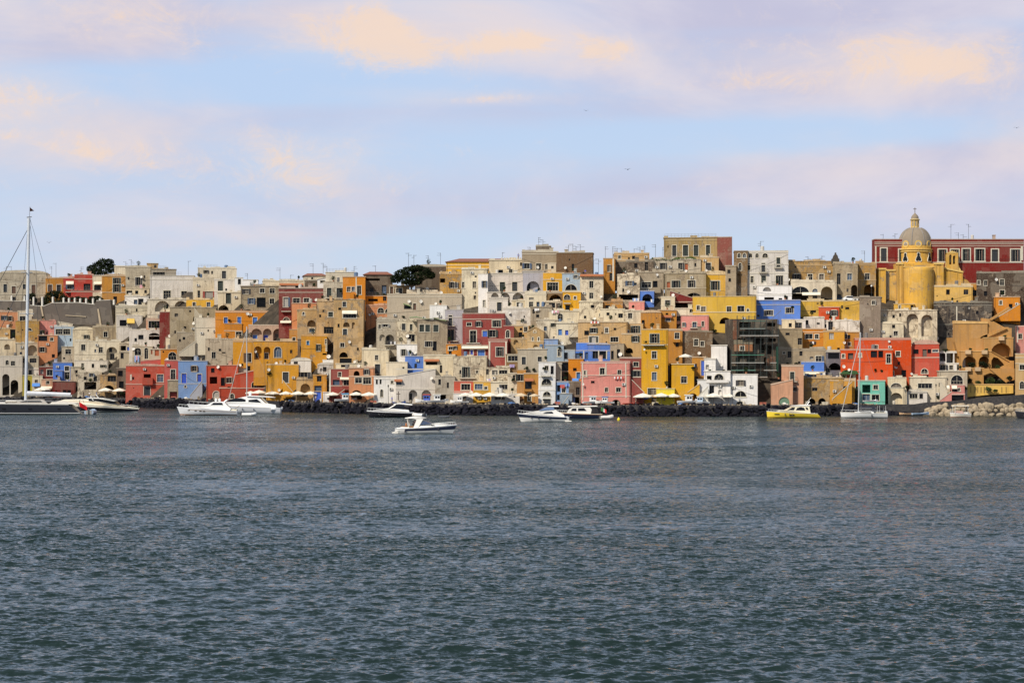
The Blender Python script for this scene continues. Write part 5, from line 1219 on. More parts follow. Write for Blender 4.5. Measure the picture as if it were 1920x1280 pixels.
for i, (lab, px, pb, Yp, cl) in enumerate([
    ('dark bushy tree behind the white posts, far left of the row', 100, 580, 614, [(84, 565, 0, 8, 8), (92, 556, 0, 9, 9), (101, 551, 0, 10, 8), (110, 553, .4, 10, 8), (120, 560, 0, 10, 8), (100, 566, -.5, 14, 9)]),
    ('low dark hedge tree below the red terrace house', 150, 576, 614, [(135, 563, 0, 9, 7), (146, 561, 0, 9, 6), (158, 563, 0, 9, 6)]),
    ('low dark hedge tree below the orange house, upper left', 181, 576, 614, [(172, 562, 0, 8, 7), (182, 560, 0, 9, 6), (190, 564, 0, 6, 6)]),
    ('small dark tree by the tall mast above the grey wall', 58, 572, 614, [(50, 558, 0, 7, 6), (60, 555, 0, 7, 6), (64, 563, 0, 6, 6)])]):
    tree(lab, px, pb-20, pb, depth(px, Yp)+6, cl, 420, .22, DG, 20+i)
def shrub(label, px, py, r_px, Y, col=(.035, .06, .025), n=260, seed=0, name='shrub', cat='shrub', flat=.8, zfix=None):
    s = Y/F; rr = r_px*s; p = at(px, py, Y); r = empty(name, (p.x, Y, p.z-rr*flat), 0, label, cat)
    rs = random.Random(seed+int(px)); cl = [((rs.uniform(-.5, .5)*rr, rs.uniform(-.3, .3)*rr, rr*flat*(.7+rs.uniform(0, .5))), (rr*.55, rr*.5, rr*flat*.55)) for _ in range(4)]
    crown('foliage', r, cl, n//4, max(.12, rr*.15), col, seed+int(py))
    t = MB(); t.tube((0, 0, -.2), (0, 0, rr*.5*flat), max(.04, rr*.06), 6); t.build('stem', 'paint', r, (.06, .04, .03)); return r
YS_ = depth(1855, 738)
for lab, px, py, rp, Y in [('dark bush under the lower stairway arch, left', 1822, 682, 9, YS_+3.0), ('dark tall bush between the stairway arches', 1840, 681, 9, YS_+2.0), ('dark bush right of the stairway arches', 1851, 684, 8, YS_+1.8), ('small bush at the foot of the sloping stair ramp', 1870, 687, 6, YS_+1.6),
    ('dark bush left at the foot of the ochre stairway', 1815, 713, 9, YS_-.2), ('low bush beside the ochre front wall', 1834, 717, 7, YS_-.1), ('spreading bush below the lower ochre ramp', 1858, 712, 10, YS_-.1), ('dark bush behind the ochre front wall, right', 1874, 715, 8, YS_-.1), ('round dark tree beside the cream edge house, far right', 1893, 709, 8, YS_-.4),
    ('green plants in front of the yellow front wall, right quay', 1853, 729, 8, YS_-1.6), ('low plant before the yellow front wall, right quay', 1866, 731, 6, YS_-1.7), ('agave in the upper stairway planter', 1884, 630, 4, YS_+3.9), ('agave in the left middle stairway planter', 1819, 654, 4, YS_+2.3), ('trailing plant in the right middle stairway planter', 1850, 655, 4, YS_+2.3), ('dark vegetation patch on the black wall right of the church', 1850, 590, 9, depth(1855, 634)-.3),
    ('bushy plant beside the small pink quay house', 1811, 728, 6, depth(1811, 764)), ('dark shrub left of the coral quay house', 229, 738, 8, depth(236, 750)-4), ('tall weed before the coral quay house', 252, 735, 6, depth(250, 750)-1.2)]:
    shrub(lab, px, py, rp, Y, (.012, .017, .009) if 'dark' in lab else (.04, .06, .022))

PL = [(232, 570, 4), (241, 606, 5), (286, 606, 5), (708, 551, 7), (720, 551, 6), (835, 665, 6), (850, 668, 4), (985, 690, 6), (1000, 692, 5), (884, 643, 6), (1300, 689, 4), (1485, 575, 4), (1331, 694, 3), (1357, 694, 3), (1774, 656, 7), (1797, 656, 7), (1652, 695, 4), (1640, 693, 3.5), (1728, 706, 3), (1549, 704, 4), (430, 727, 4), (462, 729, 4), (505, 700, 4), (1150, 583, 4), (1112, 601, 4), (1050, 652, 4), (616, 747, 3), (1212, 641, 3), (1410, 560, 3), (962, 712, 5), (1062, 700, 4), (1478, 682, 5), (1493, 681, 4), (1590, 702, 3), (1340, 620, 6), (756, 593, 4), (545, 606, 4), (430, 600, 3), (150, 700, 5), (170, 712, 5), (1700, 725, 4), (1760, 744, 4), (596, 702, 4), (640, 545, 4), (1020, 690, 4)]
_it = []
for i, (px, py, rp) in enumerate(PL):
    h = front_house(px, py)
    if h: _it.append((px, h, i, py, rp))
_by = {}
for t in _it: _by.setdefault(t[1][0], []).append(t)
for lab, L in _by.items():
    L.sort(key=lambda t: t[0])
    for k, (px, h, i, py, rp) in enumerate(L):
        pre = '' if len(L) == 1 else (('left ', 'right ') if len(L) == 2 else ('left ', 'middle ', 'right '))[k]
        Y = h[5]+.5 if py-rp < h[2]+1 else h[5]-.55
        o = shrub(pre+'dark shrub growing at '+lab, px, py, rp, Y, (.010, .018, .007) if i % 3 else (.022, .04, .012), 200, i); o['group'] = 'shrubs between the houses'
# ------------------------------------------------------------------ boats
GW = (.74, .73, .70); NAVY = (.012, .018, .04); TEAK = (.30, .17, .07); CREAM = (.72, .66, .54)
class Boat:
    """Local frame: x from stern (0) to bow (L), z = 0 at the waterline."""
    def __init__(s, name, label, cat, px_stern, px_bow, ywl, yaw=0, hull=GW, B=None, fb=(1.1, 1.7), band=None, boot=None, reverse=0, flare=.12, rake=.1, deck=GW, dk=.0):
        s.Y = CAMZ*F/(ywl-HY); s.s = s.Y/F
        s.L = abs(px_bow-px_stern)*s.s/math.cos(R(yaw)); s.left = px_bow < px_stern
        L = s.L; s.B = B or L*.29; s.fb = fb
        rz = (math.pi if s.left else 0)+R(yaw)
        s.root = empty(name, ((px_stern-CX)*s.s, s.Y, 0), rz, label, cat)
        s.rake = rake; s.reverse = reverse
        n = 18; mb = MB(); rows = []
        for i in range(n+1):
            t = i/n; b = s.hb(t); h = s.sheer(t)
            xo = lambda z: L*t-(reverse*(1-t)**6*(z/fb[0]) if z > 0 else 0)+rake*L*max(0, (t-.6)/.4)**2*((z-h)/h if z < h else 0)*.55
            prof = [(0, -.55*(1-max(0, t-.7)*2.2)), (b*(.72-.35*t), -.2), (b*(.86-flare*t*1.2), .18), (b*(.95-.3*flare*t), h*.62), (b, h)]
            rows.append([(xo(z), y, z) for y, z in prof])
        s.rows = rows; m = len(rows[0])
        for sg in (1, -1):
            k = len(mb.v); mb.v += [(x, y*sg, z) for r in rows for x, y, z in r]
            for i in range(n):
                for j in range(m-1):
                    a = k+i*m+j; f = (a, a+m, a+m+1, a+1); mb.f.append(f if sg < 0 else f[::-1])
        st = [(x, y, z) for x, y, z in rows[0]]; mb.quad(*([(x, -y, z) for x, y, z in reversed(st)]+st[1:]))
        s.hull = mb.build('hull', 'gloss', s.root, hull, smooth=True)
        md = s.hull.modifiers.new('split', 'EDGE_SPLIT'); md.split_angle = R(38)
        d = MB()
        for i in range(n):
            a, c = rows[i][-1], rows[i+1][-1]; z = .02
            d.quad((a[0], -a[1]*.985, a[2]-dk+z), (c[0], -c[1]*.985, c[2]-dk+z), (c[0], c[1]*.985, c[2]-dk+z), (a[0], a[1]*.985, a[2]-dk+z))
        d.build('deck', 'gloss', s.root, deck)
        rl = MB()
        for sg in (1, -1): rl.path([(r[-1][0], r[-1][1]*sg, r[-1][2]+.03) for r in rows], .06, 5)
        rl.build('rub_rail', 'gloss', s.root, tuple(min(.8, c*1.1+.05) for c in deck))
        if band: s.band(*band)
        if boot: s.band(.02, .16, boot, 0, 1, 'boot_stripe')
    def hb(s, t): return s.B/2*(1-max(0, (t-.38)/.62)**2.3)*(.88+.12*min(1, t*3)) if t < 1 else .02
    def sheer(s, t): return s.fb[0]+(s.fb[1]-s.fb[0])*t**1.6
    def side(s, t, z):
        i = min(int(t*18), 17); f = t*18-i
        P = []
        for r in (s.rows[i], s.rows[i+1]):
            for p, q in zip(r, r[1:]):
                if p[2] <= z <= q[2] or q is r[-1]:
                    k = (z-p[2])/(q[2]-p[2]+1e-9); k = min(max(k, 0), 1); P.append((p[0]+(q[0]-p[0])*k, p[1]+(q[1]-p[1])*k)); break
        return P[0][0]+(P[1][0]-P[0][0])*f, P[0][1]+(P[1][1]-P[0][1])*f
    def band(s, k0, k1, col, t0=0, t1=1, name='stripe', mat='gloss', parent=None):
        mb = MB(); n = 24
        for sg in (1, -1):
            pr = None
            for i in range(n+1):
                t = t0+(t1-t0)*i/n; h = s.sheer(t); z0, z1 = h*k0, h*k1
                x0, y0 = s.side(t, z0); x1, y1 = s.side(t, z1)
                zm = (z0+z1)/2; xm, ym = s.side(t, zm)
                cur = [(x0, sg*(y0+.02), z0), (xm, sg*(ym+.02), zm), (x1, sg*(y1+.02), z1)]
                if pr:
                    for a in (0, 1): mb.quad(pr[a], cur[a], cur[a+1], pr[a+1])
                pr = cur
        return mb.build(name, mat, parent or s.hull, col)
    def ports(s, ts, k, w=.35, h=.14):
        for t in ts:
            mb = MB()
            for sg in (1, -1):
                z = s.sheer(t)*k; dt = w/s.L
                x0, y0 = s.side(t-dt, z); x1, y1 = s.side(t+dt, z)
                mb.quad((x0, sg*(y0+.03), z-h), (x1, sg*(y1+.03), z-h), (x1+.05, sg*(y1+.03), z+h*.7), (x0+.05, sg*(y0+.03), z+h))
            mb.build('porthole', 'glass', s.hull, (.01, .01, .012))
    def shell(s, name, prof, w0, w1, col=GW, mat='gloss', parent=None, bevel=.05):
        """side outline (t, z above waterline) lofted across the beam, narrower towards the top"""
        zs = [z for _, z in prof]; za, zb = min(zs), max(zs)
        hw = lambda t, z: (w0+(w1-w0)*(z-za)/(zb-za+1e-9))*min(1, s.hb(min(t, .97))/(s.B/2)+.12)
        pts = prof; n = len(pts); mb = MB()
        mb.add([(t*s.L, -hw(t, z), z) for t, z in pts]+[(t*s.L, hw(t, z), z) for t, z in pts], [tuple(range(n)), tuple(range(2*n-1, n-1, -1))]+[(i, i+n, (i+1) % n+n, (i+1) % n) for i in range(n)])
        s._hw = hw
        bm = bmesh.new(); me = mb.mesh(name); bm.from_mesh(me); bmesh.ops.recalc_face_normals(bm, faces=bm.faces); bm.to_mesh(me); bm.free()
        o = obj(name, me, mat, parent or s.root, col)
        if bevel: b = o.modifiers.new('bevel', 'BEVEL'); b.width = bevel; b.segments = 2; b.limit_method = 'ANGLE'
        return o
    def glassband(s, parent, prof, w0, w1, za, zb, col=(.01, .012, .016)):
        mb = MB(); hw = lambda t, z: (w0+(w1-w0)*(z-za)/(zb-za+1e-9))*min(1, s.hb(min(t, .97))/(s.B/2)+.12)+.025
        for sg in (1, -1): mb.quad(*[(t*s.L, sg*hw(t, z), z) for t, z in (prof if sg < 0 else prof[::-1])])
        return mb.build('window', 'glass', parent, col)
    def rail(s, t0, t1, h=.65):
        mb = MB(); n = 9
        for sg in (1, -1):
            P = [(s.side(t, s.sheer(t))[0], sg*(s.hb(t)*.94), s.sheer(t)) for t in [t0+(t1-t0)*i/n for i in range(n+1)]]
            mb.path([(x, y, z+h) for x, y, z in P], .028, 5)
            for x, y, z in P[::1]: mb.tube((x, y, z), (x, y, z+h), .02, 4)
        mb.build('guard_rail', 'metal', s.root, (.6, .6, .58))
    def pole(s, name, pts, r, col, parent=None, mat='metal', n=8):
        mb = MB(); mb.path(pts, r, n); return mb.build(name, mat, parent or s.root, col)
    def fenders(s, ts, col=(.03, .03, .04)):
        for t in ts:
            mb = MB(); x, y = s.side(t, s.sheer(t)*.6); z = s.sheer(t)
            for sg in (1, -1): mb.lathe([(.02, z-.75), (.1, z-.7), (.12, z-.5), (.1, z-.22), (.02, z-.15)], 8, x, sg*(s.hb(t)+.12))
            mb.build('fender', 'gloss', s.root, col)
def flag(b, x, z, w, h, cols, label=None, up=1.4, dirx=-1):
    r = b.root; st = b.pole('flagstaff', [(x, 0, z), (x+dirx*.25, 0, z+up)], .03, (.3, .2, .1))
    n = len(cols)
    for k, c in enumerate(cols):
        mb = MB(); m = 6
        for i in range(m):
            for a in (0,):
                u0, u1 = (k+i/m)/n, (k+(i+1)/m)/n
                P = lambda u, v: (x+dirx*(.25+u*w), .12*math.sin(u*7+v), z+up-.05-h*v-u*w*.45)
                mb.quad(P(u0, 0), P(u1, 0), P(u1, 1), P(u0, 1))
        mb.build('flag', 'fabric', st, c)
    return st

# 1 dark sailing yacht, far left
b = Boat('sailing_yacht', 'large dark grey sailing yacht with tall mast and red flag, far left', 'sailing yacht', 156, -150, 776, 4, (.028, .03, .038), 7.0, (2.5, 3.1), boot=(.62, .62, .6), reverse=-3.2, deck=(.55, .5, .42), rake=.05)
s_ = b.s; X = lambda p: (156-p)*s_/math.cos(R(4)); Z = lambda py: (776-py)*s_
b.band(.93, 1.0, (.7, .68, .62), 0, 1, 'sheer_line'); b.ports([.11, .30, .46], .55, .45, .2)
mast = b.pole('mast', [(X(50), 0, Z(752)), (X(53), 0, Z(590)), (X(56), 0, Z(409))], .36, (.62, .64, .66), n=12)
for py, w in ((588, 2.9), (511, 2.3)): b.pole('spreader', [(X(52), -w, Z(py)), (X(52), 0, Z(py+1)), (X(52), w, Z(py))], .1, (.6, .6, .6), mast); b.pole('spreader', [(X(52)-w*.55, -.6, Z(py)), (X(52)+w*.55, .6, Z(py))], .09, (.6, .6, .6), mast)
b.pole('masthead', [(X(52), 0, Z(408)), (X(61), 0, Z(407))], .1, (.05, .05, .05), mast); b.pole('antenna', [(X(57), 0, Z(408)), (X(58), 0, Z(388))], .05, (.1, .1, .1), mast)
fl = MB(); fl.add([(X(57.5), 0, Z(389)), (X(66), .2, Z(396)), (X(57.5), 0, Z(397)), (X(57.5), .05, Z(389)), (X(66), .25, Z(396)), (X(57.5), .05, Z(397))], [(0, 1, 2), (5, 4, 3), (0, 3, 4, 1), (1, 4, 5, 2)]); fl.build('pennant', 'fabric', mast, (.03, .012, .01))
for P in ([(54, 430), (-118, 756)], [(52, 512), (-60, 756)], [(58, 411), (87, 509), (158, 758)], [(57, 412), (68, 508), (76, 750)], [(55, 412), (46, 512), (40, 590), (44, 750)]):
    b.pole('stay', [(X(p), .0 if p < 0 or p > 80 else (-.9 if 0 < i else 0), Z(q)) for i, (p, q) in enumerate(P)], .07 if P[-1][0] < 0 else .035, (.03, .03, .035), mast)
bm_ = b.pole('boom', [(X(53), 0, Z(740)), (X(135), 0, Z(742))], .26, (.6, .6, .6)); sc_ = MB(); sc_.tube((X(53), 0, Z(736.5)), (X(133), 0, Z(739.5)), .5, 10, .42); sc_.build('sail_cover', 'fabric', bm_, (.62, .63, .66))
co = b.shell('coachroof', [(.20, 2.5), (.40, 2.6), (.385, 3.1), (.33, 3.6), (.24, 3.65), (.22, 3.2)], 2.4, 1.8, (.34, .31, .27)); b.glassband(co, [(.235, 2.95), (.375, 2.95), (.335, 3.4), (.25, 3.4)], 2.4, 1.8, 2.5, 3.65)
b.shell('cockpit_coaming', [(.03, 2.45), (.19, 2.55), (.18, 3.0), (.1, 2.95), (.04, 2.75)], 2.6, 2.4, (.62, .58, .5)); b.shell('sprayhood', [(.17, 2.9), (.225, 2.9), (.225, 3.9), (.20, 4.0), (.18, 3.7)], 2.0, 1.6, (.03, .03, .035), 'fabric')
b.rail(.02, .9, .7); b.shell('skylight', [(.46, 2.7), (.56, 2.75), (.555, 2.95), (.465, 2.95)], 1.2, 1.1, (.6, .58, .54))
st_ = b.pole('flagstaff', [(X(147), 0, Z(762)), (X(150), 0, Z(749))], .06, (.1, .06, .03))
fb_ = MB(); N = 8
for i in range(N):
    P = lambda u, v: (X(149+u*14)+.0, .15*math.sin(5*u+v), Z(753+u*9+v*8.5-u*v*1))
    fb_.quad(P(i/N, 0), P((i+1)/N, 0), P((i+1)/N, 1), P(i/N, 1))
fb_.build('flag', 'fabric', st_, (.50, .015, .02))
cn = MB(); P = lambda u, v: (X(149+u*14), -.05+.15*math.sin(5*u+v), Z(753+u*9+v*8.5-u*v*1)); cn.quad(P(.02, .02), P(.42, .02), P(.42, .45), P(.02, .45)); cn.build('canton', 'fabric', st_, (.02, .03, .12))
# dinghy carried on the yacht's foredeck and tender behind the transom
def dinghy(name, label, p, L, col, yaw=0, cat='dinghy', tube=.22):
    r = empty(name, p, yaw, label, cat); mb = MB(); w = L*.24
    P = [(-L/2, w, tube), (L*.2, w, tube), (L*.4, w*.6, tube*1.3), (L*.5, 0, tube*1.7), (L*.4, -w*.6, tube*1.3), (L*.2, -w, tube), (-L/2, -w, tube)]
    mb.path(P, tube, 8); mb.build('tube', 'gloss', r, col)
    f = MB(); f.box(-L/2+.05, L*.35, -w, w, .05, .12); f.box(-L/2-.04, -L/2+.06, -w, w, .05, tube*2); f.build('floor', 'paint', r, (.25, .24, .22))
    o = MB(); o.box(-L/2-.25, -L/2-.03, -.14, .14, .1, tube*2+.45); o.build('outboard', 'gloss', r, (.05, .05, .055)); return r
dinghy('inflatable_dinghy', 'pale inflatable dinghy lying on the foredeck of the dark yacht', (at(28, 0, b.Y).x, b.Y-1.2, 2.95), 3.6, (.62, .58, .5), R(8))
dinghy('inflatable_dinghy', 'grey blue inflatable tender behind the stern of the dark yacht', (at(171, 0, b.Y-2).x, b.Y-2, 0), 3.0, (.25, .31, .40), R(80), tube=.5)

# 2 cream motor yacht behind it, bow to the right
b = Boat('motor_yacht', 'cream motor yacht with black hull pointing right, far left', 'motor yacht', 108, 263, 772, -3, (.014, .014, .02), 5.2, (2.2, .95), deck=(.72, .64, .5), rake=.05, boot=(.6, .6, .58))
b.band(.70, 1.0, (.74, .68, .56), 0, 1, 'sheer_line')
c = b.shell('superstructure', [(.02, 2.0), (.9, 1.0), (.72, 1.9), (.5, 2.75), (.36, 3.3), (.1, 3.2), (.0, 2.6)], 2.3, 1.5, (.74, .66, .52), bevel=.1)
rf = b.shell('hardtop', [(.36, 3.45), (.52, 3.4), (.71, 2.75), (.72, 2.85), (.54, 3.6), (.38, 3.65)], 1.7, 1.5, (.74, .7, .62))
ws = b.shell('windscreen', [(.40, 2.85), (.76, 1.85), (.71, 2.75), (.5, 3.4), (.40, 3.5)], 1.9, 1.6, (.012, .014, .018), 'glass'); b.rail(.55, .98, .5); b.pole('radar_mast', [(b.L*.5, 0, 3.6), (b.L*.47, 0, 4.5)], .1, (.7, .7, .68))
b.pole('arch', [(b.L*.46, -1.6, 2.9), (b.L*.42, -1.5, 4.0), (b.L*.42, 1.5, 4.0), (b.L*.46, 1.6, 2.9)], .12, GW)

# 3 white yacht, bow left
b = Boat('motor_yacht', 'white motor yacht with rust waterline and portholes, bow left', 'motor yacht', 446, 333, 778, 3, (.66, .66, .67), 4.6, (1.0, 1.95), boot=(.30, .12, .04), rake=.1)
b.ports([.80, .68, .60, .54], .72, .28, .1); b.band(.80, .86, (.32, .17, .06), .02, .8)
c = b.shell('superstructure', [(.12, 1.1), (.72, 1.75), (.62, 2.2), (.52, 2.35), (.40, 3.2), (.22, 3.25), (.16, 2.3), (.10, 1.6)], 1.9, 1.3, GW, bevel=.08)
b.glassband(c, [(.23, 2.45), (.44, 2.45), (.39, 3.0), (.25, 3.0)], 1.9, 1.3, 1.1, 3.25); b.pole('radar_arch', [(b.L*.22, -1.2, 3.1), (b.L*.17, -1.1, 3.7), (b.L*.17, 1.1, 3.7), (b.L*.22, 1.2, 3.1)], .14, GW)
b.rail(.5, .97, .75); b.shell('sunpad', [(.01, 1.05), (.11, 1.15), (.11, 1.45), (.01, 1.35)], 1.7, 1.6, (.6, .55, .42), 'fabric'); b.pole('boathook', [(b.L*.07, -1.8, 1.3), (b.L*-.02, -1.8, 2.3)], .06, (.1, .08, .06))
for x in (.30, .36):
    d = MB(); d.lathe([(.02, 3.2), (.26, 3.3), (.34, 3.6), (.22, 3.95), (.02, 4.05)], 10, b.L*x, 0); d.build('radome', 'gloss', b.root, (.8, .8, .78))

# 4 white flybridge yacht behind
b = Boat('motor_yacht', 'white flybridge yacht with dark raked windows behind the first white yacht', 'motor yacht', 527, 352, 775, 2, (.68, .68, .69), 5.2, (1.35, 2.3), rake=.1)
c = b.shell('superstructure', [(.04, 1.4), (.78, 2.1), (.66, 2.7), (.54, 2.9), (.46, 3.8), (.36, 4.3), (.24, 4.3), (.16, 2.6), (.05, 2.2)], 2.2, 1.5, GW, bevel=.1)
b.glassband(c, [(.37, 2.95), (.585, 2.95), (.50, 3.75), (.42, 3.85), (.37, 3.5)], 2.2, 1.5, 1.4, 4.3); b.glassband(c, [(.2, 2.7), (.34, 2.9), (.34, 3.4), (.25, 3.6)], 2.2, 1.5, 1.4, 4.3)
h = b.shell('hardtop', [(.06, 3.95), (.36, 4.25), (.34, 4.5), (.1, 4.2)], 2.0, 1.9, GW); b.pole('strut', [(b.L*.09, -1.7, 1.5), (b.L*.2, -1.7, 4.0)], .13, CREAM, h); b.pole('strut', [(b.L*.09, 1.7, 1.5), (b.L*.2, 1.7, 4.0)], .13, CREAM, h)
b.shell('cockpit_cover', [(.0, 1.5), (.16, 1.6), (.13, 3.2), (.02, 3.0)], 1.8, 1.6, (.025, .025, .03), 'fabric'); b.rail(.55, .98, .8); b.fenders([.28, .4])
d = MB(); d.lathe([(.02, 4.4), (.3, 4.5), (.38, 4.85), (.25, 5.2), (.02, 5.3)], 10, b.L*.33, 0); d.build('radome', 'gloss', b.root, (.8, .8, .78))
dinghy('inflatable_dinghy', 'small white tender afloat at the stern of the first white yacht', (at(466, 0, 452).x, 452, 0), 3.2, (.78, .76, .72), R(10), tube=.35)
dinghy('inflatable_dinghy', 'white tender hanging at the stern of the flybridge yacht', (at(517, 0, b.Y-1.2).x, b.Y-1.2, .7), 3.0, (.75, .74, .72), R(25), tube=.4)

# sailboat whose mast rises behind the white yachts
def sailboat(name, label, pxs, pxb, ywl, mast_px, base_py, top, stay_px, stay_py, hull, B=3.2, fb=(1.0, 1.25), cover=(.03, .035, .05)):
    b = Boat(name, label, 'sailboat', pxs, pxb, ywl, 2, hull, B, fb, boot=(.02, .02, .03), rake=.04, deck=(.6, .56, .48)); s = b.s
    X = lambda p: abs(p-pxs)*s; Z = lambda py: (ywl-py)*s
    m = b.pole('mast', [(X(mast_px[0]), 0, fb[0]), (X(mast_px[1]), 0, Z(top))], .14, (.5, .5, .49), n=10)
    b.pole('forestay', [(X(mast_px[1]), 0, Z(top+7)), (X(stay_px), 0, Z(stay_py))], .075, (.5, .48, .44), m)
    for y in (-1, 1): b.pole('shroud', [(X(mast_px[1]), 0, Z(top+4)), (X(mast_px[0])-.3, y*B*.45, fb[0])], .025, (.25, .25, .25), m)
    b.pole('backstay', [(X(mast_px[1]), 0, Z(top+2)), (.1, 0, fb[0])], .025, (.25, .25, .25), m)
    b.pole('spreader', [(X(mast_px[0]), -1.0, Z(top)*.55), (X(mast_px[0]), 1.0, Z(top)*.55)], .05, (.6, .6, .6), m)
    bo = b.pole('boom', [(X(mast_px[0]), 0, fb[0]+1.2), (X(mast_px[0])*.35, 0, fb[0]+1.15)], .1, (.6, .6, .6)); sc = MB(); sc.tube((X(mast_px[0])*.98, 0, fb[0]+1.45), (X(mast_px[0])*.36, 0, fb[0]+1.35), .26, 8, .2); sc.build('sail_cover', 'fabric', bo, cover)
    c = b.shell('coachroof', [(.28, fb[0]), (.70, fb[0]+.15), (.66, fb[0]+.4), (.3, fb[0]+.5)], B*.32, B*.27, GW); b.glassband(c, [(.34, fb[0]+.15), (.6, fb[0]+.2), (.58, fb[0]+.33), (.35, fb[0]+.36)], B*.32, B*.27, fb[0], fb[0]+.5)
    b.shell('sprayhood', [(.24, fb[0]+.2), (.33, fb[0]+.4), (.31, fb[0]+1.15), (.27, fb[0]+1.2)], B*.3, B*.25, cover, 'fabric'); b.rail(.02, .98, .6)
    b.shell('cockpit_bench', [(.04, fb[0]), (.25, fb[0]), (.25, fb[0]+.35), (.04, fb[0]+.3)], B*.34, B*.33, (.5, .45, .36)); return b
sailboat('sailboat', 'slender sailboat with tall white mast hidden behind the white yachts', 522, 430, 771, (463, 463), 748, 612, 428, 752, (.6, .6, .6))
b = sailboat('sailboat', 'white sailboat with bare mast moored before the turquoise house', 1662, 1575, 783, (1609, 1613), 757, 623, 1578, 771, (.72, .71, .68))
b.shell('bimini', [(.03, 2.7), (.18, 2.8), (.17, 2.95), (.05, 2.9)], 1.1, 1.0, (.03, .03, .035), 'fabric'); b.fenders([.35])
for xx in (.04, .17): b.pole('bimini_frame', [(b.L*xx, -1.1, 1.2), (b.L*xx, -1.05, 2.75)], .04, (.6, .6, .6)); b.pole('bimini_frame', [(b.L*xx, 1.1, 1.2), (b.L*xx, 1.05, 2.75)], .04, (.6, .6, .6))
cl = MB(); cl.lathe([(.02, .9), (.36, 1.0), (.4, 1.2), (.34, 1.5), (.02, 1.6)], 8, .1, 0); cl.build('liferaft', 'gloss', b.root, (.7, .7, .68))

# 5 black motor yacht
b = Boat('motor_yacht', 'low black hulled motor yacht with white deck, bow left, centre', 'motor yacht', 775, 688, 782, 2, (.012, .012, .016), 3.6, (1.05, 1.5), deck=(.75, .73, .68), rake=.1)
b.band(.92, 1.02, (.72, .70, .66), 0, 1, 'sheer_line'); c = b.shell('superstructure', [(.08, 1.2), (.88, 1.6), (.70, 1.95), (.5, 2.15), (.1, 1.7)], 1.5, 1.2, (.74, .72, .68), bevel=.06)
w = b.shell('windscreen', [(.20, 1.8), (.52, 2.1), (.42, 2.85), (.2, 2.9)], 1.3, 1.1, (.012, .014, .02), 'glass'); b.shell('hardtop', [(.02, 2.75), (.30, 3.05), (.44, 2.95), (.40, 3.15), (.28, 3.3), (.02, 3.0)], 1.3, 1.2, (.76, .74, .7)); b.pole('radar_arch', [(b.L*.38, -1.2, 2.9), (b.L*.52, -1.25, 2.05)], .1, (.74, .72, .68)); b.pole('radar_arch', [(b.L*.38, 1.2, 2.9), (b.L*.52, 1.25, 2.05)], .1, (.74, .72, .68)); b.rail(.4, .98, .7)
dinghy('inflatable_dinghy', 'white tender with motor at the stern of the black hulled yacht', (at(785, 0, b.Y-1.5).x, b.Y-1.5, .15), 3.0, (.75, .72, .66), R(150), tube=.38)
dinghy('inflatable_dinghy', 'tiny dark dinghy floating alone right of the black hulled yacht', (at(833, 0, 440).x, 438, 0), 2.4, (.10, .10, .11), R(5), tube=.18)

# 6 sports boat in the foreground
b = Boat('sports_boat', 'white sports cruiser with navy band under way, nearest boat', 'sports boat', 742, 857, 812, -3, (.74, .72, .68), 3.3, (.85, 1.5), band=(.50, .90, (.02, .025, .05), .17, 1), rake=.13)
b.shell('swim_platform', [(-.05, .05), (.06, .05), (.06, .3), (-.05, .22)], 1.5, 1.45, (.72, .68, .6)); b.shell('stern', [(.0, .3), (.22, .8), (.24, 1.1), (.1, 1.15), (.04, .9)], 1.5, 1.3, (.74, .71, .64))
c = b.shell('foredeck', [(.38, 1.0), (.97, 1.45), (.85, 1.6), (.6, 1.72), (.4, 1.6)], 1.25, .7, (.74, .72, .67), bevel=.08); b.glassband(c, [(.585, 1.42), (.64, 1.45), (.64, 1.56), (.585, 1.54)], 1.25, .7, 1.0, 1.72)
w = b.shell('windscreen', [(.36, 1.45), (.60, 1.66), (.52, 2.05), (.43, 2.4), (.38, 2.35)], 1.15, .9, (.05, .07, .12), 'glass')
a_ = b.shell('arch', [(.30, 1.0), (.38, 1.05), (.46, 2.5), (.42, 2.75), (.29, 2.85), (.30, 2.55), (.35, 2.4)], 1.25, 1.05, (.75, .72, .66)); b.shell('hardtop', [(.16, 2.62), (.50, 2.7), (.42, 2.86), (.28, 2.95), (.16, 2.75)], 1.2, 1.1, (.75, .72, .66), parent=None)
b.pole('strut', [(b.L*.22, -1.0, 1.1), (b.L*.2, -1.0, 2.65)], .12, (.6, .56, .48)); b.pole('strut', [(b.L*.22, 1.0, 1.1), (b.L*.2, 1.0, 2.65)], .12, (.6, .56, .48)); b.rail(.62, .97, .55); b.fenders([.71, .17]); b.shell('seat', [(.1, 1.0), (.3, 1.0), (.3, 1.3), (.1, 1.25)], 1.0, .95, (.25, .14, .07), 'fabric')
SPORT = b
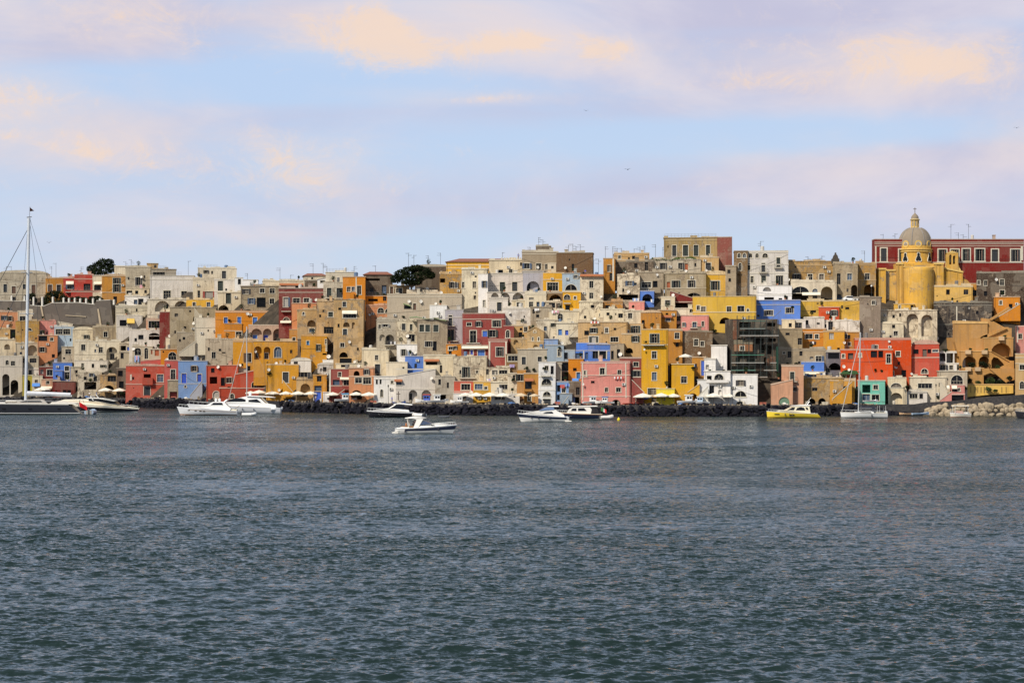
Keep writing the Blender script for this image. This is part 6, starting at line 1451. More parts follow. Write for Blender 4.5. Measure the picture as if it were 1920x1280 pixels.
# 7, 8 two cruisers moored together
b = Boat('motor_yacht', 'white cruiser with navy band and blue windscreen, bow left', 'motor yacht', 1066, 970, 790, 3, (.72, .70, .66), 3.6, (.95, 1.75), band=(.55, .95, NAVY, .05, 1), rake=.13)
c = b.shell('superstructure', [(.08, 1.0), (.9, 1.75), (.7, 2.15), (.48, 2.45), (.28, 2.6), (.1, 1.5)], 1.45, 1.1, (.75, .72, .66), bevel=.08); b.glassband(c, [(.30, 1.75), (.52, 1.85), (.44, 2.1), (.33, 2.15)], 1.45, 1.1, 1.0, 2.6)
b.shell('windscreen', [(.28, 2.5), (.58, 2.35), (.46, 2.95), (.30, 3.25)], 1.25, .95, (.12, .18, .30), 'glass'); b.shell('hardtop', [(.2, 3.15), (.42, 3.15), (.40, 3.3), (.2, 3.4)], 1.1, 1.0, (.76, .73, .68)); b.rail(.5, .98, .7); b.fenders([.74, .6, .38], (.03, .03, .04)); b.shell('swim_platform', [(-.05, .05), (.08, .05), (.08, .3), (-.05, .2)], 1.5, 1.4, (.72, .68, .6))
b = Boat('motor_yacht', 'navy hulled cabin cruiser with big side windows and tricolour flag', 'motor yacht', 1128, 1032, 786, 2, NAVY, 3.8, (1.15, 1.6), deck=(.6, .5, .36), rake=.06, boot=(.5, .5, .46))
b.band(.9, 1.0, (.34, .15, .06), 0, 1, 'sheer_line'); c = b.shell('cabin', [(.22, 1.2), (.68, 1.4), (.62, 2.4), (.56, 2.75), (.24, 2.8), (.2, 2.2)], 1.5, 1.3, (.74, .70, .62), bevel=.08); b.glassband(c, [(.30, 1.9), (.47, 1.9), (.47, 2.5), (.35, 2.55)], 1.5, 1.3, 1.2, 2.8); b.glassband(c, [(.5, 1.9), (.61, 1.95), (.58, 2.45), (.5, 2.5)], 1.5, 1.3, 1.2, 2.8)
b.shell('hardtop', [(.08, 2.85), (.66, 2.75), (.64, 2.95), (.1, 3.05)], 1.5, 1.4, (.74, .71, .64)); b.shell('cockpit_cover', [(.06, 1.3), (.22, 1.3), (.22, 2.8), (.1, 2.85)], 1.3, 1.2, (.02, .02, .025), 'fabric')
flag(b, .3, 1.3, 1.1, .8, [(.03, .25, .06), (.7, .68, .62), (.5, .03, .03)]); b.rail(.6, .97, .6)
dinghy('inflatable_dinghy', 'white inflatable with motor behind the navy hulled cabin cruiser', (at(1136, 0, b.Y-1).x, b.Y-1, .1), 3.0, (.74, .68, .6), R(20), tube=.38)
# 9 yellow
b = Boat('motor_yacht', 'yellow hulled lobster yacht with white cabin moored at the rocks', 'motor yacht', 1538, 1437, 783, 2, (.80, .58, .05), 3.9, (.95, 1.5), deck=(.7, .66, .56), rake=.02, reverse=-.9, boot=(.25, .12, .02))
b.ports([.82, .55], .62, .55, .13); c = b.shell('cabin', [(.2, 1.0), (.82, 1.45), (.76, 1.7), (.66, 1.75), (.52, 2.6), (.3, 2.85), (.22, 2.7)], 1.55, 1.25, (.76, .68, .48), bevel=.1)
b.glassband(c, [(.30, 1.7), (.48, 1.75), (.45, 2.3), (.38, 2.5), (.32, 2.3)], 1.55, 1.25, 1.0, 2.85); b.glassband(c, [(.51, 1.78), (.64, 1.8), (.545, 2.4), (.49, 2.4)], 1.55, 1.25, 1.0, 2.85); b.glassband(c, [(.24, 1.8), (.28, 1.85), (.30, 2.4), (.26, 2.4)], 1.55, 1.25, 1.0, 2.85)
b.shell('hardtop', [(.2, 2.75), (.56, 2.65), (.5, 2.85), (.3, 3.0), (.2, 2.95)], 1.45, 1.3, (.75, .72, .66)); b.pole('radar_mast', [(b.L*.25, 0, 2.9), (b.L*.2, 0, 3.7)], .1, GW); b.pole('aerial', [(b.L*.3, .5, 2.9), (b.L*.18, .5, 4.6)], .03, GW); b.rail(.5, .97, .5); b.fenders([.68, .6, .55], (.15, .12, .05))
# 11 small cabin boat, 12 dark bow at the right edge, rowboats
b = Boat('fishing_boat', 'small open white boat with canopy before the pale boulders', 'boat', 1818, 1780, 782, 8, (.66, .60, .50), 2.2, (.75, 1.0), boot=(.3, .1, .05), rake=.05)
for x in (.15, .8):
    for y in (-.8, .8): b.pole('post', [(b.L*x, y, .8), (b.L*x, y, 2.6)], .05, (.7, .68, .6))
b.shell('canopy', [(.08, 2.55), (.88, 2.55), (.84, 2.72), (.12, 2.72)], 1.0, .9, (.72, .66, .55), 'fabric'); b.shell('cabin', [(.35, .8), (.75, .9), (.72, 1.5), (.4, 1.5)], .7, .65, (.5, .3, .22)); b.shell('engine_box', [(.08, .8), (.25, .8), (.25, 1.2), (.08, 1.2)], .6, .6, (.7, .66, .58)); b.rail(.1, .95, .45)
b = Boat('motor_boat', 'dark motor boat cut off by the right picture edge', 'boat', 1985, 1902, 784, 2, (.02, .02, .026), 3.4, (1.0, 1.6), deck=(.12, .12, .13), rake=.12); b.shell('cabin', [(.2, 1.1), (.75, 1.55), (.6, 2.2), (.25, 2.3)], 1.3, 1.0, (.05, .05, .06)); b.rail(.5, .97, .5)
def rowboat(label, px, py, L, col, yaw, Y=None, z=0, name='rowing_boat', cat='rowing boat', inner=(.45, .38, .28), cabin=None, roof=None):
    Y = Y or CAMZ*F/(py-HY); s = Y/F; r = empty(name, (at(px, 0, Y).x-math.cos(yaw)*L/2, Y-math.sin(yaw)*L/2, z), yaw, label, cat); mb = MB(); n = 10; rows = []
    for i in range(n+1):
        t = i/n; w = L*.17*(1-max(0, (t-.45)/.55)**2.4)*(.75+.25*min(1, t*4))+.01; h = L*.11*(1+.9*max(0, t-.5)**1.5*2)
        rows.append([(L*t-.3*max(0, t-.7), 0, .02), (L*t, w*.7, L*.03), (L*t+.05*t, w, h), (L*t+.05*t, w*.86, h), (L*t, w*.6, L*.06), (L*t, 0, L*.05)])
    for sg in (1, -1):
        k = len(mb.v); mb.v += [(x, y*sg, zz) for rr in rows for x, y, zz in rr]; m = 6
        for i in range(n):
            for j in range(m-1): a = k+i*m+j; mb.f.append((a, a+m, a+m+1, a+1) if sg < 0 else (a+1, a+m+1, a+m, a))
    mb.quad(*[(rows[0][i][0], rows[0][i][1], rows[0][i][2]) for i in (0, 1, 2)]+[(rows[0][i][0], -rows[0][i][1], rows[0][i][2]) for i in (2, 1)])
    mb.build('hull', 'gloss', r, col)
    th = MB()
    for t in (.25, .5, .72): th.box(L*t-.1, L*t+.1, -L*.15, L*.15, L*.085, L*.1)
    th.build('thwart', 'paint', r, inner)
    if cabin:
        c = MB(); c.box(L*.35, L*.62, -L*.11, L*.11, L*.09, L*.34); cb = c.build('cabin', 'paint', r, cabin, bevel=.04)
        w = MB(); w.box(L*.39, L*.48, -L*.115, L*.115, L*.2, L*.29); w.box(L*.51, L*.59, -L*.115, L*.115, L*.2, L*.29); w.build('window', 'glass', cb, (.012, .014, .02))
        t = MB(); t.box(L*.31, L*.66, -L*.13, L*.13, L*.335, L*.375); t.build('roof', 'paint', cb, roof or (.7, .68, .62), bevel=.03)
    return r
rowboat('pale blue rowing boat drawn up left of the pale boulders', 1726, 777, 4.2, (.40, .50, .62), R(12), 449, .3)
rowboat('orange and white rowing boat beached beside the blue rowing boat', 1700, 779, 3.4, (.55, .35, .2), R(170), 450, .3)
bu = MB(); bu.lathe([(.02, -.2), (.3, 0), (.34, .25), (.2, .5), (.05, .7), (.02, .72)], 10); o = bu.build('mooring_buoy', 'gloss', None, (.7, .55, .03)); o.location = at(1160, 0, 415); o.location.z = 0; tag(o, 'small yellow mooring buoy floating before the rocks, right of centre', 'buoy')
# ------------------------------------------------------------------ things on the quay: parasols, boats ashore, cross, people
QZ = 2.5
def quayY(px, d=9.5): return lerp(YSH, px)+d
def make_parasol(w, col):
    r = empty('parasol', (0, 0, 0)); c = MB(); n = 8; h = w*.17
    P = [(w/2*math.cos(2*math.pi*i/n+.4), w/2*math.sin(2*math.pi*i/n+.4)) for i in range(n)]
    top = (0, 0, 2.35+h)
    for i in range(n):
        a, b = P[i], P[(i+1) % n]; m = ((a[0]+b[0])/2*.97, (a[1]+b[1])/2*.97)
        q = [(p[0]*.5, p[1]*.5, 2.35+h*.56) for p in (a, b)]
        c.add([(*a, 2.35), (*m, 2.40), (*b, 2.35), q[1], q[0]], [(0, 1, 2, 3, 4)]); c.add([q[0], q[1], top], [(0, 1, 2)])
        c.add([(*a, 2.35), (*b, 2.35), (b[0]*1.0, b[1]*1.0, 2.14), (a[0]*1.0, a[1]*1.0, 2.14)], [(0, 3, 2, 1)])
    c.build('canopy', 'fabric', r, col); p = MB(); p.tube((0, 0, 0), (0, 0, 2.35+h), .04, 8); p.build('pole', 'paint', r, (.3, .2, .12))
    b = MB(); b.lathe([(.01, .12), (.3, .1), (.32, 0)], 10); b.build('base', 'paint', r, (.3, .3, .3)); return r
proto = None
PARA = [(80, 'cream parasol before the maroon ground floor house, far left', 4.4), (198, 'cream parasol before the tan vaulted boat store, left', 3.9), (224, 'cream parasol at the foot of the dark passage house', 3.7),
 (470, 'small cream parasol at the slender mast, left end of the cafe row', 2.6), (486, 'cream parasol second in the row before the vermilion terrace wall', 3.6), (511, 'cream parasol third in the row before the vermilion terrace wall', 3.6), (536, 'cream parasol before the golden quay house stair', 3.2), (559, 'cream parasol before the tan blind arch', 3.6), (583, 'cream parasol beside the blue arched door', 3.3),
 (624, 'cream parasol before the cream pedestal house', 3.2), (668, 'cream parasol before the peach boat store, left one', 3.2), (692, 'cream parasol before the peach boat store, right one', 3.6),
 (873, 'white parasol before the white ground floor below the coral house', 2.8), (893, 'broad cream parasol before the bright yellow house', 3.6), (918, 'broad cream parasol before the white tavern ground floor, left', 3.8), (944, 'cream parasol before the white tavern vents', 3.4), (977, 'tan parasol before the ochre quay house', 2.9), (1002, 'small tan parasol at the foot of the ochre quay house', 2.2),
 (1206, 'cream parasol before the tall yellow tower, left', 4.2), (1240, 'cream parasol before the lemon yellow shed', 3.4), (1263, 'cream parasol right of the lemon yellow shed', 3.0), (1338, 'cream parasol before the white blue arched balcony house', 3.8), (1366, 'cream parasol before the large white quay house', 3.0)]
for i, (px, lab, w) in enumerate(PARA):
    w *= 1.15; o = make_parasol(w, (.78, .72, .60) if 'tan' not in lab.split()[:2] else (.62, .50, .34))
    Y = quayY(px, 9.2 if i % 2 else 9.9); o.location = ((px-CX)/F*Y, Y, QZ-.2+rnd.uniform(-.15, .1)); o.rotation_euler.z = rnd.uniform(0, .7)
    tag(o, lab, 'parasol', 'parasols along the quay')
o = make_parasol(3.4, (.74, .70, .6)); h = next(q for q in HOUSES if q[0].startswith('golden quay house with parasol')); o.location = ((1285-CX)/F*(h[5]+2.5), h[5]+2.5, h[7]-.4); tag(o, 'cream parasol on the roof terrace of the golden quay house', 'parasol', 'parasols along the quay')
# blue dome tarpaulin on the cream terrace
h = next(q for q in HOUSES if q[0].startswith('flat roofed cream terrace')); s = h[5]/F
m = MB(); m.lathe([(1.05*math.cos(a)+.02, 1.35*math.sin(a)) for a in [0, .3, .6, .9, 1.2, 1.5]], 9); o = m.build('tarpaulin', 'fabric', None, (.02, .08, .5)); o.location = at(162, 676, h[5]+3); tag(o, 'bright blue dome tarpaulin on the flat cream terrace, left', 'tarpaulin')
# green tent awning, green roof tarps, grass roof
def sheet(name, label, cat, pts, Y, y0, y1, mat, col, kind=None, sag=.2):
    s = Y/F; cx = sum(p[0] for p in pts)/len(pts); cz = max(p[1] for p in pts); m = MB(); n = len(pts)
    P = [((a-cx)*s, (cz-b)*s) for a, b in pts]; k = 5
    for j in range(k+1):
        t = j/k; m.v += [(x, y0+(y1-y0)*t, z+sag*math.sin(math.pi*t)*(.6+.4*math.sin(3*x))) for x, z in P]
    for j in range(k):
        for i in range(n-1): a = j*n+i; m.f.append((a, a+1, a+n+1, a+n))
    o = m.build(name, mat, None, col); sm = o.modifiers.new('thick', 'SOLIDIFY'); sm.thickness = .06; o.location = ((cx-CX)*s, Y, CAMZ+(HY-cz)*s); return tag(o, label, cat, None, kind)
hY = lambda t: next(q for q in HOUSES if q[0].startswith(t))
Yg = hY('small cream hut under dark green')[5]
m = MB(); s = Yg/F; m.add([(-17*s, -1.2, 0), (17*s, -1.2, 0), (11*s, 1.5, 14*s), (-4*s, 1.5, 12*s), (17*s, 4, 2*s), (-17*s, 4, 0)], [(0, 1, 2, 3), (2, 4, 5, 3), (1, 4, 2), (0, 3, 5)]); o = m.build('awning_tent', 'fabric', None, (.025, .07, .025)); o.location = at(1592, 701, Yg); tag(o, 'dark green tent awning above the small cream hut, right', 'awning')
sheet('tarpaulin', 'pale green tarpaulin sagging over the three shuttered stone house', 'tarpaulin', [(767, 595), (780, 594), (800, 598), (815, 596), (828, 600), (837, 601)], hY('stained stone house with three')[5], -.6, 4, 'fabric', (.22, .33, .16))
sheet('tarpaulin', 'small green tarpaulin on the wide beige house roof edge', 'tarpaulin', [(756, 569), (764, 572), (770, 574)], hY('wide beige house')[5], -.8, 1.2, 'fabric', (.2, .3, .12))
hg = hY('grey house with grass roof'); s = hg[5]/F
rs = random.Random(4); gm = MB()
for i in range(2600): 
    x = rs.uniform(-45, 38)*s; y = rs.uniform(-.2, 5); z = .25+.35*math.sin(x*.6)+.25*math.sin(x*1.7+1); leaves(gm, (x, y, z*rs.random()), (.1, .1, .15), 1, .16, rs)
o = gm.build('roof_grass', 'leaf', None, (.06, .11, .025)); o.location = ((1268-CX)*s, hg[5], hg[7]+.1); tag(o, 'bright green grass growing over the flat roof beside the palace', 'grass', None, 'stuff')
# cross with its stepped base, and lamp posts
p = at(747, 0, quayY(747, 8)); r = empty('stone_cross', (p.x, p.y, QZ), 0, 'dark wooden cross on stepped base before the white arcaded house', 'cross')
m = MB(); m.box(-.1, .1, -.1, .1, .8, 3.0); m.box(-.48, -.101, -.08, .08, 2.25, 2.43); m.box(.101, .48, -.08, .08, 2.25, 2.43); m.build('cross', 'paint', r, (.07, .05, .035))
m = MB(); m.lathe([(1.0, -.2), (1.0, .15), (.7, .2), (.7, .45), (.42, .5), (.4, .82), (.01, .84)], 8); m.build('base', 'plaster', r, (.5, .44, .35, .4))
def lamp(px, h, label, Y=None, z=QZ):
    Y = Y or quayY(px, 9); r = empty('street_lamp', ((px-CX)/F*Y, Y, z), 0, label, 'street lamp', 'lamps along the quay')
    m = MB(); m.tube((0, 0, -.4), (0, 0, h), .07, 8, .045); m.tube((0, 0, h-.1), (0, 0, h+.1), .12, 8); m.build('post', 'metal', r, (.03, .03, .032))
    m = MB(); m.lathe([(.02, h+.1), (.17, h+.2), (.21, h+.45), (.12, h+.6), (.02, h+.68)], 8); m.build('lantern', 'paint', r, (.10, .09, .07))
for px, hh, lab in [(728, 4.0, 'lamp post left of the dark wooden cross'), (1755, 4.3, 'lamp post before the pale house with wide window'), (1695, 3.6, 'lamp post right of the cream deep arch house'), (380, 3.8, 'lamp post before the vermilion arched doors'), (1354, 4.2, 'lamp post before the white blue arched balcony house'), (1374, 3.6, 'lamp post before the large white quay house')]: lamp(px, hh, lab)
for px, py, lab in [(1634, 553, 'white globe lamp on the terrace before the arched passage')]:
    Y = depth(1630, 632)-.3; r = empty('street_lamp', ((px-CX)/F*Y, Y, CAMZ+(HY-557)*Y/F), 0, lab, 'street lamp'); m = MB(); m.tube((0, 0, 0), (0, 0, 2.6), .05, 6); m.build('post', 'metal', r, (.03, .03, .03)); m = MB(); m.lathe([(.02, 2.6), (.2, 2.7), (.24, 2.85), (.2, 3.0), (.02, 3.1)], 10); m.build('globe', 'gloss', r, (.75, .73, .66))
# boats standing on the quay
for lab, px, L, col, yaw, cab, roof, dz in [
    ('white fishing boat with sky blue cabin roof, ashore before the red house', 648, 5.6, (.68, .68, .66), 10, (.70, .70, .68), (.10, .38, .62), .3),
    ('white fishing boat with red cabin roof, ashore right of the cross', 800, 5.6, (.70, .69, .66), 172, (.05, .10, .42), (.40, .06, .04), .25),
    ('blue and white upturned dinghy at the foot of the cross', 748, 3.2, (.05, .13, .45), 3, None, None, .05),
    ('white cruiser ashore before the dull grey cottage, centre', 820, 5.4, (.74, .73, .70), 8, (.72, .71, .68), None, .3),
    ('white boat ashore before the coral house, centre', 862, 4.6, (.75, .73, .68), 175, (.74, .72, .68), None, .2),
    ('white boat ashore left before the large pink house', 1112, 5.0, (.74, .73, .70), 12, (.73, .72, .69), None, .3),
    ('white boat ashore right before the large pink house arch', 1134, 4.6, (.74, .72, .68), 170, (.70, .69, .66), (.04, .08, .3), .3),
    ('white boat ashore under the golden stair arch', 1292, 5.6, (.76, .75, .72), 6, (.75, .74, .71), None, .4),
    ('white and pale blue boat ashore right of the golden stair', 1312, 4.8, (.74, .74, .72), 174, (.45, .55, .66), None, .3),
    ('red dinghy ashore left of the yellow tower parasol', 1181, 3.4, (.45, .04, .02), 14, None, None, .1),
    ('small white dinghy ashore before the turquoise house', 1632, 3.6, (.72, .71, .68), 5, None, None, .6)]:
    Y = quayY(px, 8.6); rowboat(lab, px, 0, L, col, R(yaw), Y, QZ+dz, 'fishing_boat' if cab else 'dinghy', 'fishing boat' if cab else 'dinghy', (.4, .36, .3), cab, roof)
# crates, nets and heaps on the quay edge
hs = [(p, l) for p, l in ((150, 'before the crooked pergola house'), (163, 'right of the crooked pergola house'), (300, 'before the coral quay house'), (325, 'below the rose balcony'), (348, 'before the pale blue quay house'), (372, 'under the white stair'), (405, 'before the vermilion arched doors'), (545, 'left of the tan blind arch house'), (602, 'right of the blue arched door'), (700, 'right of the peach boat store'), (716, 'left of the lamp post by the cross'), (770, 'right of the dark cross'), (840, 'before the dull grey cottage'), (958, 'before the white tavern vents'), (1018, 'before the stacked arches house'), (1045, 'before the pale blue laundry house'), (1076, 'before the dark stone lane'), (1160, 'before the large pink house, right end'), (1228, 'between the tower and lemon shed'), (1275, 'before the golden quay house'), (1395, 'before the large white quay house, right end'), (1430, 'below the scaffolding terraces'), (1470, 'left of the green arched boat door'), (1512, 'before the stained ochre house, left door'), (1546, 'before the stained ochre house, right door'), (1600, 'left of the turquoise house'), (1676, 'before the cream deep arch house'))]
hc = [(.55, .48, .36), (.10, .2, .42), (.5, .44, .35), (.36, .1, .06), (.6, .57, .5), (.2, .17, .12)]
for i, (px, where) in enumerate(hs):
    Y = quayY(px, 8.2); kind = i % 3; c = hc[i % 6]
    nm, txt = (('crate_stack', 'stack of fish crates'), ('net_heap', 'heap of fishing nets'), ('barrel', 'weathered barrel'))[kind]
    m = MB(); rs = random.Random(i)
    if kind == 0:
        for k in range(4):
            x = rs.uniform(-.7, .4); z = .0 if k < 2 else .36; x = (-.7 if k % 2 else .1)+rs.uniform(-.08, .08); w = .34
            m.box(x, x+.68, -.25, .25, z, z+.04)
            for a, b2, c0, d0 in ((x, x+.68, -.25, -.22), (x, x+.68, .22, .25), (x, x+.03, -.22, .22), (x+.65, x+.68, -.22, .22)): m.box(a, b2, c0, d0, z+.05, z+w)
    elif kind == 1:
        boulder(m, (0, 0, .2), .75, i, .55); boulder(m, (.7, .1, .1), .5, i+9, .5)
    else: m.lathe([(.01, 0), (.26, 0), (.33, .25), (.34, .45), (.33, .65), (.27, .9), (.24, .88), (.01, .88)], 12)
    o = m.build(nm, 'fabric' if kind == 1 else 'paint', None, c); o.location = ((px-CX)/F*Y, Y, QZ+.02); tag(o, f'{txt} on the quay {where}', nm.split('_')[0], 'clutter along the quay edge')

# ------------------------------------------------------------------ people
def skin_mesh(name, verts, edges, radii, root=0, lv=1):
    me = bpy.data.meshes.new(name); me.from_pydata(verts, edges, []); me.update(); o = bpy.data.objects.new(name, me); C.objects.link(o)
    sk = o.modifiers.new('skin', 'SKIN'); sk.use_smooth_shade = True
    for i, r in enumerate(radii): me.skin_vertices[0].data[i].radius = (r, r*(.8 if i < 3 else 1))
    me.skin_vertices[0].data[root].use_root = True
    sb = o.modifiers.new('sub', 'SUBSURF'); sb.levels = lv; sb.render_levels = lv
    dg = bpy.context.evaluated_depsgraph_get(); ev = bpy.data.meshes.new_from_object(o.evaluated_get(dg)); ev.name = name
    bpy.data.objects.remove(o); return ev
def body_parts(pose):
    if pose == 'stand':
        J = dict(pel=(0,0,.95), chest=(0,.01,1.28), neck=(0,.02,1.47), head=(0,0,1.62), top=(0,.01,1.73), ls=(.19,.02,1.42), le=(.25,.03,1.14), lh=(.24,-.1,.92), rs=(-.19,.02,1.42), re=(-.26,.04,1.15), rh=(-.22,-.12,.95), lk=(.1,-.02,.5), lf=(.11,.03,.07), lt=(.12,-.14,.03), rk=(-.11,0,.5), rf=(-.13,.05,.07), rt=(-.14,-.12,.03))
    else:
        J = dict(pel=(0,0,.5), chest=(0,.05,.83), neck=(0,.04,1.02), head=(0,0,1.17), top=(0,.01,1.28), ls=(.19,.05,.97), le=(.24,-.02,.72), lh=(.15,-.28,.62), rs=(-.19,.05,.97), re=(-.25,0,.72), rh=(-.16,-.26,.6), lk=(.12,-.42,.5), lf=(.12,-.42,.07), lt=(.13,-.58,.03), rk=(-.12,-.42,.5), rf=(-.14,-.4,.07), rt=(-.15,-.56,.03))
    rad = dict(pel=.14, chest=.16, neck=.06, head=.095, top=.07, ls=.065, le=.045, lh=.04, rs=.065, re=.045, rh=.04, lk=.065, lf=.045, lt=.035, rk=.065, rf=.045, rt=.035)
    E = [('pel','chest'),('chest','neck'),('neck','head'),('head','top'),('chest','ls'),('ls','le'),('le','lh'),('chest','rs'),('rs','re'),('re','rh'),('pel','lk'),('lk','lf'),('lf','lt'),('pel','rk'),('rk','rf'),('rf','rt')]
    def mk(name, keys, k):
        ks = list(keys); return skin_mesh(name, [J[a] for a in ks], [(ks.index(a), ks.index(b)) for a, b in E if a in ks and b in ks], [rad[a]*k for a in ks])
    hm = MB(); hm.lathe([(.105, .0), (.112, .05), (.09, .11), (.04, .14), (.005, .145)], 10); hp = Vector(J['head'])
    hm.v = [(x+hp.x, y*1.08+hp.y+.02, z+hp.z+.0) for x, y, z in hm.v]
    return mk('person', J.keys(), 1), mk('shirt', ['pel','chest','ls','le','rs','re'], 1.14), mk('trousers', ['pel','lk','lf','rk','rf'], 1.15), hm.mesh('hair', True)
PB = {k: body_parts(k) for k in ('stand', 'sit')}
def person(label, p, rz, pose, shirt, trou, hair=(.03, .02, .015), group=None):
    b = PB[pose]; o = obj('person', b[0], 'paint', None, (.42, .24, .16)); o.location = p; o.rotation_euler.z = rz; tag(o, label, 'person', group)
    obj('shirt', b[1], 'fabric', o, shirt); obj('trousers', b[2], 'fabric', o, trou); obj('hair', b[3], 'fabric', o, hair); return o
sp_ = SPORT
person('person in orange shirt seated at the stern of the sports cruiser', (at(762, 0, sp_.Y).x, sp_.Y-.4, .75), R(95), 'sit', (.6, .2, .04), (.05, .05, .08))
person('person in dark top seated under the hardtop of the sports cruiser', (at(775, 0, sp_.Y).x, sp_.Y+.2, .8), R(80), 'sit', (.05, .04, .05), (.2, .18, .15))
person('person in red shirt standing at the cruiser wheel', (at(778, 0, sp_.Y).x, sp_.Y+.6, .7), R(90), 'stand', (.4, .06, .04), (.04, .05, .09))
for px, lab, sh, tr in [(156, 'person in black shirt standing before the crooked pergola house', (.02, .02, .025), (.05, .05, .09)), (168, 'person in white shirt standing right of the crooked pergola house', (.65, .63, .6), (.06, .06, .08)), (181, 'person in blue shirt walking near the tan boat store, left', (.05, .12, .35), (.3, .27, .2)),
    (592, 'person in grey shirt standing by the blue arched door', (.3, .3, .3), (.05, .05, .07)), (735, 'person in blue shirt standing left of the dark wooden cross', (.05, .1, .45), (.1, .1, .14)), (1192, 'person in dark clothes standing left of the yellow tower', (.04, .04, .05), (.04, .04, .05)), (1305, 'person in white shirt standing on the boat under the golden arch', (.7, .68, .65), (.35, .3, .22)), (1590, 'person in red shirt standing before the golden stair arch', (.45, .06, .05), (.05, .06, .1))]:
    Y = quayY(px, 8.4); person(lab, ((px-CX)/F*Y, Y, QZ+.02), rnd.uniform(0, 6), 'stand', sh, tr)
def roof_person(px, key, label, sh, tr, dy=1.2, pose='stand'):
    h = hY(key); s = h[5]/F; person(label, ((px-CX)*s, h[5]+dy, h[7]+.2), R(20), pose, sh, tr)
roof_person(1098, 'tall cream house with dark red roof', 'person in blue on the roof terrace of the tall cream house', (.06, .08, .4), (.05, .05, .09))
roof_person(972, 'cream house with battlement', 'person in blue shirt on the battlement parapet roof', (.2, .25, .5), (.2, .18, .15), 1.5)

# ------------------------------------------------------------------ aerials, dishes, laundry, pot plants
def uniq(items, fmt):
    """items: (px, house); label each by the house it stands on, and by its place among those there"""
    by = {}
    for it in items: by.setdefault(it[1][0], []).append(it)
    out = {}
    for lab, L in by.items():
        L.sort(key=lambda t: t[0]); n = len(L)
        names = {1: [''], 2: ['left ', 'right '], 3: ['leftmost ', 'middle ', 'rightmost ']}.get(n) or ['leftmost ']+[f'{w} ' for w in ('second', 'third', 'fourth', 'fifth', 'sixth')[:n-2]]+['rightmost ']
        for t, nm in zip(L, names): out[t[2]] = (nm+fmt+' '+lab).strip()
    return out
ANT = [(12, 500, 512), (21, 500, 511), (97, 500, 512), (105, 494, 512), (152, 501, 515), (236, 491, 500), (246, 487, 499), (353, 490, 509), (464, 513, 525), (525, 503, 524), (545, 516, 526), (587, 495, 514), (606, 494, 513), (613, 500, 511), (664, 500, 511), (704, 499, 509), (766, 475, 500), (776, 479, 500), (803, 480, 500), (826, 475, 498), (942, 474, 485), (994, 464, 473), (1010, 446, 462), (1018, 450, 462), (1066, 460, 473), (1074, 458, 473), (1080, 463, 473), (1088, 459, 473), (1113, 488, 515), (1122, 486, 515), (1135, 463, 485), (1149, 463, 476), (1157, 466, 476), (1165, 466, 475), (1189, 468, 475), (1200, 464, 475), (1209, 462, 475), (1229, 459, 486), (1243, 464, 486), (1426, 453, 470), (1515, 482, 490), (1541, 484, 490), (1621, 471, 494), (1656, 440, 449), (1678, 439, 449), (1783, 421, 449), (1797, 437, 449), (1816, 421, 449), (1806, 441, 449)]
items = []
for i, (px, t, b) in enumerate(ANT):
    h = on_roof(px, b+1)
    if h: items.append((px, h, i, t))
labs = uniq(items, 'thin television aerial on')
arm_cache = {}
for px, h, i, t in items:
    s = h[5]/F; Y = h[5]+rnd.uniform(1.5, 5); H_ = max(1.4, CAMZ+(HY-t)*Y/F-h[7]); r = empty('aerial', ((px-CX)/F*Y, Y, h[7]+.1), rnd.uniform(-.6, .6), labs[i], 'aerial', 'television aerials on the roofs')
    m = MB(); m.tube((0, 0, 0), (0, 0, H_), .045, 5); m.build('mast', 'metal', r, (.06, .06, .06))
    k = rnd.choice((1, 2, 2, 3)); a = MB()
    for j in range(k):
        z = H_-.12-.55*j; L = rnd.uniform(.5, .85); sg = rnd.choice((-1, 1)); a.tube((-.15*sg, 0, z), (L*1.3*sg, 0, z+.05), .03, 4)
        for q in range(5): x = sg*L*1.25*(q/4)-.05*sg; l = .42*(1-.1*q); a.tube((x, -l*.5, z+.02-l*.35), (x, l*.5, z+.04+l*.35), .018, 4)
    a.build('yagi', 'metal', r, (.10, .10, .10))
DISH = [(188, 548, 3), (265, 519, 2.5), (318, 632, 3), (250, 654, 3), (313, 674, 3), (409, 688, 3), (363, 606, 3), (464, 588, 3.2), (519, 580, 3), (450, 685, 3), (479, 659, 2.5), (504, 693, 3), (518, 681, 3), (523, 731, 3), (593, 562, 3), (622, 561, 2.5), (655, 641, 3), (616, 664, 4), (665, 678, 2.6), (672, 686, 3.4), (784, 541, 3), (801, 541, 3), (767, 565, 3), (789, 565, 3.4), (817, 569, 2.5), (827, 511, 3), (827, 551, 3), (764, 630, 3.2), (778, 661, 3), (809, 709, 3), (883, 735, 3.2), (955, 586, 2.6), (1008, 501, 3), (1060, 502, 2.6), (1054, 645, 3), (1127, 556, 2.5), (1178, 547, 3), (1189, 514, 2.6), (1232, 515, 2.6), (1262, 553, 3), (1286, 508, 2.6), (1324, 507, 2.8), (1115, 597, 2.5), (1163, 664, 4), (1208, 655, 2), (1311, 662, 3.2), (1352, 684, 3.2), (1478, 524, 3), (1583, 642, 3), (1582, 687, 3.4), (1592, 693, 2.6), (1667, 640, 2.5), (1680, 688, 3), (1677, 706, 3), (1709, 694, 2.4), (1757, 634, 3.4), (1789, 616, 3), (1868, 524, 3), (1604, 741, 2.6), (1093, 720, 2.4), (637, 749, 2.5), (693, 590, 2.2)]
items = []
for i, (px, py, r_) in enumerate(DISH):
    h = front_house(px, py)
    if h: items.append((px, h, i, py, r_))
labs = uniq(items, 'satellite dish on')
